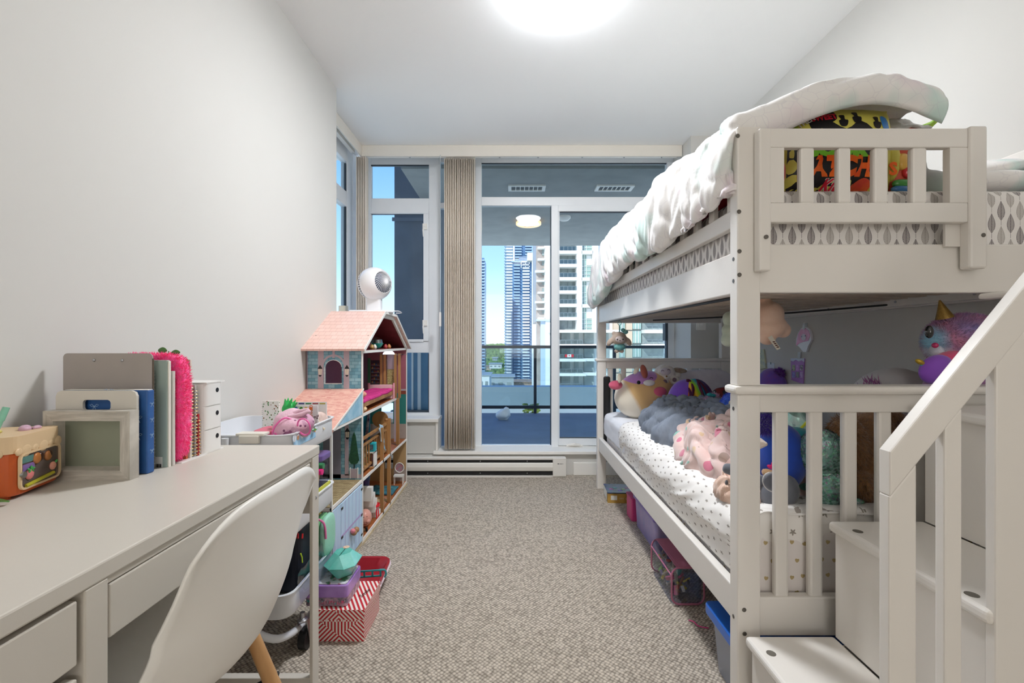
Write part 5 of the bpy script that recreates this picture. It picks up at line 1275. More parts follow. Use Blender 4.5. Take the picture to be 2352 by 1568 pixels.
for u in (737, 796): hp('printed_pilaster', X(u-6.5, HY0), X(u+6.5, HY0), HY0-.0015, HY0, .805, 1.0, LILAC)
hp('printed_cornice', HXL, HXR-.004, HY0-.001, HY0, Z(805, HY0), 1.0, LILAC)
ac = (X(766.5, HY0), Z(842, HY0))
b = MB(); r0, r1 = .052, .062
for k in range(16):
    a0, a1 = PI*k/16, PI*(k+1)/16
    b.prism([(ac[0]+r*math.cos(a), ac[1]+r*1.02*math.sin(a)) for r, a in ((r0, a0), (r1, a0), (r1, a1), (r0, a1))], 'y', HY0-.0016, HY0)
build('printed_arch', b, LILAC, dh); hp('printed_keystone', ac[0]-.006, ac[0]+.006, HY0-.002, HY0, ac[1]+.045, 1.0, LILAC)
b = MB(); 
for k in range(8): b.prism([(arch[k][0]-.0015, arch[k][1]), (arch[k+1][0]-.0015, arch[k+1][1]), (arch[k+1][0], arch[k+1][1]+.003), (arch[k][0], arch[k][1]+.003)], 'y', HY0-.001, HY0)
b.box(wx0-.003, wx0, HY0-.001, HY0, wz0, wsp).box(wx0-.003, wx1+.002, HY0-.001, HY0, wz0-.003, wz0); build('window_edge', b, EDGE, dh)
LBK = mat('lantern_black', '1c1a1c', .4, var=.1); LGL = mat('lantern_cream', 'e8dcc8', .4, var=.05)
def lantern(x, y, z, s=1):
    l = build('lantern', MB().prism([(x-.013*s, z+.012*s), (x+.013*s, z+.012*s), (x, z+.032*s)], 'y', y-.0016, y).prism([(x-.004*s, z-.028*s), (x+.004*s, z-.028*s), (x+.008*s, z-.02*s), (x-.008*s, z-.02*s)], 'y', y-.0016, y).prism([(x-.009*s, z-.02*s), (x+.009*s, z-.02*s), (x+.013*s, z+.013*s), (x-.013*s, z+.013*s)], 'y', y-.0012, y), LBK, dh)
    build('lantern_glass', MB().prism([(x-.007*s, z-.018*s), (x-.001*s, z-.018*s), (x-.001*s, z+.01*s), (x-.010*s, z+.01*s)], 'y', y-.002, y).prism([(x+.007*s, z-.018*s), (x+.001*s, z-.018*s), (x+.001*s, z+.01*s), (x+.010*s, z+.01*s)], 'y', y-.002, y), LGL, l)
lantern(X(735.5, HY0), HY0, Z(852, HY0)); lantern(X(797, HY0), HY0, Z(852, HY0)); lantern(X(798, HY0), HY0, Z(996, HY0))
# porch middle level: printed pilaster, topiary, door on the same front wall
hp('printed_pilaster', X(792, HY0), X(801, HY0), HY0-.001, HY0, .36, .65, LILAC); hp('printed_skirting', HXL, HXR-.004, HY0-.001, HY0, .345, .365, LILAC)
hp('printed_door', X(742, HY0), X(783, HY0), HY0-.001, HY0, .345, .64, mat('grey_lilac_door', '8a8794', .5, var=.1, vscale=20))
TOP = mat('topiary_green', '2b5a3c', .6, col2='1d4430', var=.5, vscale=120)
tx = X(813.5, HY0)
b = MB(); b.prism([(tx, Z(992, HY0)), (tx+.008, Z(1000, HY0)), (tx+.020, Z(1040, HY0)), (tx+.026, Z(1056, HY0)), (tx+.016, Z(1064, HY0)), (tx, Z(1066, HY0)), (tx-.016, Z(1064, HY0)), (tx-.026, Z(1056, HY0)), (tx-.020, Z(1040, HY0)), (tx-.008, Z(1000, HY0))], 'y', HY0-.004, HY0)
build('printed_topiary', b, TOP, dh); hp('printed_trunk', tx-.0015, tx+.0015, HY0-.003, HY0, Z(1078, HY0), Z(1064, HY0), LBK)
pz0, pz1 = Z(1097, HY0), Z(1076, HY0)
hp('printed_planter', tx-.019, tx+.019, HY0-.004, HY0, pz0, pz1, LILAC); 
for s_ in (-1, 1): hp('planter_post', tx+s_*.019-.002, tx+s_*.019+.002, HY0-.005, HY0, pz0-.002, pz1+.006, EDGE)
# floors
def floor_board(y0, y1, z, m=FLW, name='floor_board', x0=HXL): 
    f = hp(name, x0, HXR, y0, y1, z-.014, z, EDGE); hp('floor_print', x0+.004, HXR-.006, y0+.003, y1-.003, z, z+.0012, m, parent=f); return f
COB = mat('cobble_print', 'a8946c', .6, fn=brick_fn('b8a47c', '8a7450', '5a4a34', .024, .010, axis='xy', var=.9))
floor_board(HY0+.008, HY1-.008, .028); floor_board(HY0+.008, HY1-.008, .338); floor_board(HY0+.008, 3.03, .672); floor_board(HY0+.008, HY1-.008, .998, mat('attic_floor', '6a3030', .6))
floor_board(HP0, HY0-.002, .672, mat('porch_ceiling', 'd8d8d8', .6), 'porch_board'); floor_board(HP0, HY0-.002, .338, COB, 'porch_board'); hp('porch_plinth', HXL, HXR, HP0, HY0, .004, .022, RAWM); hp('plinth', HXL, HXR+.004, HY0, HY1, .0, .014, RAWM)
# end wall with printed rooms facing the camera, and its window cut outs
ey = HY1-.008
def ewall(z0, z1, m, win=None, base=None, name='room_wall'):
    if win:
        a, b2, c, d_ = win
        q = MB().box(HXL, a, ey, ey+.004, z0, z1).box(b2, HXR, ey, ey+.004, z0, z1).box(a, b2, ey, ey+.004, z0, c).box(a, b2, ey, ey+.004, d_, z1)
    else: q = MB().box(HXL, HXR, ey, ey+.004, z0, z1)
    return build(name, q, m, dh)
yv = ey
ewall(.668, .985, ROSE); 
ewall(.338, .668, TEALW, (X(876, yv), X(903, yv), Z(974, yv), Z(925, yv)))
ewall(.02, .326, TANW, (X(884, yv), X(903, yv), Z(1076, yv), Z(1044, yv)))
hp('end_edge', HXR-.004, HXR+.002, ey-.002, ey+.008, 0, 1.0, EDGE)
hp('wainscot', HXL, HXR-.005, ey-.001, ey, .34, Z(973, ey), WAIN); hp('wainscot', X(905, ey), HXR-.005, ey-.001, ey, .03, Z(1077, ey), WAIN)
hp('printed_bookcase', X(852, ey), X(873, ey), ey-.002, ey, .675, Z(827, ey), mat('bookcase_plum', '4b3544', .6))
for k in range(7):
    zz = Z(838+k*8.2, ey); s_ = hp('printed_shelf', X(853, ey), X(872, ey), ey-.004, ey-.002, zz-.003, zz, LILAC)
    for j in range(4): hp('printed_books', X(854+j*4.3, ey), X(857.4+j*4.3, ey), ey-.003, ey-.002, zz, zz+.010+.003*((j+k) % 2), mat('bookprint_%d' % ((j+k) % 4), ('9a4a5a', 'b88a5a', '4a6a8a', '7a4a3a')[(j+k) % 4], .6), parent=s_)
hp('printed_door', X(844, ey), X(851, ey), ey-.002, ey, .675, Z(822, ey), mat('sage_door', '4f8a66', .5, var=.15, vscale=30))
hp('printed_dado', X(920, ey), HXR-.005, ey-.002, ey, Z(905, ey), Z(896, ey), mat('brown_dado', '8a4030', .6)); hp('printed_rail', X(920, ey), HXR-.005, ey-.003, ey, Z(897, ey), Z(893, ey), LILAC)
hp('printed_green', X(920, ey), HXR-.005, ey-.002, ey, .675-.02, Z(905, ey), TEALW)
hp('printed_cabinet', X(888, ey), X(908, ey), ey-.002, ey, Z(852, ey), Z(824, ey), mat('cabinet_grey', 'a89aa0', .6)); 
# back wall strips
hp('back_wall', HXL-.004, HXL, HY0+.01, ey, .66, .99, mat('mauve_print', '7a5468', .6, var=.1)); hp('back_wall', HXL-.004, HXL, HY0+.01, ey, .33, .66, TEALW); hp('back_wall', HXL-.004, HXL, HP0, ey, 0, .33, TANW)
hp('back_wall', HXL-.004, HXL, HP0, HY0, .33, .67, BRB)
# lift shaft posts and glitter panel
for u in (880, 888, 912, 921): hp('lift_post', X(u, 3.05)-.008, X(u, 3.05)+.008, 3.0, 3.016, .672, .965, POSTW, .001)
hp('lift_shaft_panel', X(893, 3.06), X(908, 3.06), 3.02, 3.026, .68, .86, mat('glitter_gold_panel', 'c9bd84', .4, col2='7a6c3c', var=.8, vscale=180)); hp('lift_shaft_panel', X(893, 3.06), X(908, 3.06), 3.02, 3.026, .862, .955, LILAC)
hp('lift_top', X(869, 2.95), X(926, 2.95), 2.94, 3.06, .958, .962, glassmat('acrylic', 'f4f6f8', .25))
build('lamp_glow', MB().lathe([(0, .025), (.02, .022), (.034, .01), (.038, 0)], (X(888, 2.9), 2.95, .962), 20), mat('cool_toy_lamp', 'eef2ff', .4, emit=1.3), dh, smooth=True)
def post(u, z0, z1, w_=.011): y = -HXR*F/(U0-u); return hp('floor_post', HXR-.02, HXR, y-w_, y+w_, z0, z1, POSTW, .001)
post(881, .014, .53); post(897, .014, .56, .010); post(917, .345, .66, .009); post(858, .34, .35)
# lilac column print and doors of the porch
hp('printed_column', X(905, 3.2), X(911, 3.2), 3.2, 3.206, .34, .66, LILAC)
for k in range(2):
    y0 = 2.035+k*.145; d_ = hp('door', HXR-.004, HXR+.003, y0, y0+.142, .03, .318, mat('sky_blue_door', 'b4d6f2', .5, col2='cfe4f8', var=.3, vscale=25, sc3=(1, 12, .2)), .001)
    for j in range(1, 3): hp('groove', HXR+.003, HXR+.0036, y0+j*.047-.001, y0+j*.047+.001, .03, .318, mat('door_lilac', 'b9a8d8', .5), parent=d_)
    hp('lock_rail', HXR+.003, HXR+.0038, y0, y0+.142, .165, .175, MATS['door_lilac'], parent=d_)
    ky = y0+(.128 if k == 0 else .016)
    build('knob', MB().ell((HXR+.016, ky, .137), (.014, .014, .014), seg=16).cyl((HXR, ky, .137), (HXR+.01, ky, .137), .005), mat('bead_wood', 'b58a62', .5, var=.15, vscale=40), d_, smooth=True)
    for zz in (.06, .16, .29): hp('hinge', HXR+.0035, HXR+.005, y0+(0 if k == 0 else .122), y0+(.02 if k == 0 else .142), zz, zz+.010, LBK, parent=d_)
hp('side_panel', HXR-.004, HXR+.002, 1.935, 2.033, .03, .318, MATS['sky_blue_door'])
build('pink_knob', MB().ell((HXR+.015, 2.150, .15), (.012, .012, .012), seg=14), mat('pink_bead', 'e88a94', .4), dh, smooth=2)
# roofs: (y,z) profile extruded along x
OX = -.742
prof_r = [(2.275, 1.008), (2.66, 1.222), (2.92, 1.216), (3.335, 1.002)]
for i in range(3):
    (ya, za), (yb, zb) = prof_r[i], prof_r[i+1]
    dn = Vector((0, zb-za, -(yb-ya))).normalized()*.012
    def f(a, b_, ya=ya, za=za, yb=yb, zb=zb): return Vector((HXL-.008+(OX-HXL+.008)*a, ya+(yb-ya)*b_, za+(zb-za)*b_))
    q = MB().add([f(0, 0), f(1, 0), f(1, 1), f(0, 1)]+[f(0, 0)+dn, f(1, 0)+dn, f(1, 1)+dn, f(0, 1)+dn], [(0, 1, 2, 3), (4, 7, 6, 5), (0, 4, 5, 1), (1, 5, 6, 2), (2, 6, 7, 3), (3, 7, 4, 0)])
    rp_ = build('roof_panel', q, ROOFM if i != 1 else EDGE, dh)
    e_ = MB().add([f(1, 0)+Vector((.001, 0, 0)), f(1, 1)+Vector((.001, 0, 0)), f(1, 1)+dn*1.25+Vector((.001, 0, 0)), f(1, 0)+dn*1.25+Vector((.001, 0, 0)), f(1, 0)+Vector((.005, 0, 0)), f(1, 1)+Vector((.005, 0, 0)), f(1, 1)+dn*1.25+Vector((.005, 0, 0)), f(1, 0)+dn*1.25+Vector((.005, 0, 0))], [(0, 1, 2, 3), (4, 7, 6, 5), (0, 4, 5, 1), (1, 5, 6, 2), (2, 6, 7, 3), (3, 7, 4, 0)])
    build('white_trim', e_, EDGE, rp_)
    if i == 0:
        for u in (726, 846): build('screw', disc(.0035, Matrix.Translation(f((X(u, 2.4)-HXL+.008)/(OX-HXL+.008), .32)) @ Matrix.Rotation(.5, 4, 'X'), 10), mat('screw_brown', '8a6a5a', .5), rp_)
build('gable_trim', MB().prism([(2.36, 1.0), (2.68, 1.185), (2.90, 1.18), (3.26, 1.0), (3.30, 1.0), (2.92, 1.204), (2.66, 1.21), (2.30, 1.0)], 'x', HXR-.002, HXR+.010), EDGE, dh)
RED_IN = mat('attic_red_print', '7a2c34', .6, col2='8f3a40', var=.3, vscale=15)
build('attic_lining', MB().prism([(2.33, 1.0), (2.67, 1.19), (2.91, 1.19), (3.28, 1.0), (3.27, .999), (2.9, 1.186), (2.68, 1.186), (2.35, .999)], 'x', HXL, HXR-.004), RED_IN, dh)
build('attic_back', MB().prism([(2.34, 1.0), (2.67, 1.19), (2.91, 1.19), (3.27, 1.0)], 'x', HXL-.003, HXL), RED_IN, dh)
# porch roof
(ya, za), (yb, zb) = (1.93, .668), (2.328, .803)
q = MB().add([(HXL-.008, ya, za), (HXR+.006, ya, za), (HXR+.006, yb, zb), (HXL-.008, yb, zb), (HXL-.008, ya, za-.010), (HXR+.006, ya, za-.010), (HXR+.006, yb, zb-.010), (HXL-.008, yb, zb-.010)], [(0, 1, 2, 3), (4, 7, 6, 5), (0, 4, 5, 1), (1, 5, 6, 2), (2, 6, 7, 3), (3, 7, 4, 0)])
build('porch_roof', q, ROOF2, dh)
build('porch_gable', MB().prism([(1.96, .672), (2.325, .672), (2.325, .792)], 'x', HXR-.003, HXR+.002), mat('pale_blue_gable', 'b4d4e4', .5, col2='8cbcd4', var=.2, vscale=14), dh)
build('white_trim', MB().prism([(1.94, .664), (2.33, .797), (2.33, .805), (1.93, .670)], 'x', HXR+.006, HXR+.009), EDGE, dh)
hp('porch_corner', HXR-.006, HXR+.002, HP0, HP0+.012, 0, .67, EDGE)
# the white staircase, toys inside
b = MB()
for k in range(5):
    y0 = 2.52+.036*k; z0 = .235-.045*k
    b.prism([(y0, z0), (y0+.036, z0), (y0+.036, z0-.045), (y0, z0-.075)], 'x', HXR-.10, HXR-.012)
build('staircase', b, EDGE, dh)
tch = lambda n, l, c, loc, g=None: thing(n, l, c, loc, g)
# toy bed
t = tch('toy_bed', 'toy wooden bed with a hot pink cover on the upper dollhouse floor', 'toy bed', (-.80, 2.65, .674))
build('frame', MB().box(-.92, -.775, 2.36, 2.95, .70, .728), POSTW, t, bevel=.002)
build('cover', MB().grid(lambda a, b_: (-.92+.15*b_, 2.37+.57*a, .745+.006*fnoise((a*6, b_*3, 0), 1)-.012*abs(2*b_-1)**6), 24, 8), mat('magenta_cloth', 'dd3c8f', .7, col2='c42a7a', var=.3, vscale=30), t, smooth=2, solid=.012)
build('end_board', MB().rbox(-.93, -.765, 2.95, 2.962, .674, .765, .004), mat('pale_pink_wood', 'ecc4c8', .5, var=.05), t, bevel=.003)
for x in (-.93, -.768): build('bed_post', MB().rbox(x-.005, x+.006, 2.944, 2.966, .674, .775, .004), mat('pink_wood', 'e09aa2', .5), t)
build('leg', MB().box(-.785, -.775, 2.37, 2.385, .674, .70).box(-.92, -.91, 2.37, 2.385, .674, .70), POSTW, t)
build('pillow', MB().ell((-.82, 2.41, .765), (.05, .035, .022), seg=18), mat('salmon_cloth', 'e59a88', .7, var=.1, vscale=30), t, smooth=2)
t = tch('toy_ball', 'small orange and cream toy shell under the pink toy bed', 'toy', (-.79, 2.375, .674)); build('body', MB().ell((-.795, 2.40, .690), (.03, .024, .016), seg=18), mat('orange_cream', 'e8a050', .4, col2='f4e8c4', var=.6, vscale=30), t, smooth=2)
# attic toys
AZ = .9995
t = tch('toy_bowl', 'dark red toy bowl in the dollhouse attic', 'toy bowl', (-.80, 2.52, AZ)); build('bowl', MB().lathe([(.012, 0), (.03, .012), (.042, .035), (.039, .035), (.028, .014), (0, .005)], (-.815, 2.50, AZ+.001), 20), mat('dark_red_bowl', '8a2f34', .3, var=.2), t, smooth=True)
t = tch('toy_bowl', 'turquoise toy bowl with a clear dome in the dollhouse attic', 'toy bowl', (-.81, 2.72, AZ)); build('bowl', MB().lathe([(.014, 0), (.032, .012), (.045, .034), (.042, .034), (.03, .014), (0, .005)], (-.82, 2.74, AZ+.001), 20), mat('turq_bowl', '2fb4a4', .3), t, smooth=True)
build('clear_dome', MB().lathe([(.042, .034), (.038, .055), (.02, .068), (0, .072)], (-.82, 2.74, AZ+.001), 20), glassmat('acrylic', 'f4f6f8', .25), t, smooth=True)
R.seed(8)
for k, (y, lab, cc) in enumerate(((2.60, 'tiny gold toy crown between the two attic bowls', 'b08a4a'), (2.65, 'tiny white toy cup between the two attic bowls', 'e4d8cc'), (2.88, 'tiny red toy block at the far side of the attic', 'b03a3a'), (2.96, 'tiny orange toy block in the far attic corner', 'c9824a'))):
    solo('toy_trinket', MB().lathe([(.010, 0), (.014, .010), (.009, .022), (.004, .028)], (-.80, y, AZ+.001), 12), mat('trk_'+cc, cc, .4, var=.2, vscale=60), lab, 'toy', 'trinkets in the dollhouse attic', smooth=True)
# middle floor: cot rail, tv on cube, cloth
MZ2 = .3392
t = tch('toy_cot', 'toy wooden slatted cot on the middle dollhouse floor', 'toy bed', (-.84, 2.55, MZ2))
build('top_rail', MB().box(-.80, -.785, 2.36, 2.86, .522, .534).box(-.80, -.785, 2.36, 2.86, .488, .496).box(-.80, -.785, 2.36, 2.86, .36, .372), POSTW, t)
for k in range(11): build('slat', MB().box(-.796, -.789, 2.38+.045*k, 2.388+.045*k, .37, .49), POSTW, t)
for (y, x) in ((2.36, -.79), (2.86, -.79)): build('corner_post', MB().box(x-.012, x+.01, y-.012, y+.012, MZ2, .545), POSTW, t); 
build('knob', MB().ell((-.79, 2.86, .552), (.011, .011, .011), seg=12), POSTW, t, smooth=2)
build('headboard', MB().lathe([(.0, -.006), (.05, -.006), (.05, .006), (0, .006)], (-.84, 2.90, .55), 24, M=Matrix.Rotation(PI/2, 4, 'X')), POSTW, t)
build('lining', MB().box(-.90, -.81, 2.38, 2.84, .35, .40), mat('cot_green', '3f8a4c', .7, col2='a8324a', var=.6, vscale=40), t)
t = tch('toy_cube_shelf', 'white toy cube shelf with red toys inside on the middle floor', 'toy shelf', (-.79, 2.56, MZ2))
q = MB().box(-.826, -.771, 2.545, 2.60, MZ2, MZ2+.006).box(-.826, -.771, 2.545, 2.60, .42, .426).box(-.826, -.820, 2.545, 2.60, MZ2, .425).box(-.777, -.771, 2.545, 2.60, MZ2, .425).box(-.82, -.776, 2.59, 2.60, MZ2, .425)
build('frame', q, EDGE, t); build('contents', MB().ell((-.80, 2.572, .365), (.014, .012, .024), seg=12).ell((-.79, 2.57, .38), (.010, .010, .03), seg=10), mat('red_toys', 'b03a34', .5, col2='3a5a8a', var=.6, vscale=60), t, smooth=True)
t = tch('toy_tv', 'teal toy television standing on the white toy cube', 'toy television', (-.80, 2.57, .427))
build('case', MB(rot(-.798, 2.57, .4265)).rbox(-.03, .03, -.02, .02, 0, .05, .008), mat('teal_toy', '22a5b0', .35, var=.05), t, bevel=.006, bseg=3); build('screen', MB().box(-.820, -.778, 2.5485, 2.55, .437, .466), mat('toy_screen', '2c3a44', .3, col2='7a8a94', var=.6, vscale=70), t)
t = tch('doll_cloth', 'grey and sky blue doll blanket hung over the cot rail', 'doll cloth', (-.783, 2.72, .53))
build('cloth', MB().grid(lambda a, b_: (-.780+.010*b_+.006*math.sin(a*9+b_*4), 2.66+.085*a+.03*b_, .555-.02*abs(a-.5)*2-.16*b_*(.5+.5*a)), 12, 14), mat('doll_grey_cloth', 'c9cbc9', .8, col2='7ab4d8', var=.6, vscale=14), t, smooth=2, solid=.003)
t = tch('toy_animal', 'small brown toy dog at the near edge of the middle floor', 'toy', (-.80, 2.40, MZ2))
q = MB().ell((-.80, 2.40, .366), (.013, .018, .009), seg=12).ell((-.797, 2.42, .381), (.008, .009, .008), seg=12)
for (dx, dy) in ((-.008, -.012), (.008, -.012), (-.008, .012), (.008, .012)): q.cyl((-.80+dx, 2.40+dy, MZ2+.001), (-.80+dx, 2.40+dy, .364), .0035)
build('figure', q, mat('toy_brown', '8a5a34', .5, var=.2, vscale=60), t, smooth=True)
t = tch('toy_chair', 'printed grey and rose oval backed toy chair on the dollhouse end wall', 'toy chair', (-.80, 3.27, .03))
cx_ = X(917, 3.25); q = MB().lathe([(0, -.003), (.031, -.003), (.031, .003), (0, .003)], (cx_, 3.26, Z(1073, 3.26)), 20, M=Matrix.Rotation(PI/2, 4, 'X'))
build('back', q, mat('rose_chair_cloth', '8a9496', .6, col2='b86474', var=.5, vscale=60), t)
build('rim', MB().tube([(cx_+.032*math.cos(a*PI/8), 3.256, Z(1073, 3.26)+.034*math.sin(a*PI/8)) for a in range(16)], .003, 6, True), EDGE, t)
q = MB().box(cx_-.034, cx_+.034, 3.22, 3.262, Z(1092, 3.26), Z(1088, 3.26))
for dx in (-.03, .03):
    for yy in (3.225, 3.255): q.box(cx_+dx-.002, cx_+dx+.002, yy, yy+.004, .030, Z(1091, 3.26))
build('seat_and_legs', q, EDGE, t)
# ground floor
GZ = .0295
t = tch('piggy_toy', 'round salmon pink piggy toy on the dollhouse ground floor', 'toy', (-.80, 2.47, GZ))
PGM = mat('piggy_pink', 'e0a090', .35, var=.06, coat=.3)
q = MB().ell((-.808, 2.50, .078), (.036, .044, .046), seg=24); build('body', q, PGM, t, smooth=2); build('snout', MB().ell((-.785, 2.475, .068), (.014, .014, .012), seg=14), PGM, t, smooth=2)
build('eye', MB().ell((-.788, 2.470, .094), (.003, .003, .003), seg=8).ell((-.802, 2.462, .094), (.003, .003, .003), seg=8), BLACKP, t, smooth=True)
build('mouth_slot', MB().box(-.803, -.785, 2.4585, 2.4605, .055, .057), mat('slot_dark', '7a3a34', .5), t)
t = tch('toy_stool', 'bright red plastic toy stool beside the salmon pink piggy', 'toy stool', (-.79, 2.62, GZ))
RT = mat('bright_red_plastic', 'e02030', .3, var=.05, coat=.3)
build('seat', MB().lathe([(0, .094), (.030, .094), (.032, .1), (.030, .106), (0, .107)], (-.795, 2.63, 0), 20), RT, t, smooth=True)
for a in range(4): build('leg', MB().cyl((-.795+.020*math.cos(a*PI/2+.8), 2.63+.020*math.sin(a*PI/2+.8), .098), (-.795+.026*math.cos(a*PI/2+.8), 2.63+.026*math.sin(a*PI/2+.8), GZ+.0005), .004), RT, t)
t = tch('doll', 'small brown clothed doll with black boots lying on the ground floor', 'doll', (-.80, 2.42, GZ))
q = MB().tube([(-.84, 2.385, .045), (-.80, 2.40, .048), (-.785, 2.42, .042)], [.012, .013, .008], 10).tube([(-.80, 2.395, .05), (-.79, 2.385, .036)], .005, 8); build('body', q, mat('doll_brown', '7a5a3c', .7, var=.3, vscale=60), t, smooth=True)
build('boot', MB().ell((-.776, 2.432, .038), (.006, .007, .012), seg=10).ell((-.783, 2.446, .038), (.006, .007, .012), seg=10), BLACKP, t, smooth=True); build('head', MB().ell((-.85, 2.378, .047), (.012, .011, .013), seg=12), mat('doll_hair', '5a3a24', .7), t, smooth=2)
t = tch('doll', 'tiny dark haired doll with turquoise top at the near ground floor corner', 'doll', (-.79, 2.35, GZ))
build('body', MB().ell((-.790, 2.352, .052), (.008, .008, .012), seg=10), mat('doll_teal', '3ab4b8', .5), t, smooth=2); build('hair', MB().ell((-.788, 2.365, .036), (.010, .010, .008), seg=10), mat('doll_dark_hair', '3a241c', .7), t, smooth=2)
t = tch('doll_rug', 'teal folded doll cloth on the far ground floor', 'doll cloth', (-.82, 3.1, GZ))
build('cloth', MB().grid(lambda a, b_: (-.96+.17*a, 3.0+.17*b_, .043+.008*fnoise((a*4, b_*4, 2), 1)), 14, 12), mat('teal_cloth', '4a98a0', .8, col2='2f5a74', var=.5, vscale=30), t, smooth=2, solid=.01)
t = tch('doll_rug', 'cream and red doll mat behind the dollhouse posts', 'doll cloth', (-.84, 2.88, GZ))
build('cloth', MB().box(-.92, -.79, 2.78, 2.97, GZ+.0005, GZ+.004), mat('cream_mat', 'd8cc9c', .8, col2='a83a34', var=.4, vscale=14), t)
t = tch('toy_storybook', 'green and red printed toy box under the white toy staircase', 'toy', (-.86, 2.46, GZ))
build('box', MB().box(-.93, -.87, 2.42, 2.56, GZ+.0005, .13), mat('jungle_print', '3f8a3c', .6, col2='8a3a4a', var=.6, vscale=25), t)
t = tch('doll_dress', 'dark teal and purple doll dress behind the white staircase', 'doll cloth', (-.86, 2.85, GZ))
build('cloth', MB().lathe([(.04, 0), (.034, .08), (.02, .15), (.028, .22), (.016, .26)], (-.88, 2.74, GZ+.001), 16), mat('dress_teal', '1f5a6c', .6, col2='5a3a7a', var=.6, vscale=20), t, smooth=2)
t = tch('slide_ladder', 'white toy ladder panel with printed footprints on the middle floor', 'toy', (X(842, 3.1), 3.1, MZ2))
build('panel', MB().prism([(X(836, 3.1), MZ2), (X(843, 3.1), MZ2), (X(851, 3.1), .60), (X(846, 3.1), .60)], 'y', 3.10, 3.104), mat('ladder_white', 'd8d4dc', .5, col2='6a4a7a', var=.5, vscale=50), t)
build('blue_panel', MB().box(X(833, 3.12), X(850, 3.12), 3.12, 3.124, MZ2, .60), mat('sky_panel', '3aa0c0', .5, var=.1), t)

# fan, boxes on top of the roof
FX, FY, FZ, FR = X(861, 2.76), 2.76, Z(652, 2.76), .100
fn_ = thing('desk_fan', 'white globe shaped fan standing on top of the dollhouse', 'fan', (FX-.01, FY, 1.222))
FW = mat('fan_white', 'e9e8ea', .35, var=.02, coat=.2)
dirf = Vector((.80, -.50, .08)).normalized()      # where the grille points
MF = Matrix.Translation((FX, FY, FZ)) @ dirf.to_track_quat('Z', 'Y').to_matrix().to_4x4()
def sph(th): return (FR*math.sin(th), FR*math.cos(th))
b = MB(MF); b.lathe([sph(.72+(1.80-.72)*k/14) for k in range(15)]+[(FR*math.sin(1.80)*.97, FR*math.cos(1.80)*.97), (FR*math.sin(.72)*.95, FR*math.cos(.72)*.95), sph(.72)], seg=40, cap=False); build('globe_band', b, FW, fn_, smooth=True)
b = MB(MF)
for k in range(30):
    a = k*2*PI/30
    b.tube([(FR*math.sin(t_)*math.cos(a+t_*1.1), FR*math.sin(t_)*math.sin(a+t_*1.1), FR*math.cos(t_)) for t_ in (.12, .3, .5, .72)], .0013, 5)
b.lathe([(0, FR), (.012, FR*.995), (.0125, FR*.97)], seg=16); build('front_grille', b, FW, fn_, smooth=True)
b = MB(MF)
for k in range(42):
    a = k*2*PI/42; b.tube([(FR*math.sin(t_)*math.cos(a), FR*math.sin(t_)*math.sin(a), FR*math.cos(t_)) for t_ in (1.80, 2.1, 2.4, 2.75)], .0022, 5)
for t_ in (2.05, 2.35, 2.65): b.tube([(FR*math.sin(t_)*math.cos(k*PI/16), FR*math.sin(t_)*math.sin(k*PI/16), FR*math.cos(t_)) for k in range(32)], .0022, 5, True)
b.lathe([(FR*math.sin(2.72), FR*math.cos(2.72)), (0, -FR)], seg=20, cap=False); build('rear_grille', b, FW, fn_, smooth=True)
b = MB(MF); b.lathe([(.0, .072), (.045, .068), (.07, .05), (.085, .03), (.088, 0), (.08, -.04), (.05, -.072), (0, -.085)], seg=24)
hub_ = build('motor_dark_core', b, mat('dark_core_grey', '5b6478', .5, var=.2), fn_, smooth=True)  # motor enlarged to a dark core so the grille inside looks shaded
b = MB(MF)
for k in range(5):
    a = k*2*PI/5; c_, s_ = math.cos(a), math.sin(a); b.add([(.02*c_, .02*s_, .03), (.08*math.cos(a+.2), .08*math.sin(a+.2), .035), (.08*math.cos(a+.9), .08*math.sin(a+.9), .01), (.025*math.cos(a+.7), .025*math.sin(a+.7), .005)], [(0, 1, 2, 3)])
build('blade', b, mat('blade_grey', '7c8798', .4), fn_, solid=.002)
build('neck', MB().rbox(FX-.048, FX+.040, FY-.03, FY+.03, 1.232, 1.31, .014), FW, fn_, bevel=.004)
build('base', MB().lathe([(0, 0), (.088, 0), (.092, .006), (.086, .014), (.05, .018), (0, .018)], (FX+.02, FY, 1.2165), 32), FW, fn_, smooth=True)
solo('cream_block', MB().rbox(X(780, 2.8), X(796, 2.8), 2.78, 2.83, 1.2225, Z(702, 2.8), .004), mat('cream_block', 'e2dccb', .6, var=.04), 'small cream box on the dollhouse roof beside the fan', 'box', bevel=.003)
solo('power_adapter', MB().box(X(804, 2.7), X(850, 2.7), 2.68, 2.73, 1.2225, 1.231), FW, 'low white slab on the dollhouse roof in front of the fan base', 'adapter', bevel=.003)
solo('fan_cable', MB().tube(bez([(FX+.10, FY, 1.228), (FX+.13, FY+.05, 1.232), (FX+.135, FY+.10, 1.228), (FX+.125, FY+.14, 1.226), (FX+.09, FY+.15, 1.226)]), .003, 8), FW, 'white fan cable trailing over the far roof edge of the dollhouse', 'cable', smooth=True)
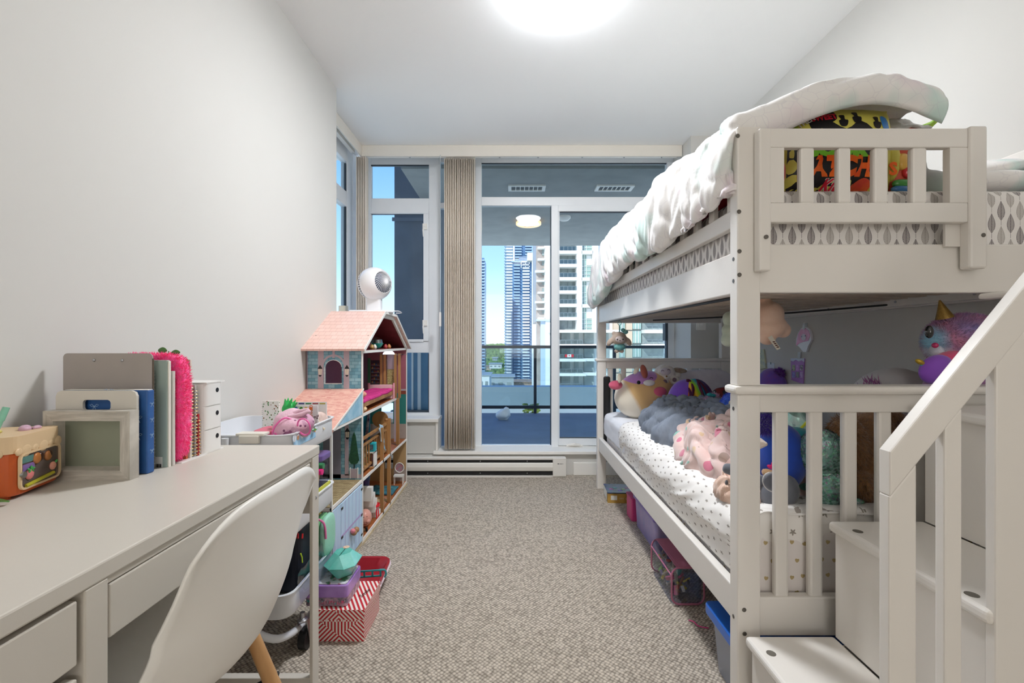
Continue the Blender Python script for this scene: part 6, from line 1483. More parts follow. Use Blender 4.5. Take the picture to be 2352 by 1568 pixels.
# ============================================================ SOFT THINGS
def interp(tab, y):
    for i in range(len(tab)-1):
        if y <= tab[i+1][0] or i == len(tab)-2:
            t = max(0, min(1, (y-tab[i][0])/(tab[i+1][0]-tab[i][0]))); t = t*t*(3-2*t); return [a+(b-a)*t for a, b in zip(tab[i][1:], tab[i+1][1:])]
def ridge(p, s=1): return 1-abs(noise.noise(Vector(p)*s))*2
def cloth_grid(name, fn, nu, nv, m, parent=None, wr=.01, solid=.006, uvs=None, kind=None, sub=0):
    """fn(a,b)->(Vector, uv); displaced along its normal by fold noise wr(a,b,p)"""
    P_ = [[fn(i/nu, j/nv) for i in range(nu+1)] for j in range(nv+1)]
    pos = [[Vector(q[0]) for q in r] for r in P_]; out = [r[:] for r in pos]
    for j in range(nv+1):
        for i in range(nu+1):
            tu = pos[j][min(i+1, nu)]-pos[j][max(i-1, 0)]; tv = pos[min(j+1, nv)][i]-pos[max(j-1, 0)][i]
            n = tu.cross(tv); n = n.normalized() if n.length > 1e-9 else Vector((0, 0, 1))
            out[j][i] = pos[j][i]+n*wr(i/nu, j/nv, pos[j][i])
    mb = MB(); mb.grid(lambda a, b: (out[round(b*nv)][round(a*nu)], P_[round(b*nv)][round(a*nu)][1]), nu, nv)
    return build(name, mb, m, parent, smooth=2, solid=solid, kind=kind), out
def folds(F, amp, seed, ax=(1, .12, .6), ax2=(.8, .5, .9)):
    A, B = Vector(ax), Vector(ax2)
    def w(a, b, p):
        w1 = .06*noise.noise(p*3.3+Vector((seed, 0, 0)))+.02*noise.noise(p*9+Vector((0, seed, 0)))
        s1 = abs(math.sin(PI*(p.dot(A)+w1*1.6)*F)); s2 = abs(math.sin(PI*(p.dot(B)+w1*2)*F*2.1))
        m = .5+.7*noise.noise(p*4+Vector((seed, seed, 1)))
        return amp*((s1**.7-.6)*(1-.4*m)+.45*(s2**.8-.6)*(.6+m))
    return w
def remesh(o, vox=.006, sm=4):
    m_ = o.modifiers.new('remesh', 'REMESH'); m_.mode = 'VOXEL'; m_.voxel_size = vox; m_.use_smooth_shade = True
    if sm: s_ = o.modifiers.new('smooth', 'SMOOTH'); s_.iterations = sm; s_.factor = .5
    return o
def plushm(nm, c, c2=None, vs=8, v=.3): return mat('plush_'+nm, c, .85, col2=c2, var=v if c2 else .08, vscale=vs if c2 else 15, bump=.5, bscale=420, sheen=.5)
# ---- duvet over the side guard of the upper bunk
hemz = [(1.25, 1.455), (1.4, 1.43), (1.55, 1.414), (1.84, 1.405), (2.26, 1.43), (2.66, 1.385), (2.92, 1.31), (3.26, 1.29)]
topz = [(1.25, 1.665), (1.48, 1.672), (1.82, 1.70), (2.18, 1.705), (2.75, 1.69), (3.26, 1.60)]
outx = [(1.25, .578), (1.45, .560), (1.8, .545), (2.3, .545), (2.8, .54), (3.26, .545)]
inz = [(1.25, 1.79), (1.45, 1.77), (1.9, 1.66), (3.26, 1.58)]
def duvet(a, b):
    # a: hem (0) to far inside edge (1); b: along y
    curl = 0; y = 1.255+2.01*max(0, (b-.035)/.965)
    hz_ = interp(hemz, y)[0]; tz = interp(topz, y)[0]; ox = interp(outx, y)[0]; iz = interp(inz, y)[0]
    pts = [(.602, hz_+.012), (ox+.012, hz_-.006), (ox-.006, hz_+.06), (ox, (hz_+tz)/2+.03), (ox+.022, tz-.035), (.615, tz), (.70, tz+.028*(iz > 1.7)), (.84, (tz+iz)/2+.03), (.97, iz+.002), (1.08, iz-.008), (1.185, iz-.05)]
    x, z = catm(pts, a); x2, z2 = catm(pts, min(1, a+.01)); x1_, z1_ = catm(pts, max(0, a-.01))
    n = Vector((-(z2-z1_), 0, (x2-x1_))).normalized()
    p = Vector((x, y, z))
    if b < .035:
        t = 1-b/.035; k = min(1, max(0, (a-.38)/.2)); p += Vector((.035*(1-k), 0, -.095*k))*t; p.y -= .022*math.sin(t*PI)
    return p, (a, y)
def dw(a, b, p):
    edge = min(1, a*12)*min(1, (1-a)*8+.3)
    k = .8*a
    f = .022*(ridge((p.y*6.5+p.z*3-k, a*2.4, 1.3))**2-.5)+.010*(ridge((p.y*13-a*5, a*5, 4.1))**2-.4)+.006*(ridge((p.y*27+a*9, a*9, 7.1))-.5)+.018*noise.noise(Vector((p.y*2.6, a*2.5, 9)))
    f += .012*max(0, (a-.4)/.6)*(ridge((a*9+p.y*2, p.y*5, 2.2))**2-.45)+.006*max(0, (a-.4)/.6)*(ridge((a*21, p.y*9+a*6, 5.2))-.5)
    return -f*(.45+.55*edge)*min(1, b*14+.15)
dv = thing('duvet', 'white duvet with pastel print heaped over the side guard of the upper bunk', 'duvet', (.7, 2.2, 1.47))
o_, outp = cloth_grid('cover', duvet, 90, 260, DUVETM, dv, dw, solid=.012)
# heap of pale bedding at the right
bh = thing('pillow', 'pale pink and mint pillow heaped on the mattress right of the near guard', 'pillow', (1.46, 1.42, 1.47))
build('cover', MB().ell((1.45, 1.46, 1.515), (.17, .17, .040), ns=.012, nf=9, seg=36, pw=.8), DUVETM, bh, smooth=2)
build('blanket_fold', MB().ell((1.47, 1.47, 1.575), (.14, .15, .036), ns=.02, nf=9, seg=36, rx=.1, ry=-.12), DUVETM, bh, smooth=2)
# ---- candy bag cushion behind the near guard
cx0, cx1, cz0, cz1, cyb = .765, 1.125, 1.472, 1.735, 1.365
def bagy(x, z):
    q = 2*(x-cx0)/(cx1-cx0)-1; r_ = 2*(z-cz0)/(cz1-cz0)-1
    return cyb-.075*max(0, 1-abs(q)**3.5)**.6*max(0, 1-abs(r_)**3)**.6
BAGY = mat('bag_yellow', 'd6cc5c', .45, col2='c9c052', var=.2, vscale=6)
cu = thing('candy_cushion', 'yellow printed candy bag cushion standing behind the near guard rail', 'cushion', ((cx0+cx1)/2, cyb, 1.471))
b = MB(); n_ = 40
b.grid(lambda a, c: (cx0+(cx1-cx0)*a, bagy(cx0+(cx1-cx0)*a, cz0+(cz1-cz0)*c), cz0+(cz1-cz0)*c), n_, 30)
b.grid(lambda a, c: (cx0+(cx1-cx0)*a, 2*cyb-bagy(cx0+(cx1-cx0)*a, cz0+(cz1-cz0)*c), cz0+(cz1-cz0)*c), n_, 30)
build('body', b, BAGY, cu, smooth=2)
def onbag(mb, off=.0012, d=None):
    """drop a flat print made in the x-z plane onto the cushion front"""
    for i, p in enumerate(mb.v): mb.v[i] = Vector((p.x, bagy(p.x, p.z)-off-(0 if d is None else 0), p.z))
    return mb
def blob(pts, cx, cz, s, k=3):
    n = len(pts); out = []
    for i in range(n):
        for t in range(k):
            p = [pts[(i+j-1) % n] for j in range(4)]; f = t/k
            out.append([.5*((2*p[1][c])+(-p[0][c]+p[2][c])*f+(2*p[0][c]-5*p[1][c]+4*p[2][c]-p[3][c])*f*f+(-p[0][c]+3*p[1][c]-3*p[2][c]+p[3][c])*f**3) for c in (0, 1)])
    return [(cx+x*s, cz+z*s) for x, z in out]
def flat(pts, off, name, m):
    # fan of small quads so that the print follows the cushion
    cxm = sum(p[0] for p in pts)/len(pts); czm = sum(p[1] for p in pts)/len(pts); b = MB(); R_ = 6; n = len(pts)
    vs = [(cxm+(p[0]-cxm)*r/R_, 0, czm+(p[1]-czm)*r/R_) for r in range(R_+1) for p in pts]
    b.add(vs, [(r*n+i, r*n+(i+1) % n, (r+1)*n+(i+1) % n, (r+1)*n+i) for r in range(R_) for i in range(n)])
    return build(name, onbag(b, off), m, cu, smooth=2)
def bt(s, size, u, v, d, m, off, bold=.002, shear=0, roll=0, name='lettering', sx=1):
    M_ = face_cam(X(u, d), 0, Z(v, d), 1, roll) @ Matrix.Diagonal((sx, 1, 1, 1))
    t = textmb(s, size, M_, depth=0, bold=bold, shear=shear)
    return build(name, onbag(t, off), m, cu)
BK = mat('print_black', '17151a', .4); OR = mat('print_orange', 'ff7a1c', .4, col2='ff5a10', var=.3, vscale=25); GR = mat('print_lime', '7fd02f', .4); RDp = mat('print_red', 'd81f3c', .4); WHp = mat('print_white', 'f2efe8', .4); SALM = mat('print_salmon_shade', 'c9382c', .5, col2='e06a2c', var=.4, vscale=20); GRN = mat('print_green', '5f9a2c', .5, col2='a8c03c', var=.4, vscale=25); BLp = mat('print_blue', '2f7ac4', .4)
dT = 1.295
flat(blob([(-1.0, .42), (-.85, .8), (-.45, .62), (-.2, .95), (.2, .75), (.55, .95), (.9, .62), (1.02, .1), (.98, -.42), (.55, -.5), (.4, -.85), (-.2, -.98), (-.6, -.6), (-.95, -.5)], X(1922, dT), Z(374, dT), .128), .0008, 'black_backing', BK)
flat(blob([(-1, .2), (-.5, .9), (.2, .9), (.9, 1.1), (1, .3), (.2, -.2), (-.7, -.7)], X(1890, 1.3), Z(282, 1.3), .04), .0008, 'black_backing', BK)
bt('SOUR', .052, 1920, 345, dT, GR, .0022, .0045, sx=1.2)
bt('PATCH', .068, 1921, 383, dT, OR, .0024, .0052, sx=.93)
bt('Kids', .040, 1925, 421, dT, WHp, .0022, .0030, shear=.25); bt('Kids', .040, 1925, 421, dT, RDp, .0040, .0012, shear=.25)
bt('SOUR', .026, 1855, 268, 1.3, WHp, .002, .001, roll=.35); bt('THEN', .020, 1853, 280, 1.3, WHp, .0024, .0006, roll=.5); bt('SWEET', .024, 1893, 270, 1.3, RDp, .002, .001, roll=.12)
flat(blob([(-1, 0), (-.6, .5), (0, .8), (.7, .6), (1, .1), (.8, -.7), (0, -.9), (-.8, -.7)], X(1990, dT), Z(425, dT), .030), .0016, 'printed_sweet', SALM)
for (u, v) in ((1935, 277), (1968, 268), (1900, 290), (2015, 280)): flat(blob([(-.5, -1), (-.7, -.1), (-.3, .2), (-.5, .9), (.4, 1), (.3, .2), (.8, 0), (.4, -1)], X(u, 1.3), Z(v, 1.3), .018), .0012, 'black_patch', BK)
flat(blob([(-.8, -1), (-1, 1), (.6, 1), (.4, 0), (1, -1)], X(1802, 1.33), Z(285, 1.33), .025), .0012, 'green_edge', GRN)
flat(blob([(-.5, -1), (-.7, 1), (.5, 1), (.7, -1)], X(2033, 1.31), Z(284, 1.31), .020), .0012, 'blue_patch', BLp)
# second bag: yellow with clear window of sweets
c2 = thing('candy_cushion', 'smaller yellow bag cushion with red, green and blue sweets beside the large one', 'cushion', (1.16, 1.36, 1.471))
build('body', MB().ell((1.165, 1.375, 1.585), (.065, .05, .112), seg=28, pw=.75), mat('bag_red', 'd2543a', .5, col2='b8402c', var=.3, vscale=15), c2, smooth=2)
build('yellow_panel', MB().ell((1.116, 1.345, 1.575), (.022, .030, .06), seg=18), BAGY, c2, smooth=2)
build('lettering', textmb('S', .05, face_cam(X(2053, 1.31), 1.312, Z(388, 1.31)), bold=.002), OR, c2)
for (u, v, r3, cc, nn) in ((2076, 370, (.018, .012, .024), 'f2c25a', 'yellow'), (2092, 392, (.02, .01, .02), 'd8303a', 'red'), (2075, 420, (.028, .01, .012), '3f8a3c', 'green'), (2072, 433, (.028, .01, .010), '2f6aa0', 'blue')):
    build('gummy_sweet', MB().ell((X(u, 1.32), 1.325, Z(v, 1.32)), r3, seg=16, pw=.8), mat('gummy_'+nn, cc, .35, coat=.4, var=.1), c2, smooth=2)
wr_ = thing('bag_lining', 'grey satin pillow corner with a yellow green edge above the guard rail', 'pillow', (1.22, 1.33, 1.63))
build('satin', MB().grid(lambda a, b_: (1.10+.13*a, 1.33+.05*b_, 1.672+.050*b_*(.5+.5*math.sin(a*3))+.010*fnoise((a*4, b_*3, 5), 1)), 18, 8), mat('grey_satin', 'c9c6c2', .35, var=.15, vscale=20), wr_, smooth=2, solid=.008)
build('corner', MB().grid(lambda a, b_: (1.225+.035*a+.008*b_, 1.34+.03*b_, 1.676+.036*a+.020*b_-.022*a*b_), 10, 8), GRN, wr_, smooth=2, solid=.010)
gs = thing('plush_toy', 'smooth grey plush with pale green back beside the bag cushions', 'plush toy', (1.24, 1.38, 1.471))
remesh(build('body', MB().ell((1.245, 1.38, 1.515), (.075, .06, .046), seg=24).ell((1.215, 1.37, 1.56), (.024, .03, .05), seg=18), plushm('seal_grey', '98989c', 'a8b8ac', 6), gs))
rc = thing('plush_toy', 'bright red soft toy poking out at the near guard post', 'plush toy', (.715, 1.33, 1.471))
RP = plushm('red', 'd0202a')
remesh(build('body', MB().ell((.72, 1.345, 1.57), (.055, .045, .095), seg=22).ell((.70, 1.32, 1.655), (.030, .028, .030), seg=16).ell((.735, 1.31, 1.64), (.022, .02, .02), seg=14).ell((.765, 1.31, 1.53), (.022, .02, .045), seg=14), RP, rc))
sc_ = thing('cushion', 'dark red lettered cushion seen through the side guard slats', 'cushion', (.70, 1.5, 1.471))
build('body', MB().ell((.70, 1.52, 1.54), (.045, .075, .07), seg=26, pw=.7), mat('crimson_cloth', 'b0202c', .7, var=.1, bump=.2), sc_, smooth=2)
build('lettering', textmb('Kids', .035, face_nx(.6535, 1.53, 1.50)), mat('gold_letter', 'e0a83c', .5), sc_)
pk2 = thing('cushion', 'shaggy pink cushion seen through the side guard slats', 'cushion', (.70, 1.83, 1.471))
body = MB().ell((.715, 1.86, 1.545), (.058, .22, .078), seg=28, pw=.75); fb = MB(); fb.add(body.v, body.f); R.seed(9); pts, cen = surf_pts(body, 7000, R)
pts = [(p, p-Vector((.715, p.y*.9+1.86*.1, 1.545))) for p, n in pts if p.x < .735]; fur(fb, pts, .034, .0022, R, .5)
build('shaggy_cover', fb, mat('shag_pink', 'd6708f', .75, col2='e88fae', var=.4, vscale=40, sheen=.4), pk2)
for k, (y, cc, lab) in enumerate(((2.22, '3a4a8a', 'navy and violet soft toy behind the side guard of the upper bunk'), (2.36, 'd8c23c', 'yellow soft toy behind the side guard of the upper bunk'), (2.50, '2f8ab0', 'sky blue soft toy behind the side guard of the upper bunk'), (2.72, '2f4a4a', 'dark green soft toy at the far end of the upper bunk'))):
    t = thing('plush_toy', lab, 'plush toy', (.72, y, 1.471)); build('body', MB().ell((.715, y, 1.525), (.05, .06, .055), seg=20), plushm('up%d' % k, cc, 'c9b4e0' if k == 0 else None), t, smooth=2)
    build('head', MB().ell((.70, y-.02, 1.565), (.03, .032, .028), seg=16), MATS['plush_up%d' % k], t, smooth=2)

# ---- lower bunk linen
MT = .536
def white_sheet(a, b):
    y = 2.60+.585*b; pts = [(1.1, MT+.012), (.80, MT+.012), (.69, MT+.010), (.652, MT-.012), (.646, MT-.06), (.646, .40)]
    x, z = catm(pts, a); return Vector((x, y, z)), (x, y)
fsht = thing('fitted_sheet', 'plain white fitted sheet on the window end of the lower mattress', 'sheet', (.85, 2.9, MT))
cloth_grid('sheet', white_sheet, 26, 30, mat('white_cotton', 'eef0f6', .85, bump=.15, bscale=300, var=.03), fsht, lambda a, b, p: -.004*fnoise((p.y*9, a*6, 2), 1)-.002, solid=.003)
def star_sheet(a, b):
    y = 1.262+1.42*b
    bul = .012*math.sin(PI*min(1, b*1.1))
    pts = [(1.42, MT+.02), (1.1, MT+.022), (.86, MT+.03), (.715, MT+.03), (.652, MT+.008), (.636-bul, MT-.05), (.640-bul*.6, .45), (.648, .375)]
    x, z = catm(pts, a)
    s_ = min(1, (y-1.262)/.02)
    return Vector((x, y, z)), (a*1.0, y)
ss = thing('star_sheet', 'white cotton sheet with grey stars draped along the lower bunk side', 'sheet', (.85, 1.9, MT))
cloth_grid('sheet', star_sheet, 60, 110, STARM, ss, lambda a, b, p: -(.010*(ridge((p.y*4.5-a*3.5, a*3.2, 3))-.4)+.004*(ridge((p.y*11-a*7, a*6, 8))-.4))*min(1, (a+.05)*2)*(1-.6*max(0, a-.85)/.15)-.003, solid=.003)
def star_end(a, b):
    x = .66+.66*a; lower = .455+.045*math.sin(a*9+.6)+.02*math.sin(a*23)-(.035 if a < .25 else 0)
    pts = [(1.34, MT+.035), (1.285, MT+.04), (1.268, MT+.012), (1.2665, (MT+lower)/2), (1.2665, lower)]
    y, z = catm(pts, b); return Vector((x, y, z)), (x, z-y)
cloth_grid('end_fall', star_end, 50, 16, STARM, ss, lambda a, b, p: -.004*(ridge((a*9, b*2, 5))-.6)*min(1, b*3), solid=.003)
def heap(x0, x1, y0, y1, z0, h, nx, ny, fold, seed, pw=2.6, rotz=0, skew=0, sharp=.42):
    cx, cy = (x0+x1)/2, (y0+y1)/2
    def f(a, b):
        r = a; th = 2*PI*b
        c_, s_ = math.cos(th), math.sin(th); k = (abs(c_)**pw+abs(s_)**pw)**(-1/pw)
        ww = 1+.10*noise.noise(Vector((c_*1.5, s_*1.5, seed)))
        lx, ly = k*c_*r*(x1-x0)/2*ww, k*s_*r*(y1-y0)/2*ww
        x, y = cx+lx*math.cos(rotz)-ly*math.sin(rotz), cy+lx*math.sin(rotz)+ly*math.cos(rotz)
        hh = max(0, 1-r**3.2)**sharp
        q = Vector((x*math.cos(skew)+y*math.sin(skew), -x*math.sin(skew)+y*math.cos(skew), 0))
        z = z0+h*hh*(1+.18*noise.noise(Vector((x*4, y*4, seed))))
        wx = .05*noise.noise(Vector((x*5, y*5, seed+9)))
        w2 = .07*noise.noise(Vector((x*3.1, y*3.1, seed+3)))+.03*noise.noise(Vector((x*9, y*9, seed+5)))
        a1 = .5+.5*math.sin(2*PI*((q.x+w2*1.5+q.y*.12)*fold)); a2 = .5+.5*math.sin(2*PI*((q.x*.85+q.y*.5+w2*1.8)*fold*1.9+1)); a3 = .5+.5*math.sin(2*PI*((q.x-q.y*.3+w2*2+wx)*fold*3.7))
        m1 = .5+.5*noise.noise(Vector((q.x*3, q.y*2.2, seed+7)))*1.6
        z += (h*.34*(a1**1.6-.4)*m1+h*.20*(a2**1.5-.4)*(1.2-m1)+h*.05*(a3-.5))*hh
        return Vector((x, y, max(z, z0))), (x, y)
    return f
gbk = thing('blanket', 'crumpled grey jersey blanket piled on the lower bunk', 'blanket', (.95, 2.3, MT))
GJ = mat('grey_jersey', '8f98a6', .85, col2='7b8492', var=.25, vscale=10, bump=.2, bscale=300)
cloth_grid('cloth', heap(.685, 1.40, 1.80, 2.78, MT+.028, .165, 1, 1, 8, 3.3, skew=.35), 100, 220, GJ, gbk, folds(8, .030, 3, (1, .45, .4), (.7, .9, .5)), solid=.005)
def pinkfn(nt):
    x, y, z = coords(nt)
    v = nt.nodes.new('ShaderNodeTexVoronoi'); v.inputs['Scale'].default_value = 16; v.inputs['Randomness'].default_value = .8; t = nt.nodes.new('ShaderNodeTexCoord'); nt.links.new(t.outputs['Object'], v.inputs['Vector'])
    d = E(nt, v.outputs['Distance']); cs = nt.nodes.new('ShaderNodeSeparateColor'); nt.links.new(v.outputs['Color'], cs.inputs[0]); r = E(nt, cs.outputs[0]); g = E(nt, cs.outputs[1])
    ins = (d+nz(nt, 30)*.12) < .36
    c1 = mixc(nt, r > .5, lin('7cc8b8'), lin('e07896')); c1 = mixc(nt, g > .84, c1, lin('b49c90')); c1 = mixc(nt, g < .25, c1, lin('e8c8a0'))
    return mixc(nt, ins*.9, lin('eed2cc'), c1)
pb_ = thing('blanket', 'pale pink fleece blanket with mint and rose hearts bundled at the bed edge', 'blanket', (.82, 1.75, MT))
PF = mat('heart_fleece', 'eed2cc', .9, fn=pinkfn, bump=.4, bscale=350, sheen=.5)
cloth_grid('cloth', heap(.665, 1.12, 1.40, 2.10, MT+.028, .165, 1, 1, 9, 8.1, skew=-.9, pw=2.2), 90, 200, PF, pb_, folds(8, .036, 8, (.35, -.55, 1), (1, .6, .5)), solid=.006)
pf_ = thing('fleece_scrap', 'crumpled peach fleece with a grey dot on the star sheet', 'blanket', (.69, 1.43, MT+.03))
PEA = plushm('peach', 'f6d8c6', 'efc8b2', 25)
cloth_grid('cloth', heap(.640, .80, 1.335, 1.50, MT+.02, .072, 1, 1, 22, 4.4, skew=1.2, pw=2.2), 50, 110, PEA, pf_, folds(34, .011, 5, (.3, .4, 1), (1, .6, .5)), solid=.004)
build('grey_dot', MB().ell((.658, 1.395, .612), (.005, .004, .009), seg=12), plushm('dark_grey', '6c6c72'), pf_, smooth=2)

# pillows
wp = thing('pillow', 'white crumpled pillow leaning on the far headboard of the lower bunk', 'pillow', (1.25, 3.08, MT))
build('cover', MB().ell((1.26, 3.09, .70), (.27, .075, .155), ns=.022, nf=8, seg=40, pw=.75), mat('pillow_white', 'e2dfe6', .85, col2='d2ccd8', var=.2, vscale=9, bump=.3, bscale=60), wp, smooth=2)
bkp = solo('black_case', MB().rbox(.642, .690, 3.178, 3.214, .30, .80, .015), BLACKP, 'tall black padded case squeezed between lower mattress and window end', 'case', bevel=.012, bseg=3)

# ---- plush toys on the lower bunk
def cowfn(nt):
    x, y, z = coords(nt); n = nz(nt, 6)
    c = mixc(nt, n, lin('e8bc7c'), lin('e9c48c'))
    c = mixc(nt, (((x*1.0-(z-.155)*-.55)*-1-.085+(n-.5)*.03)*40).max(0).min(1), c, lin('f3e9d6'))
    e_ = ((x+.055)*(x+.055)*70+(z-.30)*(z-.30)*260)
    return mixc(nt, ((1-e_)*12).max(0).min(1), c, lin('c68ad2'))
def eye(b, p, r): b.ell(p, (r, r, r), seg=10)
PINKP = plushm('pink', 'd8607e'); TANP = mat('plush_tan', 'e5b878', .85, bump=.5, bscale=420, sheen=.5, fn=cowfn); CREAM = plushm('cream', 'f0e6d2'); BR = plushm('brown_ear', 'a85a4a')
def pp(u, v, d): return tuple(P(u, v, d))
t = thing('plush_toy', 'large round tan cow plush with a lilac patch and pink ear', 'plush toy', (.85, 2.98, MT)); g_ = t
build('body', MB().ell((.865, 2.98, .695), (.195, .15, .155), ry=-.25, seg=40), TANP, t, smooth=2)
build('pink_ear', MB().ell(pp(1414, 884, 2.90), (.045, .024, .030), seg=18), PINKP, t, smooth=2)
build('red_ear', MB().ell(pp(1479, 853, 2.88), (.022, .018, .045), ry=-.25, seg=18), BR, t, smooth=2)
build('horn', MB().ell(pp(1423, 868, 2.86), (.014, .014, .032), seg=14), CREAM, t, smooth=2); build('horn', MB().ell(pp(1461, 851, 2.9), (.014, .014, .026), ry=.6, seg=14), CREAM, t, smooth=2)
build('snout', MB().ell(pp(1491, 879, 2.83), (.037, .014, .019), seg=20), plushm('off_white', 'e9e6e6'), t, smooth=2)
b = MB(); eye(b, pp(1467, 878, 2.825), .012); build('eye', b, BLACKP, t, smooth=2)
build('winking_eye', MB().tube([pp(1492+a, 869-2.5*math.sin(a*PI/8), 2.83) for a in range(9)], .002, 6), BLACKP, t); build('cheek', MB().ell(pp(1516, 899, 2.84), (.042, .02, .030), seg=20), PINKP, t, smooth=2)
t = thing('plush_toy', 'fluffy white dog plush with one brown ear on the cow plush', 'plush toy', pp(1535, 880, 3.0))
WD = plushm('dog_white', 'ded9d2', 'f2eee8', 40); d = 2.96
remesh(build('body', MB().ell(pp(1527, 855, d), (.066, .055, .052), seg=24, ns=.006, nf=30).ell(pp(1537, 878, d+.02), (.055, .05, .055), seg=20, ns=.006, nf=30).ell(pp(1527, 880, d-.04), (.028, .03, .030), seg=16).ell(pp(1551, 874, d-.04), (.028, .03, .030), seg=16).ell(pp(1511, 868, d-.01), (.022, .02, .02), seg=14).ell(pp(1557, 861, d-.0), (.022, .02, .02), seg=14), WD, t), .007)
build('face', MB().ell(pp(1529, 853, d-.045), (.034, .018, .025), seg=18), plushm('face_lilac', 'd6ccd8'), t, smooth=2); build('brown_ear', MB().ell(pp(1561, 850, d), (.048, .02, .018), ry=.12, seg=18, ns=.006, nf=40), plushm('ear_brown', '8d7868', 'a89888', 40), t, smooth=2)
b = MB(); b.ell(pp(1527, 877, d-.072), (.016, .006, .016), seg=14).ell(pp(1549, 872, d-.072), (.014, .006, .014), seg=14); build('paw_pad', b, plushm('paw_mauve', '7c6470'), t, smooth=True)
build('muzzle', MB().ell(pp(1531, 866, d-.060), (.018, .014, .013), seg=14), WD, t, smooth=2); b = MB(); eye(b, pp(1531, 864, d-.076), .006); build('nose', b, mat('gold_nose', '8a6a4a', .3), t, smooth=2)
build('closed_eye', MB().tube([pp(1519+a, 852-2*math.sin(a*PI/6), d-.062) for a in range(7)], .0015, 5).tube([pp(1533+a, 850-2*math.sin(a*PI/6), d-.062) for a in range(7)], .0015, 5), mat('plum_thread', '5a4060', .6), t)
t = thing('plush_toy', 'round violet plush with a rainbow tie dye side and maroon stripes', 'plush toy', (1.07, 2.68, MT))
def rbw(nt):
    x, y, z = coords(nt); r = nt.nodes.new('ShaderNodeValToRGB'); nn = nz(nt, 12); v = (x*6.5)+(z*2.2)-.22+(nn-.5)*.28
    els = r.color_ramp.elements; els[0].position = 0; els[0].color = lin('d8201c'); els[1].position = 1; els[1].color = lin('5a1a6a')
    for p_, c_ in ((.18, 'f0801c'), (.34, 'f0d03c'), (.5, '8fd02c'), (.66, '2f9ac0'), (.82, '2f4a8a')): e = els.new(p_); e.color = lin(c_)
    nt.links.new(((v+.25).max(0).min(1)).v, r.inputs[0]); return r.outputs[0]
rc_ = P(1588, 918, 2.68)
build('violet_side', MB().ell((rc_.x-.03, 2.69, rc_.z-.03), (.108, .10, .15), seg=36), plushm('violet', '8a5ad8'), t, smooth=2)
build('rainbow_side', MB().ell((rc_.x+.018, 2.675, rc_.z-.03), (.112, .108, .155), seg=36), mat('rainbow_plush', 'd8c02c', .6, fn=rbw, bump=.3, bscale=300), t, smooth=2)
MAR = mat('maroon_satin', '5c1640', .4, var=.2, vscale=60)
for ps in ([(1575, 912), (1573, 897), (1579, 884), (1585, 900), (1587, 912)], [(1585, 880), (1578, 873), (1586, 876), (1592, 893), (1589, 912)], [(1600, 873), (1606, 885), (1612, 900), (1616, 912)], [(1604, 875), (1614, 884), (1622, 898), (1627, 911)]):
    q = []
    for (u, v) in ps:
        p = P(u, v, 2.60); dx = (p.x-(rc_.x+.018))/.112; dz = (p.z-(rc_.z-.03))/.155; yy = 2.675-.108*math.sqrt(max(.02, 1-dx*dx-dz*dz)); q.append(P(u, v, yy-.003))
    build('satin_stripe', MB().tube(bez(q, 14), .008, 8), MAR, t, smooth=True)
t = thing('plush_toy', 'small fluffy lilac plush with a turquoise bow behind the grey blanket', 'plush toy', pp(1637, 935, 2.3))
body = MB().ell(pp(1638, 930, 2.30), (.050, .045, .052), seg=22, ns=.008, nf=30); fb = MB(); fb.add(body.v, body.f); R.seed(4); pts, cen = surf_pts(body, 1400, R); fur(fb, [(p, p-cen) for p, n in pts], .016, .0014, R, .2)
build('furry_body', fb, plushm('lilac_fur', 'c9a4d0', 'd8b4c8', 30), t); build('face', MB().ell(pp(1646, 935, 2.262), (.022, .012, .020), seg=16), plushm('face_tan', 'c9a08c'), t, smooth=2); build('bow', MB().ell(pp(1630, 906, 2.27), (.016, .008, .009), seg=12).ell(pp(1638, 908, 2.27), (.016, .008, .009), seg=12), mat('bow_teal', '2fa0a8', .5), t, smooth=True)
t = thing('plush_toy', 'bright blue fluffy plush beside the near bunk post', 'plush toy', pp(1690, 935, 2.1))
BLF = plushm('bright_blue', '2f5ae0', '4a7af0', 30); body = MB().ell(pp(1688, 932, 2.12), (.062, .055, .062), seg=22, ns=.006, nf=30); fb = MB(); fb.add(body.v, body.f); pts, cen = surf_pts(body, 1500, R); fur(fb, [(p, p-cen) for p, n in pts], .012, .0014, R, .2)
build('furry_body', fb, BLF, t); build('eye_ring', MB().ell(pp(1679, 926, 2.062), (.011, .006, .014), seg=14), CREAM, t, smooth=2); b = MB(); eye(b, pp(1680, 926, 2.055), .006); build('eye', b, BLACKP, t, smooth=2)
t = thing('toy_pouch', 'dark red and white spotted pouch tucked behind the blue fluffy plush', 'pouch', pp(1665, 905, 2.4))
def spot(nt):
    v = nt.nodes.new('ShaderNodeTexVoronoi'); v.inputs['Scale'].default_value = 26; tcx = nt.nodes.new('ShaderNodeTexCoord'); nt.links.new(tcx.outputs['Object'], v.inputs['Vector']); d = E(nt, v.outputs['Distance'])
    return mixc(nt, d < .33, mixc(nt, d < .45, lin('6a1c1c'), lin('1c2026')), mixc(nt, nz(nt, 12) > .5, lin('e0e6e6'), lin('5aa0b8')))
build('body', MB().ell(pp(1664, 908, 2.42), (.07, .04, .045), seg=22, ns=.006, nf=14), mat('spotted_print', '6a1c1c', .6, fn=spot), t, smooth=2)

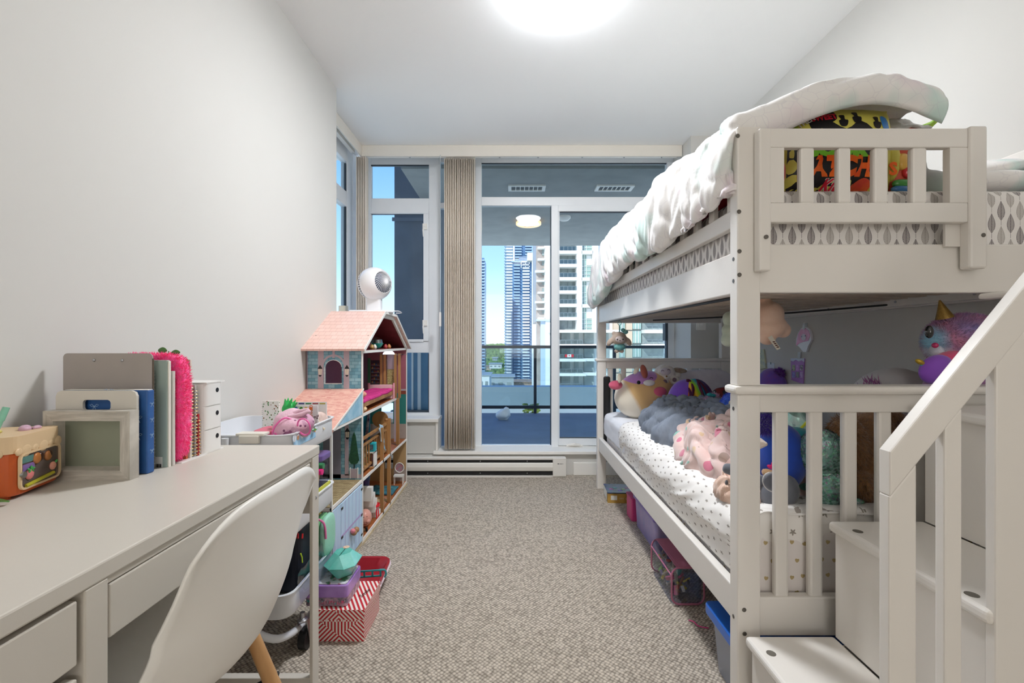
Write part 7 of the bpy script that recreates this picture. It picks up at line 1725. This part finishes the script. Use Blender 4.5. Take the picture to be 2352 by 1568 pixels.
# ---- near end, behind the slats
t = thing('plush_toy', 'glossy royal blue bird plush with a purple tuft behind the end slats', 'plush toy', (.825, 1.40, MT+.03))
RB = plushm('royal_blue', '1d4fc4', '1a3f9a', 8); build('body', MB().ell((.825, 1.40, .69), (.075, .07, .105), seg=28), RB, t, smooth=2); build('teal_wing', MB().ell((.885, 1.41, .73), (.05, .05, .05), seg=20), plushm('teal', '1f8a9a'), t, smooth=2)
build('beak', MB().tube([pp(1746, 1018, 1.315), pp(1762, 1020, 1.30)], [.016, .004], 12), plushm('beak_cream', 'e2d2c4'), t, smooth=True)
body = MB().ell(pp(1756, 975, 1.36), (.022, .022, .024), seg=12); fb = MB(); fb.add(body.v, body.f); pts, cen = surf_pts(body, 700, R); fur(fb, [(p, p-cen) for p, n in pts], .018, .0013, R, .0); build('purple_tuft', fb, plushm('purple_tuft', '3f1f9a'), t)
t = thing('plush_toy', 'grey elephant plush with a floppy white edged ear behind the end slats', 'plush toy', (.80, 1.345, MT+.03)); EG = plushm('elephant_grey', '70737c', '62656e', 15)
remesh(build('body', MB().ell((.798, 1.352, .605), (.052, .045, .055), seg=24).ell((.765, 1.345, .585), (.035, .035, .045), seg=18), EG, t)); build('ear', MB().ell(pp(1776, 1108, 1.292), (.030, .008, .024), ry=.6, seg=20), EG, t, smooth=2); build('ear_edge', MB().ell(pp(1776, 1107, 1.297), (.034, .006, .028), ry=.6, seg=20), plushm('ear_light', 'c4c2c0'), t, smooth=2)
build('flipper', MB().tube(bez([pp(1662, 1073, 1.40), pp(1675, 1077, 1.39), pp(1700, 1082, 1.38), (.76, 1.36, .62)], 12), [.010, .013, .015, .016, .017, .018, .018, .018, .018, .018, .018, .018, .018], 12), EG, t, smooth=True)
t = thing('plush_toy', 'small tan plush with a hot pink bow above the grey elephant', 'plush toy', pp(1775, 1085, 1.36))
build('body', MB().ell(pp(1777, 1083, 1.375), (.034, .03, .026), seg=20), plushm('sand', 'd2a878'), t, smooth=2); build('bow', MB().ell(pp(1770, 1072, 1.35), (.012, .006, .006), ry=.4, seg=10).ell(pp(1782, 1074, 1.35), (.012, .006, .006), ry=-.4, seg=10).ell(pp(1776, 1067, 1.35), (.006, .006, .010), seg=10), mat('bow_pink', 'e02878', .5), t, smooth=True)
t = thing('plush_toy', 'iridescent mint sequin plush behind the end slats', 'plush toy', (.92, 1.345, MT+.04))
def seqn(nt):
    v = nt.nodes.new('ShaderNodeTexVoronoi'); v.inputs['Scale'].default_value = 190; tcx = nt.nodes.new('ShaderNodeTexCoord'); nt.links.new(tcx.outputs['Object'], v.inputs['Vector'])
    cs = nt.nodes.new('ShaderNodeSeparateColor'); nt.links.new(v.outputs['Color'], cs.inputs[0]); a = E(nt, cs.outputs[0]); r = nt.nodes.new('ShaderNodeValToRGB'); els = r.color_ramp.elements
    els[0].color = lin('7fd0b0'); els[1].position = 1; els[1].color = lin('d8e8e4')
    for p_, c_ in ((.25, 'a4dccb'), (.45, '8ab8b4'), (.6, 'c49ac4'), (.72, '8fe0a8'), (.85, 'b4c4d0')): e = els.new(p_); e.color = lin(c_)
    nt.links.new((a+(nz(nt, 14)-.5)*.7).v, r.inputs[0]); return r.outputs[0]
SEQ = mat('mint_sequins', '9ad8c4', .22, .55, fn=seqn, bump=1, bscale=260)
sb = MB().ell((.915, 1.345, .715), (.066, .052, .070), seg=30).ell((.935, 1.345, .612), (.058, .048, .062), seg=28)
sq = MB(); R.seed(6); pts, cen = surf_pts(sb, 2600, R)
for p, n in pts:
    c_ = Vector((.915, 1.345, .715)) if p.z > .665 else Vector((.935, 1.345, .612)); nn = ((p-c_).normalized()+Vector((0, 0, -.45))+Vector((R.uniform(-.2, .2), R.uniform(-.2, .2), R.uniform(-.2, .2)))).normalized()
    tq = nn.orthogonal().normalized(); bq = nn.cross(tq); q = p+(p-c_).normalized()*.0015
    sq.add([q+(tq*math.cos(a*PI/3)+bq*math.sin(a*PI/3))*.0042 for a in range(6)], [(0, 1, 2, 3, 4, 5)])
build('body', sb, plushm('mint_base', '8fb8b0'), t, smooth=2); build('sequins', sq, SEQ, t, kind='stuff'); build('tail_tip', MB().ell((1.0, 1.33, .578), (.03, .015, .010), seg=14), SEQ, t, smooth=2)
t = thing('foil_bag', 'crumpled clear foil bag with a yellow edge behind the sequin plush', 'bag', (.93, 1.48, MT+.03))
build('foil', MB().ell((.93, 1.47, .70), (.06, .05, .12), ns=.03, nf=14, seg=24), mat('foil', 'c8ccd4', .2, .7, col2='8ad0c0', var=.4, vscale=20), t); build('yellow_edge', MB().tube([(.89, 1.41, .77), (.91, 1.40, .80), (.925, 1.40, .83)], .004, 6), mat('yellow_edge', 'e0e02c', .4), t)
# brown bear
t = thing('teddy_bear', 'big brown shaggy teddy bear slumped behind the end slats', 'plush toy', (1.16, 1.45, MT+.03))
bb_ = MB().ell((1.155, 1.47, .685), (.118, .105, .135), seg=30).ell((1.045, 1.42, .72), (.060, .055, .095), seg=22).ell((1.06, 1.40, .60), (.055, .06, .055), seg=20).ell((1.175, 1.37, .60), (.07, .06, .05), seg=20).ell((1.19, 1.47, .80), (.055, .055, .04), seg=20).ell((1.29, 1.42, .66), (.06, .06, .10), seg=20)
BRM = mat('brown_fur', 'a07448', .85, col2='7a5430', var=.4, vscale=60, sheen=.6)
o_ = build('body', bb_, BRM, t, smooth=2); remesh(o_, .008)
fb = MB(); R.seed(14); pts, cen = surf_pts(bb_, 15000, R)
CS = [Vector(c) for c in ((1.155, 1.47, .685), (1.045, 1.42, .72), (1.06, 1.40, .60), (1.175, 1.37, .60), (1.19, 1.47, .80), (1.29, 1.42, .66))]
pts = [(p, (p-min(CS, key=lambda c: (p-c).length))) for p, n in pts if p.y < 1.50]; fur(fb, pts, .020, .0011, R, .9)
build('fur', fb, BRM, t, kind='stuff')

# ---- tall plush pile by the wall
t = thing('plush_toy', 'pale grey white plush with a purple mane, only its back showing over the end cap', 'plush toy', (1.36, 1.62, MT+.03))
build('body', MB().ell((1.365, 1.62, .76), (.15, .17, .192), seg=32), plushm('pearl', 'c9c9cc', 'dcdadc', 5), t, smooth=2)
fb = MB(); 
for k in range(60): 
    p = Vector((X(1990, 1.6)+R.uniform(-.01, .03), 1.58+R.uniform(-.03, .03), .885+R.uniform(-.01, .02))); fur(fb, [(p, Vector((-.5, -.2, .8)))], .035, .002, R, 0)
build('mane', fb, plushm('mane_purple', '8a5aa0', 'c870a8', 60), t)
t = thing('unicorn_plush', 'pink and lilac furry kitten plush with a gold horn and big black eye', 'plush toy', (1.30, 1.36, MT+.03))
hx, hy, hz_ = X(2217, 1.36), 1.36, Z(785, 1.36)
UM = plushm('galaxy_pink', 'b0708c', '8f7aae', 9, .9); PUR = plushm('grape', '8a4cc0')
build('body', MB().ell((hx+.02, hy+.03, .87), (.10, .09, .13), seg=30), UM, t, smooth=2)
body = MB().ell((hx, hy, hz_), (.105, .088, .083), seg=34); fb = MB(); fb.add(body.v, body.f); pts, cen = surf_pts(body, 9000, R); fur(fb, [(p, p-cen+Vector((.06, 0, 0))) for p, n in pts], .010, .0010, R, .1)
def headfn(nt):
    x, y, z = coords(nt); n = nz(nt, 14)
    c = mixc(nt, ((n-.35)*3).max(0).min(1), lin('c07c9a'), lin('9080b8'))
    c = mixc(nt, ((x*-1-.082+(n-.5)*.03)*45).max(0).min(1), c, lin('9ccfe4'))
    return mixc(nt, ((x*-1-.078)*60).max(0).min(1)*(((z-.078)*-70).max(0).min(1)), c, lin('dfe2ee'))
build('head', fb, mat('plush_head', 'c07c9a', .85, sheen=.5, fn=headfn), t)
build('white_muzzle', MB().ell((hx-.094, hy-.012, hz_-.026), (.018, .022, .020), seg=18), plushm('muzzle_white', 'd4d8e4'), t, smooth=2)
build('nose', MB().ell((hx-.118, hy-.03, hz_-.010), (.008, .009, .008), seg=12), mat('nose_pink', 'c03068', .3, coat=.5), t, smooth=2)
build('eye', MB().ell(pp(2134, 762, 1.268), (.010, .010, .018), seg=20), mat('glossy_eye', '0c1014', .08, coat=1), t, smooth=2)
build('horn', MB().tube([(X(2170, 1.33), 1.33, Z(730, 1.33)), (X(2165, 1.33), 1.33, Z(712, 1.33)), (X(2158, 1.33), 1.33, Z(689, 1.33))], [.022, .013, .002], 14), mat('gold_sequin_horn', '9a7a3c', .35, .6, var=.3, vscale=200, bump=.6, bscale=400), t, smooth=True)
build('wing', MB().ell(pp(2150, 848, 1.30), (.050, .022, .040), ry=-.5, seg=24), PUR, t, smooth=2)
build('collar', MB().ell(pp(2180, 822, 1.32), (.05, .03, .020), ry=-.35, seg=20), plushm('coral', 'e0507c'), t, smooth=2)
build('gold_paw', MB().ell(pp(2113, 831, 1.30), (.014, .008, .007), ry=.5, seg=14), mat('gold_satin', 'c9a83c', .3, .5, var=.1), t, smooth=2); build('teal_bow', MB().ell(pp(2122, 840, 1.30), (.010, .006, .004), ry=.3, seg=12), mat('bow_teal', '2fa0a8', .5), t, smooth=2)
t = thing('plush_toy', 'violet and blue plush with a purple pompom against the wall by the post', 'plush toy', (1.46, 2.68, MT+.03))
build('body', MB().ell((X(1772, 2.66), 2.66, .725), (.085, .12, .165), seg=28), plushm('galaxy_violet', '7a5ad0', '9a5ab0', 10, .9), t, smooth=2)
body = MB().ell(pp(1790, 858, 2.60), (.020, .02, .024), seg=12); fb = MB(); fb.add(body.v, body.f); pts, cen = surf_pts(body, 600, R); fur(fb, [(p, p-cen) for p, n in pts], .018, .0018, R, .0); build('pompom', fb, plushm('pompom', '7a2fa8'), t)
build('eye_rim', MB().tube([pp(1784+9*math.cos(a*PI/6), 889-6*math.sin(a*PI/6), 2.535) for a in range(7)], .003, 6), BLACKP, t)
# hanging toys
t = thing('hanging_plush', 'peach plush hanging from the upper bunk slats with a white care tag', 'plush toy', (X(1775, 1.75), 1.75, 1.19))
d = 1.72; PCH = plushm('hang_peach', 'f2d2bc', 'e9c0a6', 12)
remesh(build('body', MB().ell(pp(1765, 722, d), (.055, .05, .052), seg=22).ell(pp(1770, 750, d), (.06, .05, .045), seg=22).ell(pp(1798, 758, d), (.028, .03, .030), seg=18).ell(pp(1757, 686, d), (.020, .018, .028), seg=16).ell(pp(1762, 776, d), (.030, .03, .028), seg=16), PCH, t), .006)
tg = build('care_tag', MB().prism([(X(1762, 1.66), Z(775, 1.66)), (X(1771, 1.66), Z(770, 1.66)), (X(1791, 1.66), Z(800, 1.66)), (X(1783, 1.66), Z(804, 1.66))], 'y', 1.655, 1.656), mat('tag_cream', 'e6e0d0', .6), t)
b = MB()
for k in range(4): b.box(X(1775+3*k, 1.654), X(1780+3*k, 1.654), 1.6535, 1.6545, Z(786+4*k, 1.654), Z(783.5+4*k, 1.654))
build('printed_lines', b, mat('print_brown', '5a2a20', .6), tg)
build('hanging_loop', MB().tube([pp(1757, 690, d), (X(1757, d), d, 1.206)], .002, 6), PCH, t)
t = thing('hanging_plush', 'pale green fluffy cloud shaped plush hanging behind the near post', 'plush toy', (X(1672, 1.95), 1.95, 1.1)); d = 1.95
remesh(build('body', MB().ell(pp(1676, 732, d), (.030, .03, .034), seg=18).ell(pp(1676, 758, d), (.034, .03, .030), seg=18).ell(pp(1673, 780, d), (.032, .03, .032), seg=18).ell(pp(1690, 760, d), (.04, .03, .06), seg=18), plushm('pale_green', 'ccd8c8', 'bccab8', 20), t), .006); build('hanging_loop', MB().tube([pp(1680, 722, d), (X(1680, d), d, 1.206)], .002, 6), METAL, t)
t = thing('hanging_plush', 'little brown hooded plush keychain in a teal outfit hanging at the window end', 'plush toy', pp(1423, 785, 2.76)); d = 2.76
HB = plushm('hood_brown', 'a89688', 'b8a698', 40); TO = mat('teal_outfit', '7fb4ac', .6, col2='5aa0a8', var=.4, vscale=60)
remesh(build('body', MB().ell(pp(1422, 777, d), (.046, .035, .042), seg=22).ell(pp(1410, 765, d), (.014, .012, .014), seg=12).ell(pp(1401, 785, d), (.017, .014, .030), ry=.6, seg=14).ell(pp(1443, 784, d), (.017, .014, .030), ry=-.6, seg=14).ell(pp(1416, 806, d), (.015, .015, .013), seg=12).ell(pp(1428, 806, d), (.015, .015, .013), seg=12), HB, t), .005)
build('face', MB().ell(pp(1424, 779, d-.028), (.028, .012, .021), seg=18), plushm('face_pale', 'd0c4c2'), t, smooth=2); b = MB(); eye(b, pp(1418, 779, d-.040), .0042); eye(b, pp(1431, 779, d-.040), .0042); eye(b, pp(1424, 782, d-.040), .003); build('eye', b, BLACKP, t, smooth=2)
build('outfit', MB().ell(pp(1423, 796, d), (.036, .026, .024), seg=18, ns=.004, nf=60), TO, t, smooth=2); build('bow', MB().ell(pp(1437, 762, d-.01), (.016, .010, .014), seg=12).ell(pp(1431, 758, d-.01), (.014, .010, .012), seg=12), TO, t, smooth=True)
build('hanging_loop', MB().tube([pp(1423, 768, d), pp(1423, 748, d)], .004, 6).tube([pp(1423+4*math.cos(a*PI/5), 742-5*math.sin(a*PI/5), d) for a in range(10)], .0018, 6, True).tube([pp(1423, 737, d), (X(1423, d), d, 1.206)], .0015, 5), TO, t)

# ---- cards on the wall under the bunk
def wallcard(name, lab, pts, cc, thick=.004, curl=0):
    t = thing(name, lab, 'picture', (RWX, pts[0][0], pts[0][1])); q = MB().prism(pts, 'x', RWX-thick, RWX-.001); build('card', q, cc, t); return t
def wy(u): return RWX*F/(u-U0)
def wz(u, v): return Z(v, wy(u))
def wp_(u, v): return (wy(u), wz(u, v))
TAPE = mat('clear_tape', 'dfe6ea', .3, alpha=.7)
t = wallcard('wall_cutout', 'glossy pink hooded figure cutout taped to the wall under the bunk', [wp_(*q) for q in ((1838, 765), (1845, 754), (1856, 751), (1864, 757), (1868, 770), (1869, 780), (1861, 795), (1857, 808), (1850, 808), (1841, 797), (1833, 790), (1834, 778))], mat('cutout_white', 'ecebf2', .3), .012)
hood = MB().prism([wp_(*q) for q in ((1839, 766), (1845, 756), (1855, 753), (1863, 759), (1866, 771), (1862, 782), (1850, 785), (1842, 788), (1834, 794), (1836, 780))], 'x', RWX-.0135, RWX-.0120); build('hood', hood, mat('cutout_pink', 'd46a9c', .3, col2='e08ab8', var=.3, vscale=30), t)
build('face', disc(.018, face_nx(RWX-.0138, wy(1852), wz(1852, 774)), 18), mat('cutout_face', 'e4dcec', .4), t); build('eye', disc(.0032, face_nx(RWX-.0150, wy(1848), wz(1848, 773)), 10), mat('eye_teal', '3a7a9a', .4), t); build('eye', disc(.0032, face_nx(RWX-.0150, wy(1856), wz(1856, 771)), 10), MATS['eye_teal'], t)
build('tape', MB().prism([wp_(*q) for q in ((1850, 743), (1855, 741), (1855, 756), (1850, 757))], 'x', RWX-.0152, RWX-.0005), TAPE, t)
t = wallcard('wall_card', 'purple sticker card with six little pictures taped below the pink cutout', [wp_(*q) for q in ((1819, 823), (1850, 823), (1847, 881), (1835, 878), (1820, 872))], mat('card_purple', 'b07cc8', .5, col2='c090d4', var=.3, vscale=10), .006)
build('pale_drip', MB().prism([wp_(*q) for q in ((1819, 822.5), (1850, 822.5), (1850, 831), (1844, 827), (1838, 830), (1831, 826), (1825, 830), (1819, 828))], 'x', RWX-.0075, RWX-.006), mat('drip_pale', 'd4dcec', .5), t)
for k in range(6):
    u, v = 1824+9*(k % 3)+1.5, 838+16*(k//3); build('little_picture', MB().prism([wp_(*q) for q in ((u-3, v), (u+3.4, v), (u+3.4, v+13), (u-3, v+13))], 'x', RWX-.0078, RWX-.006), mat('lilpic%d' % k, ('c9d0b0', 'c48ad8', '4a3a4a', '8a8ad8', 'b0b8a0', 'd8c0e8')[k], .5, col2=('6a7a5a', 'e0b0e8', 'e8e0f0', 'c4c4f0', '8a7ab0', 'b080c8')[k], var=.6, vscale=90), t)
build('tape', MB().prism([wp_(*q) for q in ((1836, 808), (1842, 808), (1841, 824), (1835, 824))], 'x', RWX-.0082, RWX-.0005), TAPE, t)
t = wallcard('wall_card', 'pale yellow drawing card curling off the wall beside the near post', [wp_(*q) for q in ((1740, 805), (1757, 802), (1762, 845), (1740, 850))], mat('card_yellow', 'dfe2bc', .6, col2='b8c4b8', var=.4, vscale=40), .010)
build('doodle', MB().tube([(RWX-.011, *wp_(1748+3*math.sin(k*1.7), 808+k*3.2)) for k in range(9)], .0012, 5), mat('doodle_green', '5a7a5a', .6), t)
t = wallcard('wall_card', 'small white paper strip taped above the violet plush', [wp_(*q) for q in ((1764, 832), (1780, 834), (1779, 862), (1764, 862))], mat('paper_strip', 'dfe4ea', .6), .004); build('doodle', MB().ell((RWX-.0045, *wp_(1772, 834)), (.0006, .006, .008), seg=10), mat('doodle_grey', '7a8a8a', .6), t)

# ---- under the bed
t = thing('game_box', 'flat board game box with a dark picture lid under the far bed corner', 'box', (.71, 3.02, 0))
GOLDC = mat('box_gold', 'c09a4a', .6, col2='a8823a', var=.2, vscale=12)
M_ = rot(.72, 3.03, 0, rz=-.06)
build('base', MB(M_).box(-.095, .14, -.09, .09, 0, .062), GOLDC, t, bevel=.001)
b = MB(M_).box(-.097, .142, -.092, .092, .062, .068); lid = build('picture_lid', b, mat('lid_print', '1f3a44', .35, col2='33406e', var=.8, vscale=22), t)
for k in range(7): build('print_patch', MB(M_).ell((-.06+.026*k, -.02+.03*math.sin(k*2.1), .0685), (.016, .012, .0006), seg=12), mat('patch%d' % (k % 4), ('c04aa0', '3ab0a8', '7a4ad0', '8ac44a')[k % 4], .4, var=.2, vscale=60), lid, smooth=2)
build('white_side_strip', MB(M_).box(-.0985, -.0972, -.07, .07, .01, .066), mat('strip_white', 'e2e0d8', .6), t)

build('barcode_label', MB(M_).box(-.075, -.035, -.0915, -.0902, .02, .048), mat('label_white', 'dfe0da'), t); build('side_lettering', textmb('RR5  GAME', .016, M_ @ face_cam(.02, -.0915, .03)), mat('letter_cream', 'e6dcc0', .6), t)
t = thing('storage_box', 'small magenta plastic box under the bed next to the game box', 'box', (.78, 2.68, 0))
build('body', MB().rbox(.694, .88, 2.64, 2.76, 0, .125, .01), mat('magenta_plastic', 'c8407e', .4, var=.05), t, bevel=.003); build('lid', MB().rbox(.690, .884, 2.636, 2.764, .125, .135, .012), MATS['magenta_plastic'], t, bevel=.002)
t = thing('storage_box', 'translucent lilac lidded bin under the bed behind the clear toy bag', 'box', (.80, 2.42, 0))
build('bin', MB().rbox(.700, 1.0, 2.22, 2.60, 0, .16, .02, taper=.05), mat('lilac_translucent', '9c9ad6', .25, col2='b8a8dc', var=.5, vscale=12, alpha=.85), t, bevel=.004); build('lid', MB().rbox(.690, 1.01, 2.21, 2.61, .16, .178, .022), mat('violet_lid', '7a68b8', .3), t, bevel=.003)
# clear bag with pink piping
t = thing('clear_toy_bag', 'clear plastic bag with dusty pink piping full of small toys under the bed', 'bag', (.68, 1.92, 0))
bx0, bx1, by0, by1, bh_ = .632, .76, 1.80, 2.06, .15
build('clear_film', MB().rbox(bx0, bx1, by0, by1, .004, bh_, .025, taper=.03), glassmat('clear_film', 'e6eaf4', .12, .05), t)
PIP = mat('dusty_pink_piping', 'b8708a', .5, var=.1)
def rr2(x, y0, y1, z0, z1, r): 
    o = []
    for cy_, cz_, a0 in ((y1-r, z1-r, 0), (y0+r, z1-r, PI/2), (y0+r, z0+r, PI), (y1-r, z0+r, 1.5*PI)):
        for k in range(6): a = a0+PI/2*k/5; o.append((x, cy_+r*math.cos(a), cz_+r*math.sin(a)))
    return o
def rr3(y, x0, x1, z0, z1, r): return [(a[1], y, a[2]) for a in rr2(0, x0, x1, z0, z1, r)]
build('piping', MB().tube(rr3(by0, bx0, bx1, .006, bh_, .03), .0038, 8, True).tube(rr3(by1, bx0, bx1, .006, bh_, .03), .0038, 8, True).tube([(bx0-.001, by0, bh_-.03), (bx0-.001, by1, bh_-.03)], .003, 6).tube([(bx0+.03, by0, bh_), (bx0+.03, by1, bh_)], .0035, 8), PIP, t, smooth=True)
build('zip_band', MB().box(bx0+.02, bx1-.02, by0, by1, bh_-.001, bh_+.003), MATS['dusty_pink_piping'], t)
R.seed(21); cols = ['5a4a8a', '2f6aa0', 'd8c24a', 'e8e4e0', '7ac44a', '8a5a3c', 'd85a8a', '3a3a44', 'b0a08a', '4aa0a0', 'c04040', '2c2c3a']
for k in range(46):
    x = R.uniform(bx0+.018, bx1-.05); y = R.uniform(by0+.02, by1-.02); z = R.uniform(.018, bh_-.028); cc = cols[k % 12]; m_ = mat('trinket_'+cc, cc, .35, var=.2, vscale=60, coat=.3)
    M_ = rot(x, y, z, R.uniform(0, 3), R.uniform(0, 3), R.uniform(0, 3)); s1 = R.uniform(.008, .02)
    if k % 3 == 0: b = MB(M_).rbox(-s1, s1, -s1*.5, s1*.5, -.004, .004, .003)
    elif k % 3 == 1: b = MB(M_).ell((0, 0, 0), (s1, s1*.6, s1*.5), seg=10)
    else: b = MB(M_).tube([(0, 0, -s1*1.4), (0, 0, s1*1.4)], s1*.3, 8)
    build('trinket', b, m_, t, smooth=(k % 3 > 0))
t = thing('storage_box', 'clear storage box with a bright blue lid beside the near bunk post', 'box', (.78, 1.37, 0))
build('bin', MB().rbox(.640, .98, 1.275, 1.465, 0, .175, .02, taper=.09), mat('frosted_plastic', 'c4cbdc', .25, alpha=.55, var=.05, coat=.3), t, bevel=.003)
build('lid', MB().rbox(.622, .995, 1.272, 1.478, .172, .205, .02), mat('blue_lid', '1464c8', .3, var=.05, coat=.3), t, bevel=.005, bseg=3)
for k, (cc) in enumerate(('e8a0a8', 'e88a9a', 'd8dce8', 'e8c4a8', '8a9ad8', 'e05a7a')): build('contents', MB().ell((.70+.045*(k % 4), 1.31+.05*(k % 3), .05+.035*(k//2)), (.032, .03, .026), seg=14), mat('bin_toy_'+cc, cc, .5, var=.2, vscale=40), t, smooth=2)
solo('cord', MB().tube(bez([(X(1582, 1.70), 1.70, .004), (X(1592, 1.69), 1.685, .008), (X(1604, 1.67), 1.665, .004), (X(1625, 1.66), 1.65, .006)]), .0022, 6), mat('pink_cord', 'd84a8a', .6), 'thin hot pink cord lying on the carpet by the blue lidded box', 'cord', smooth=True)
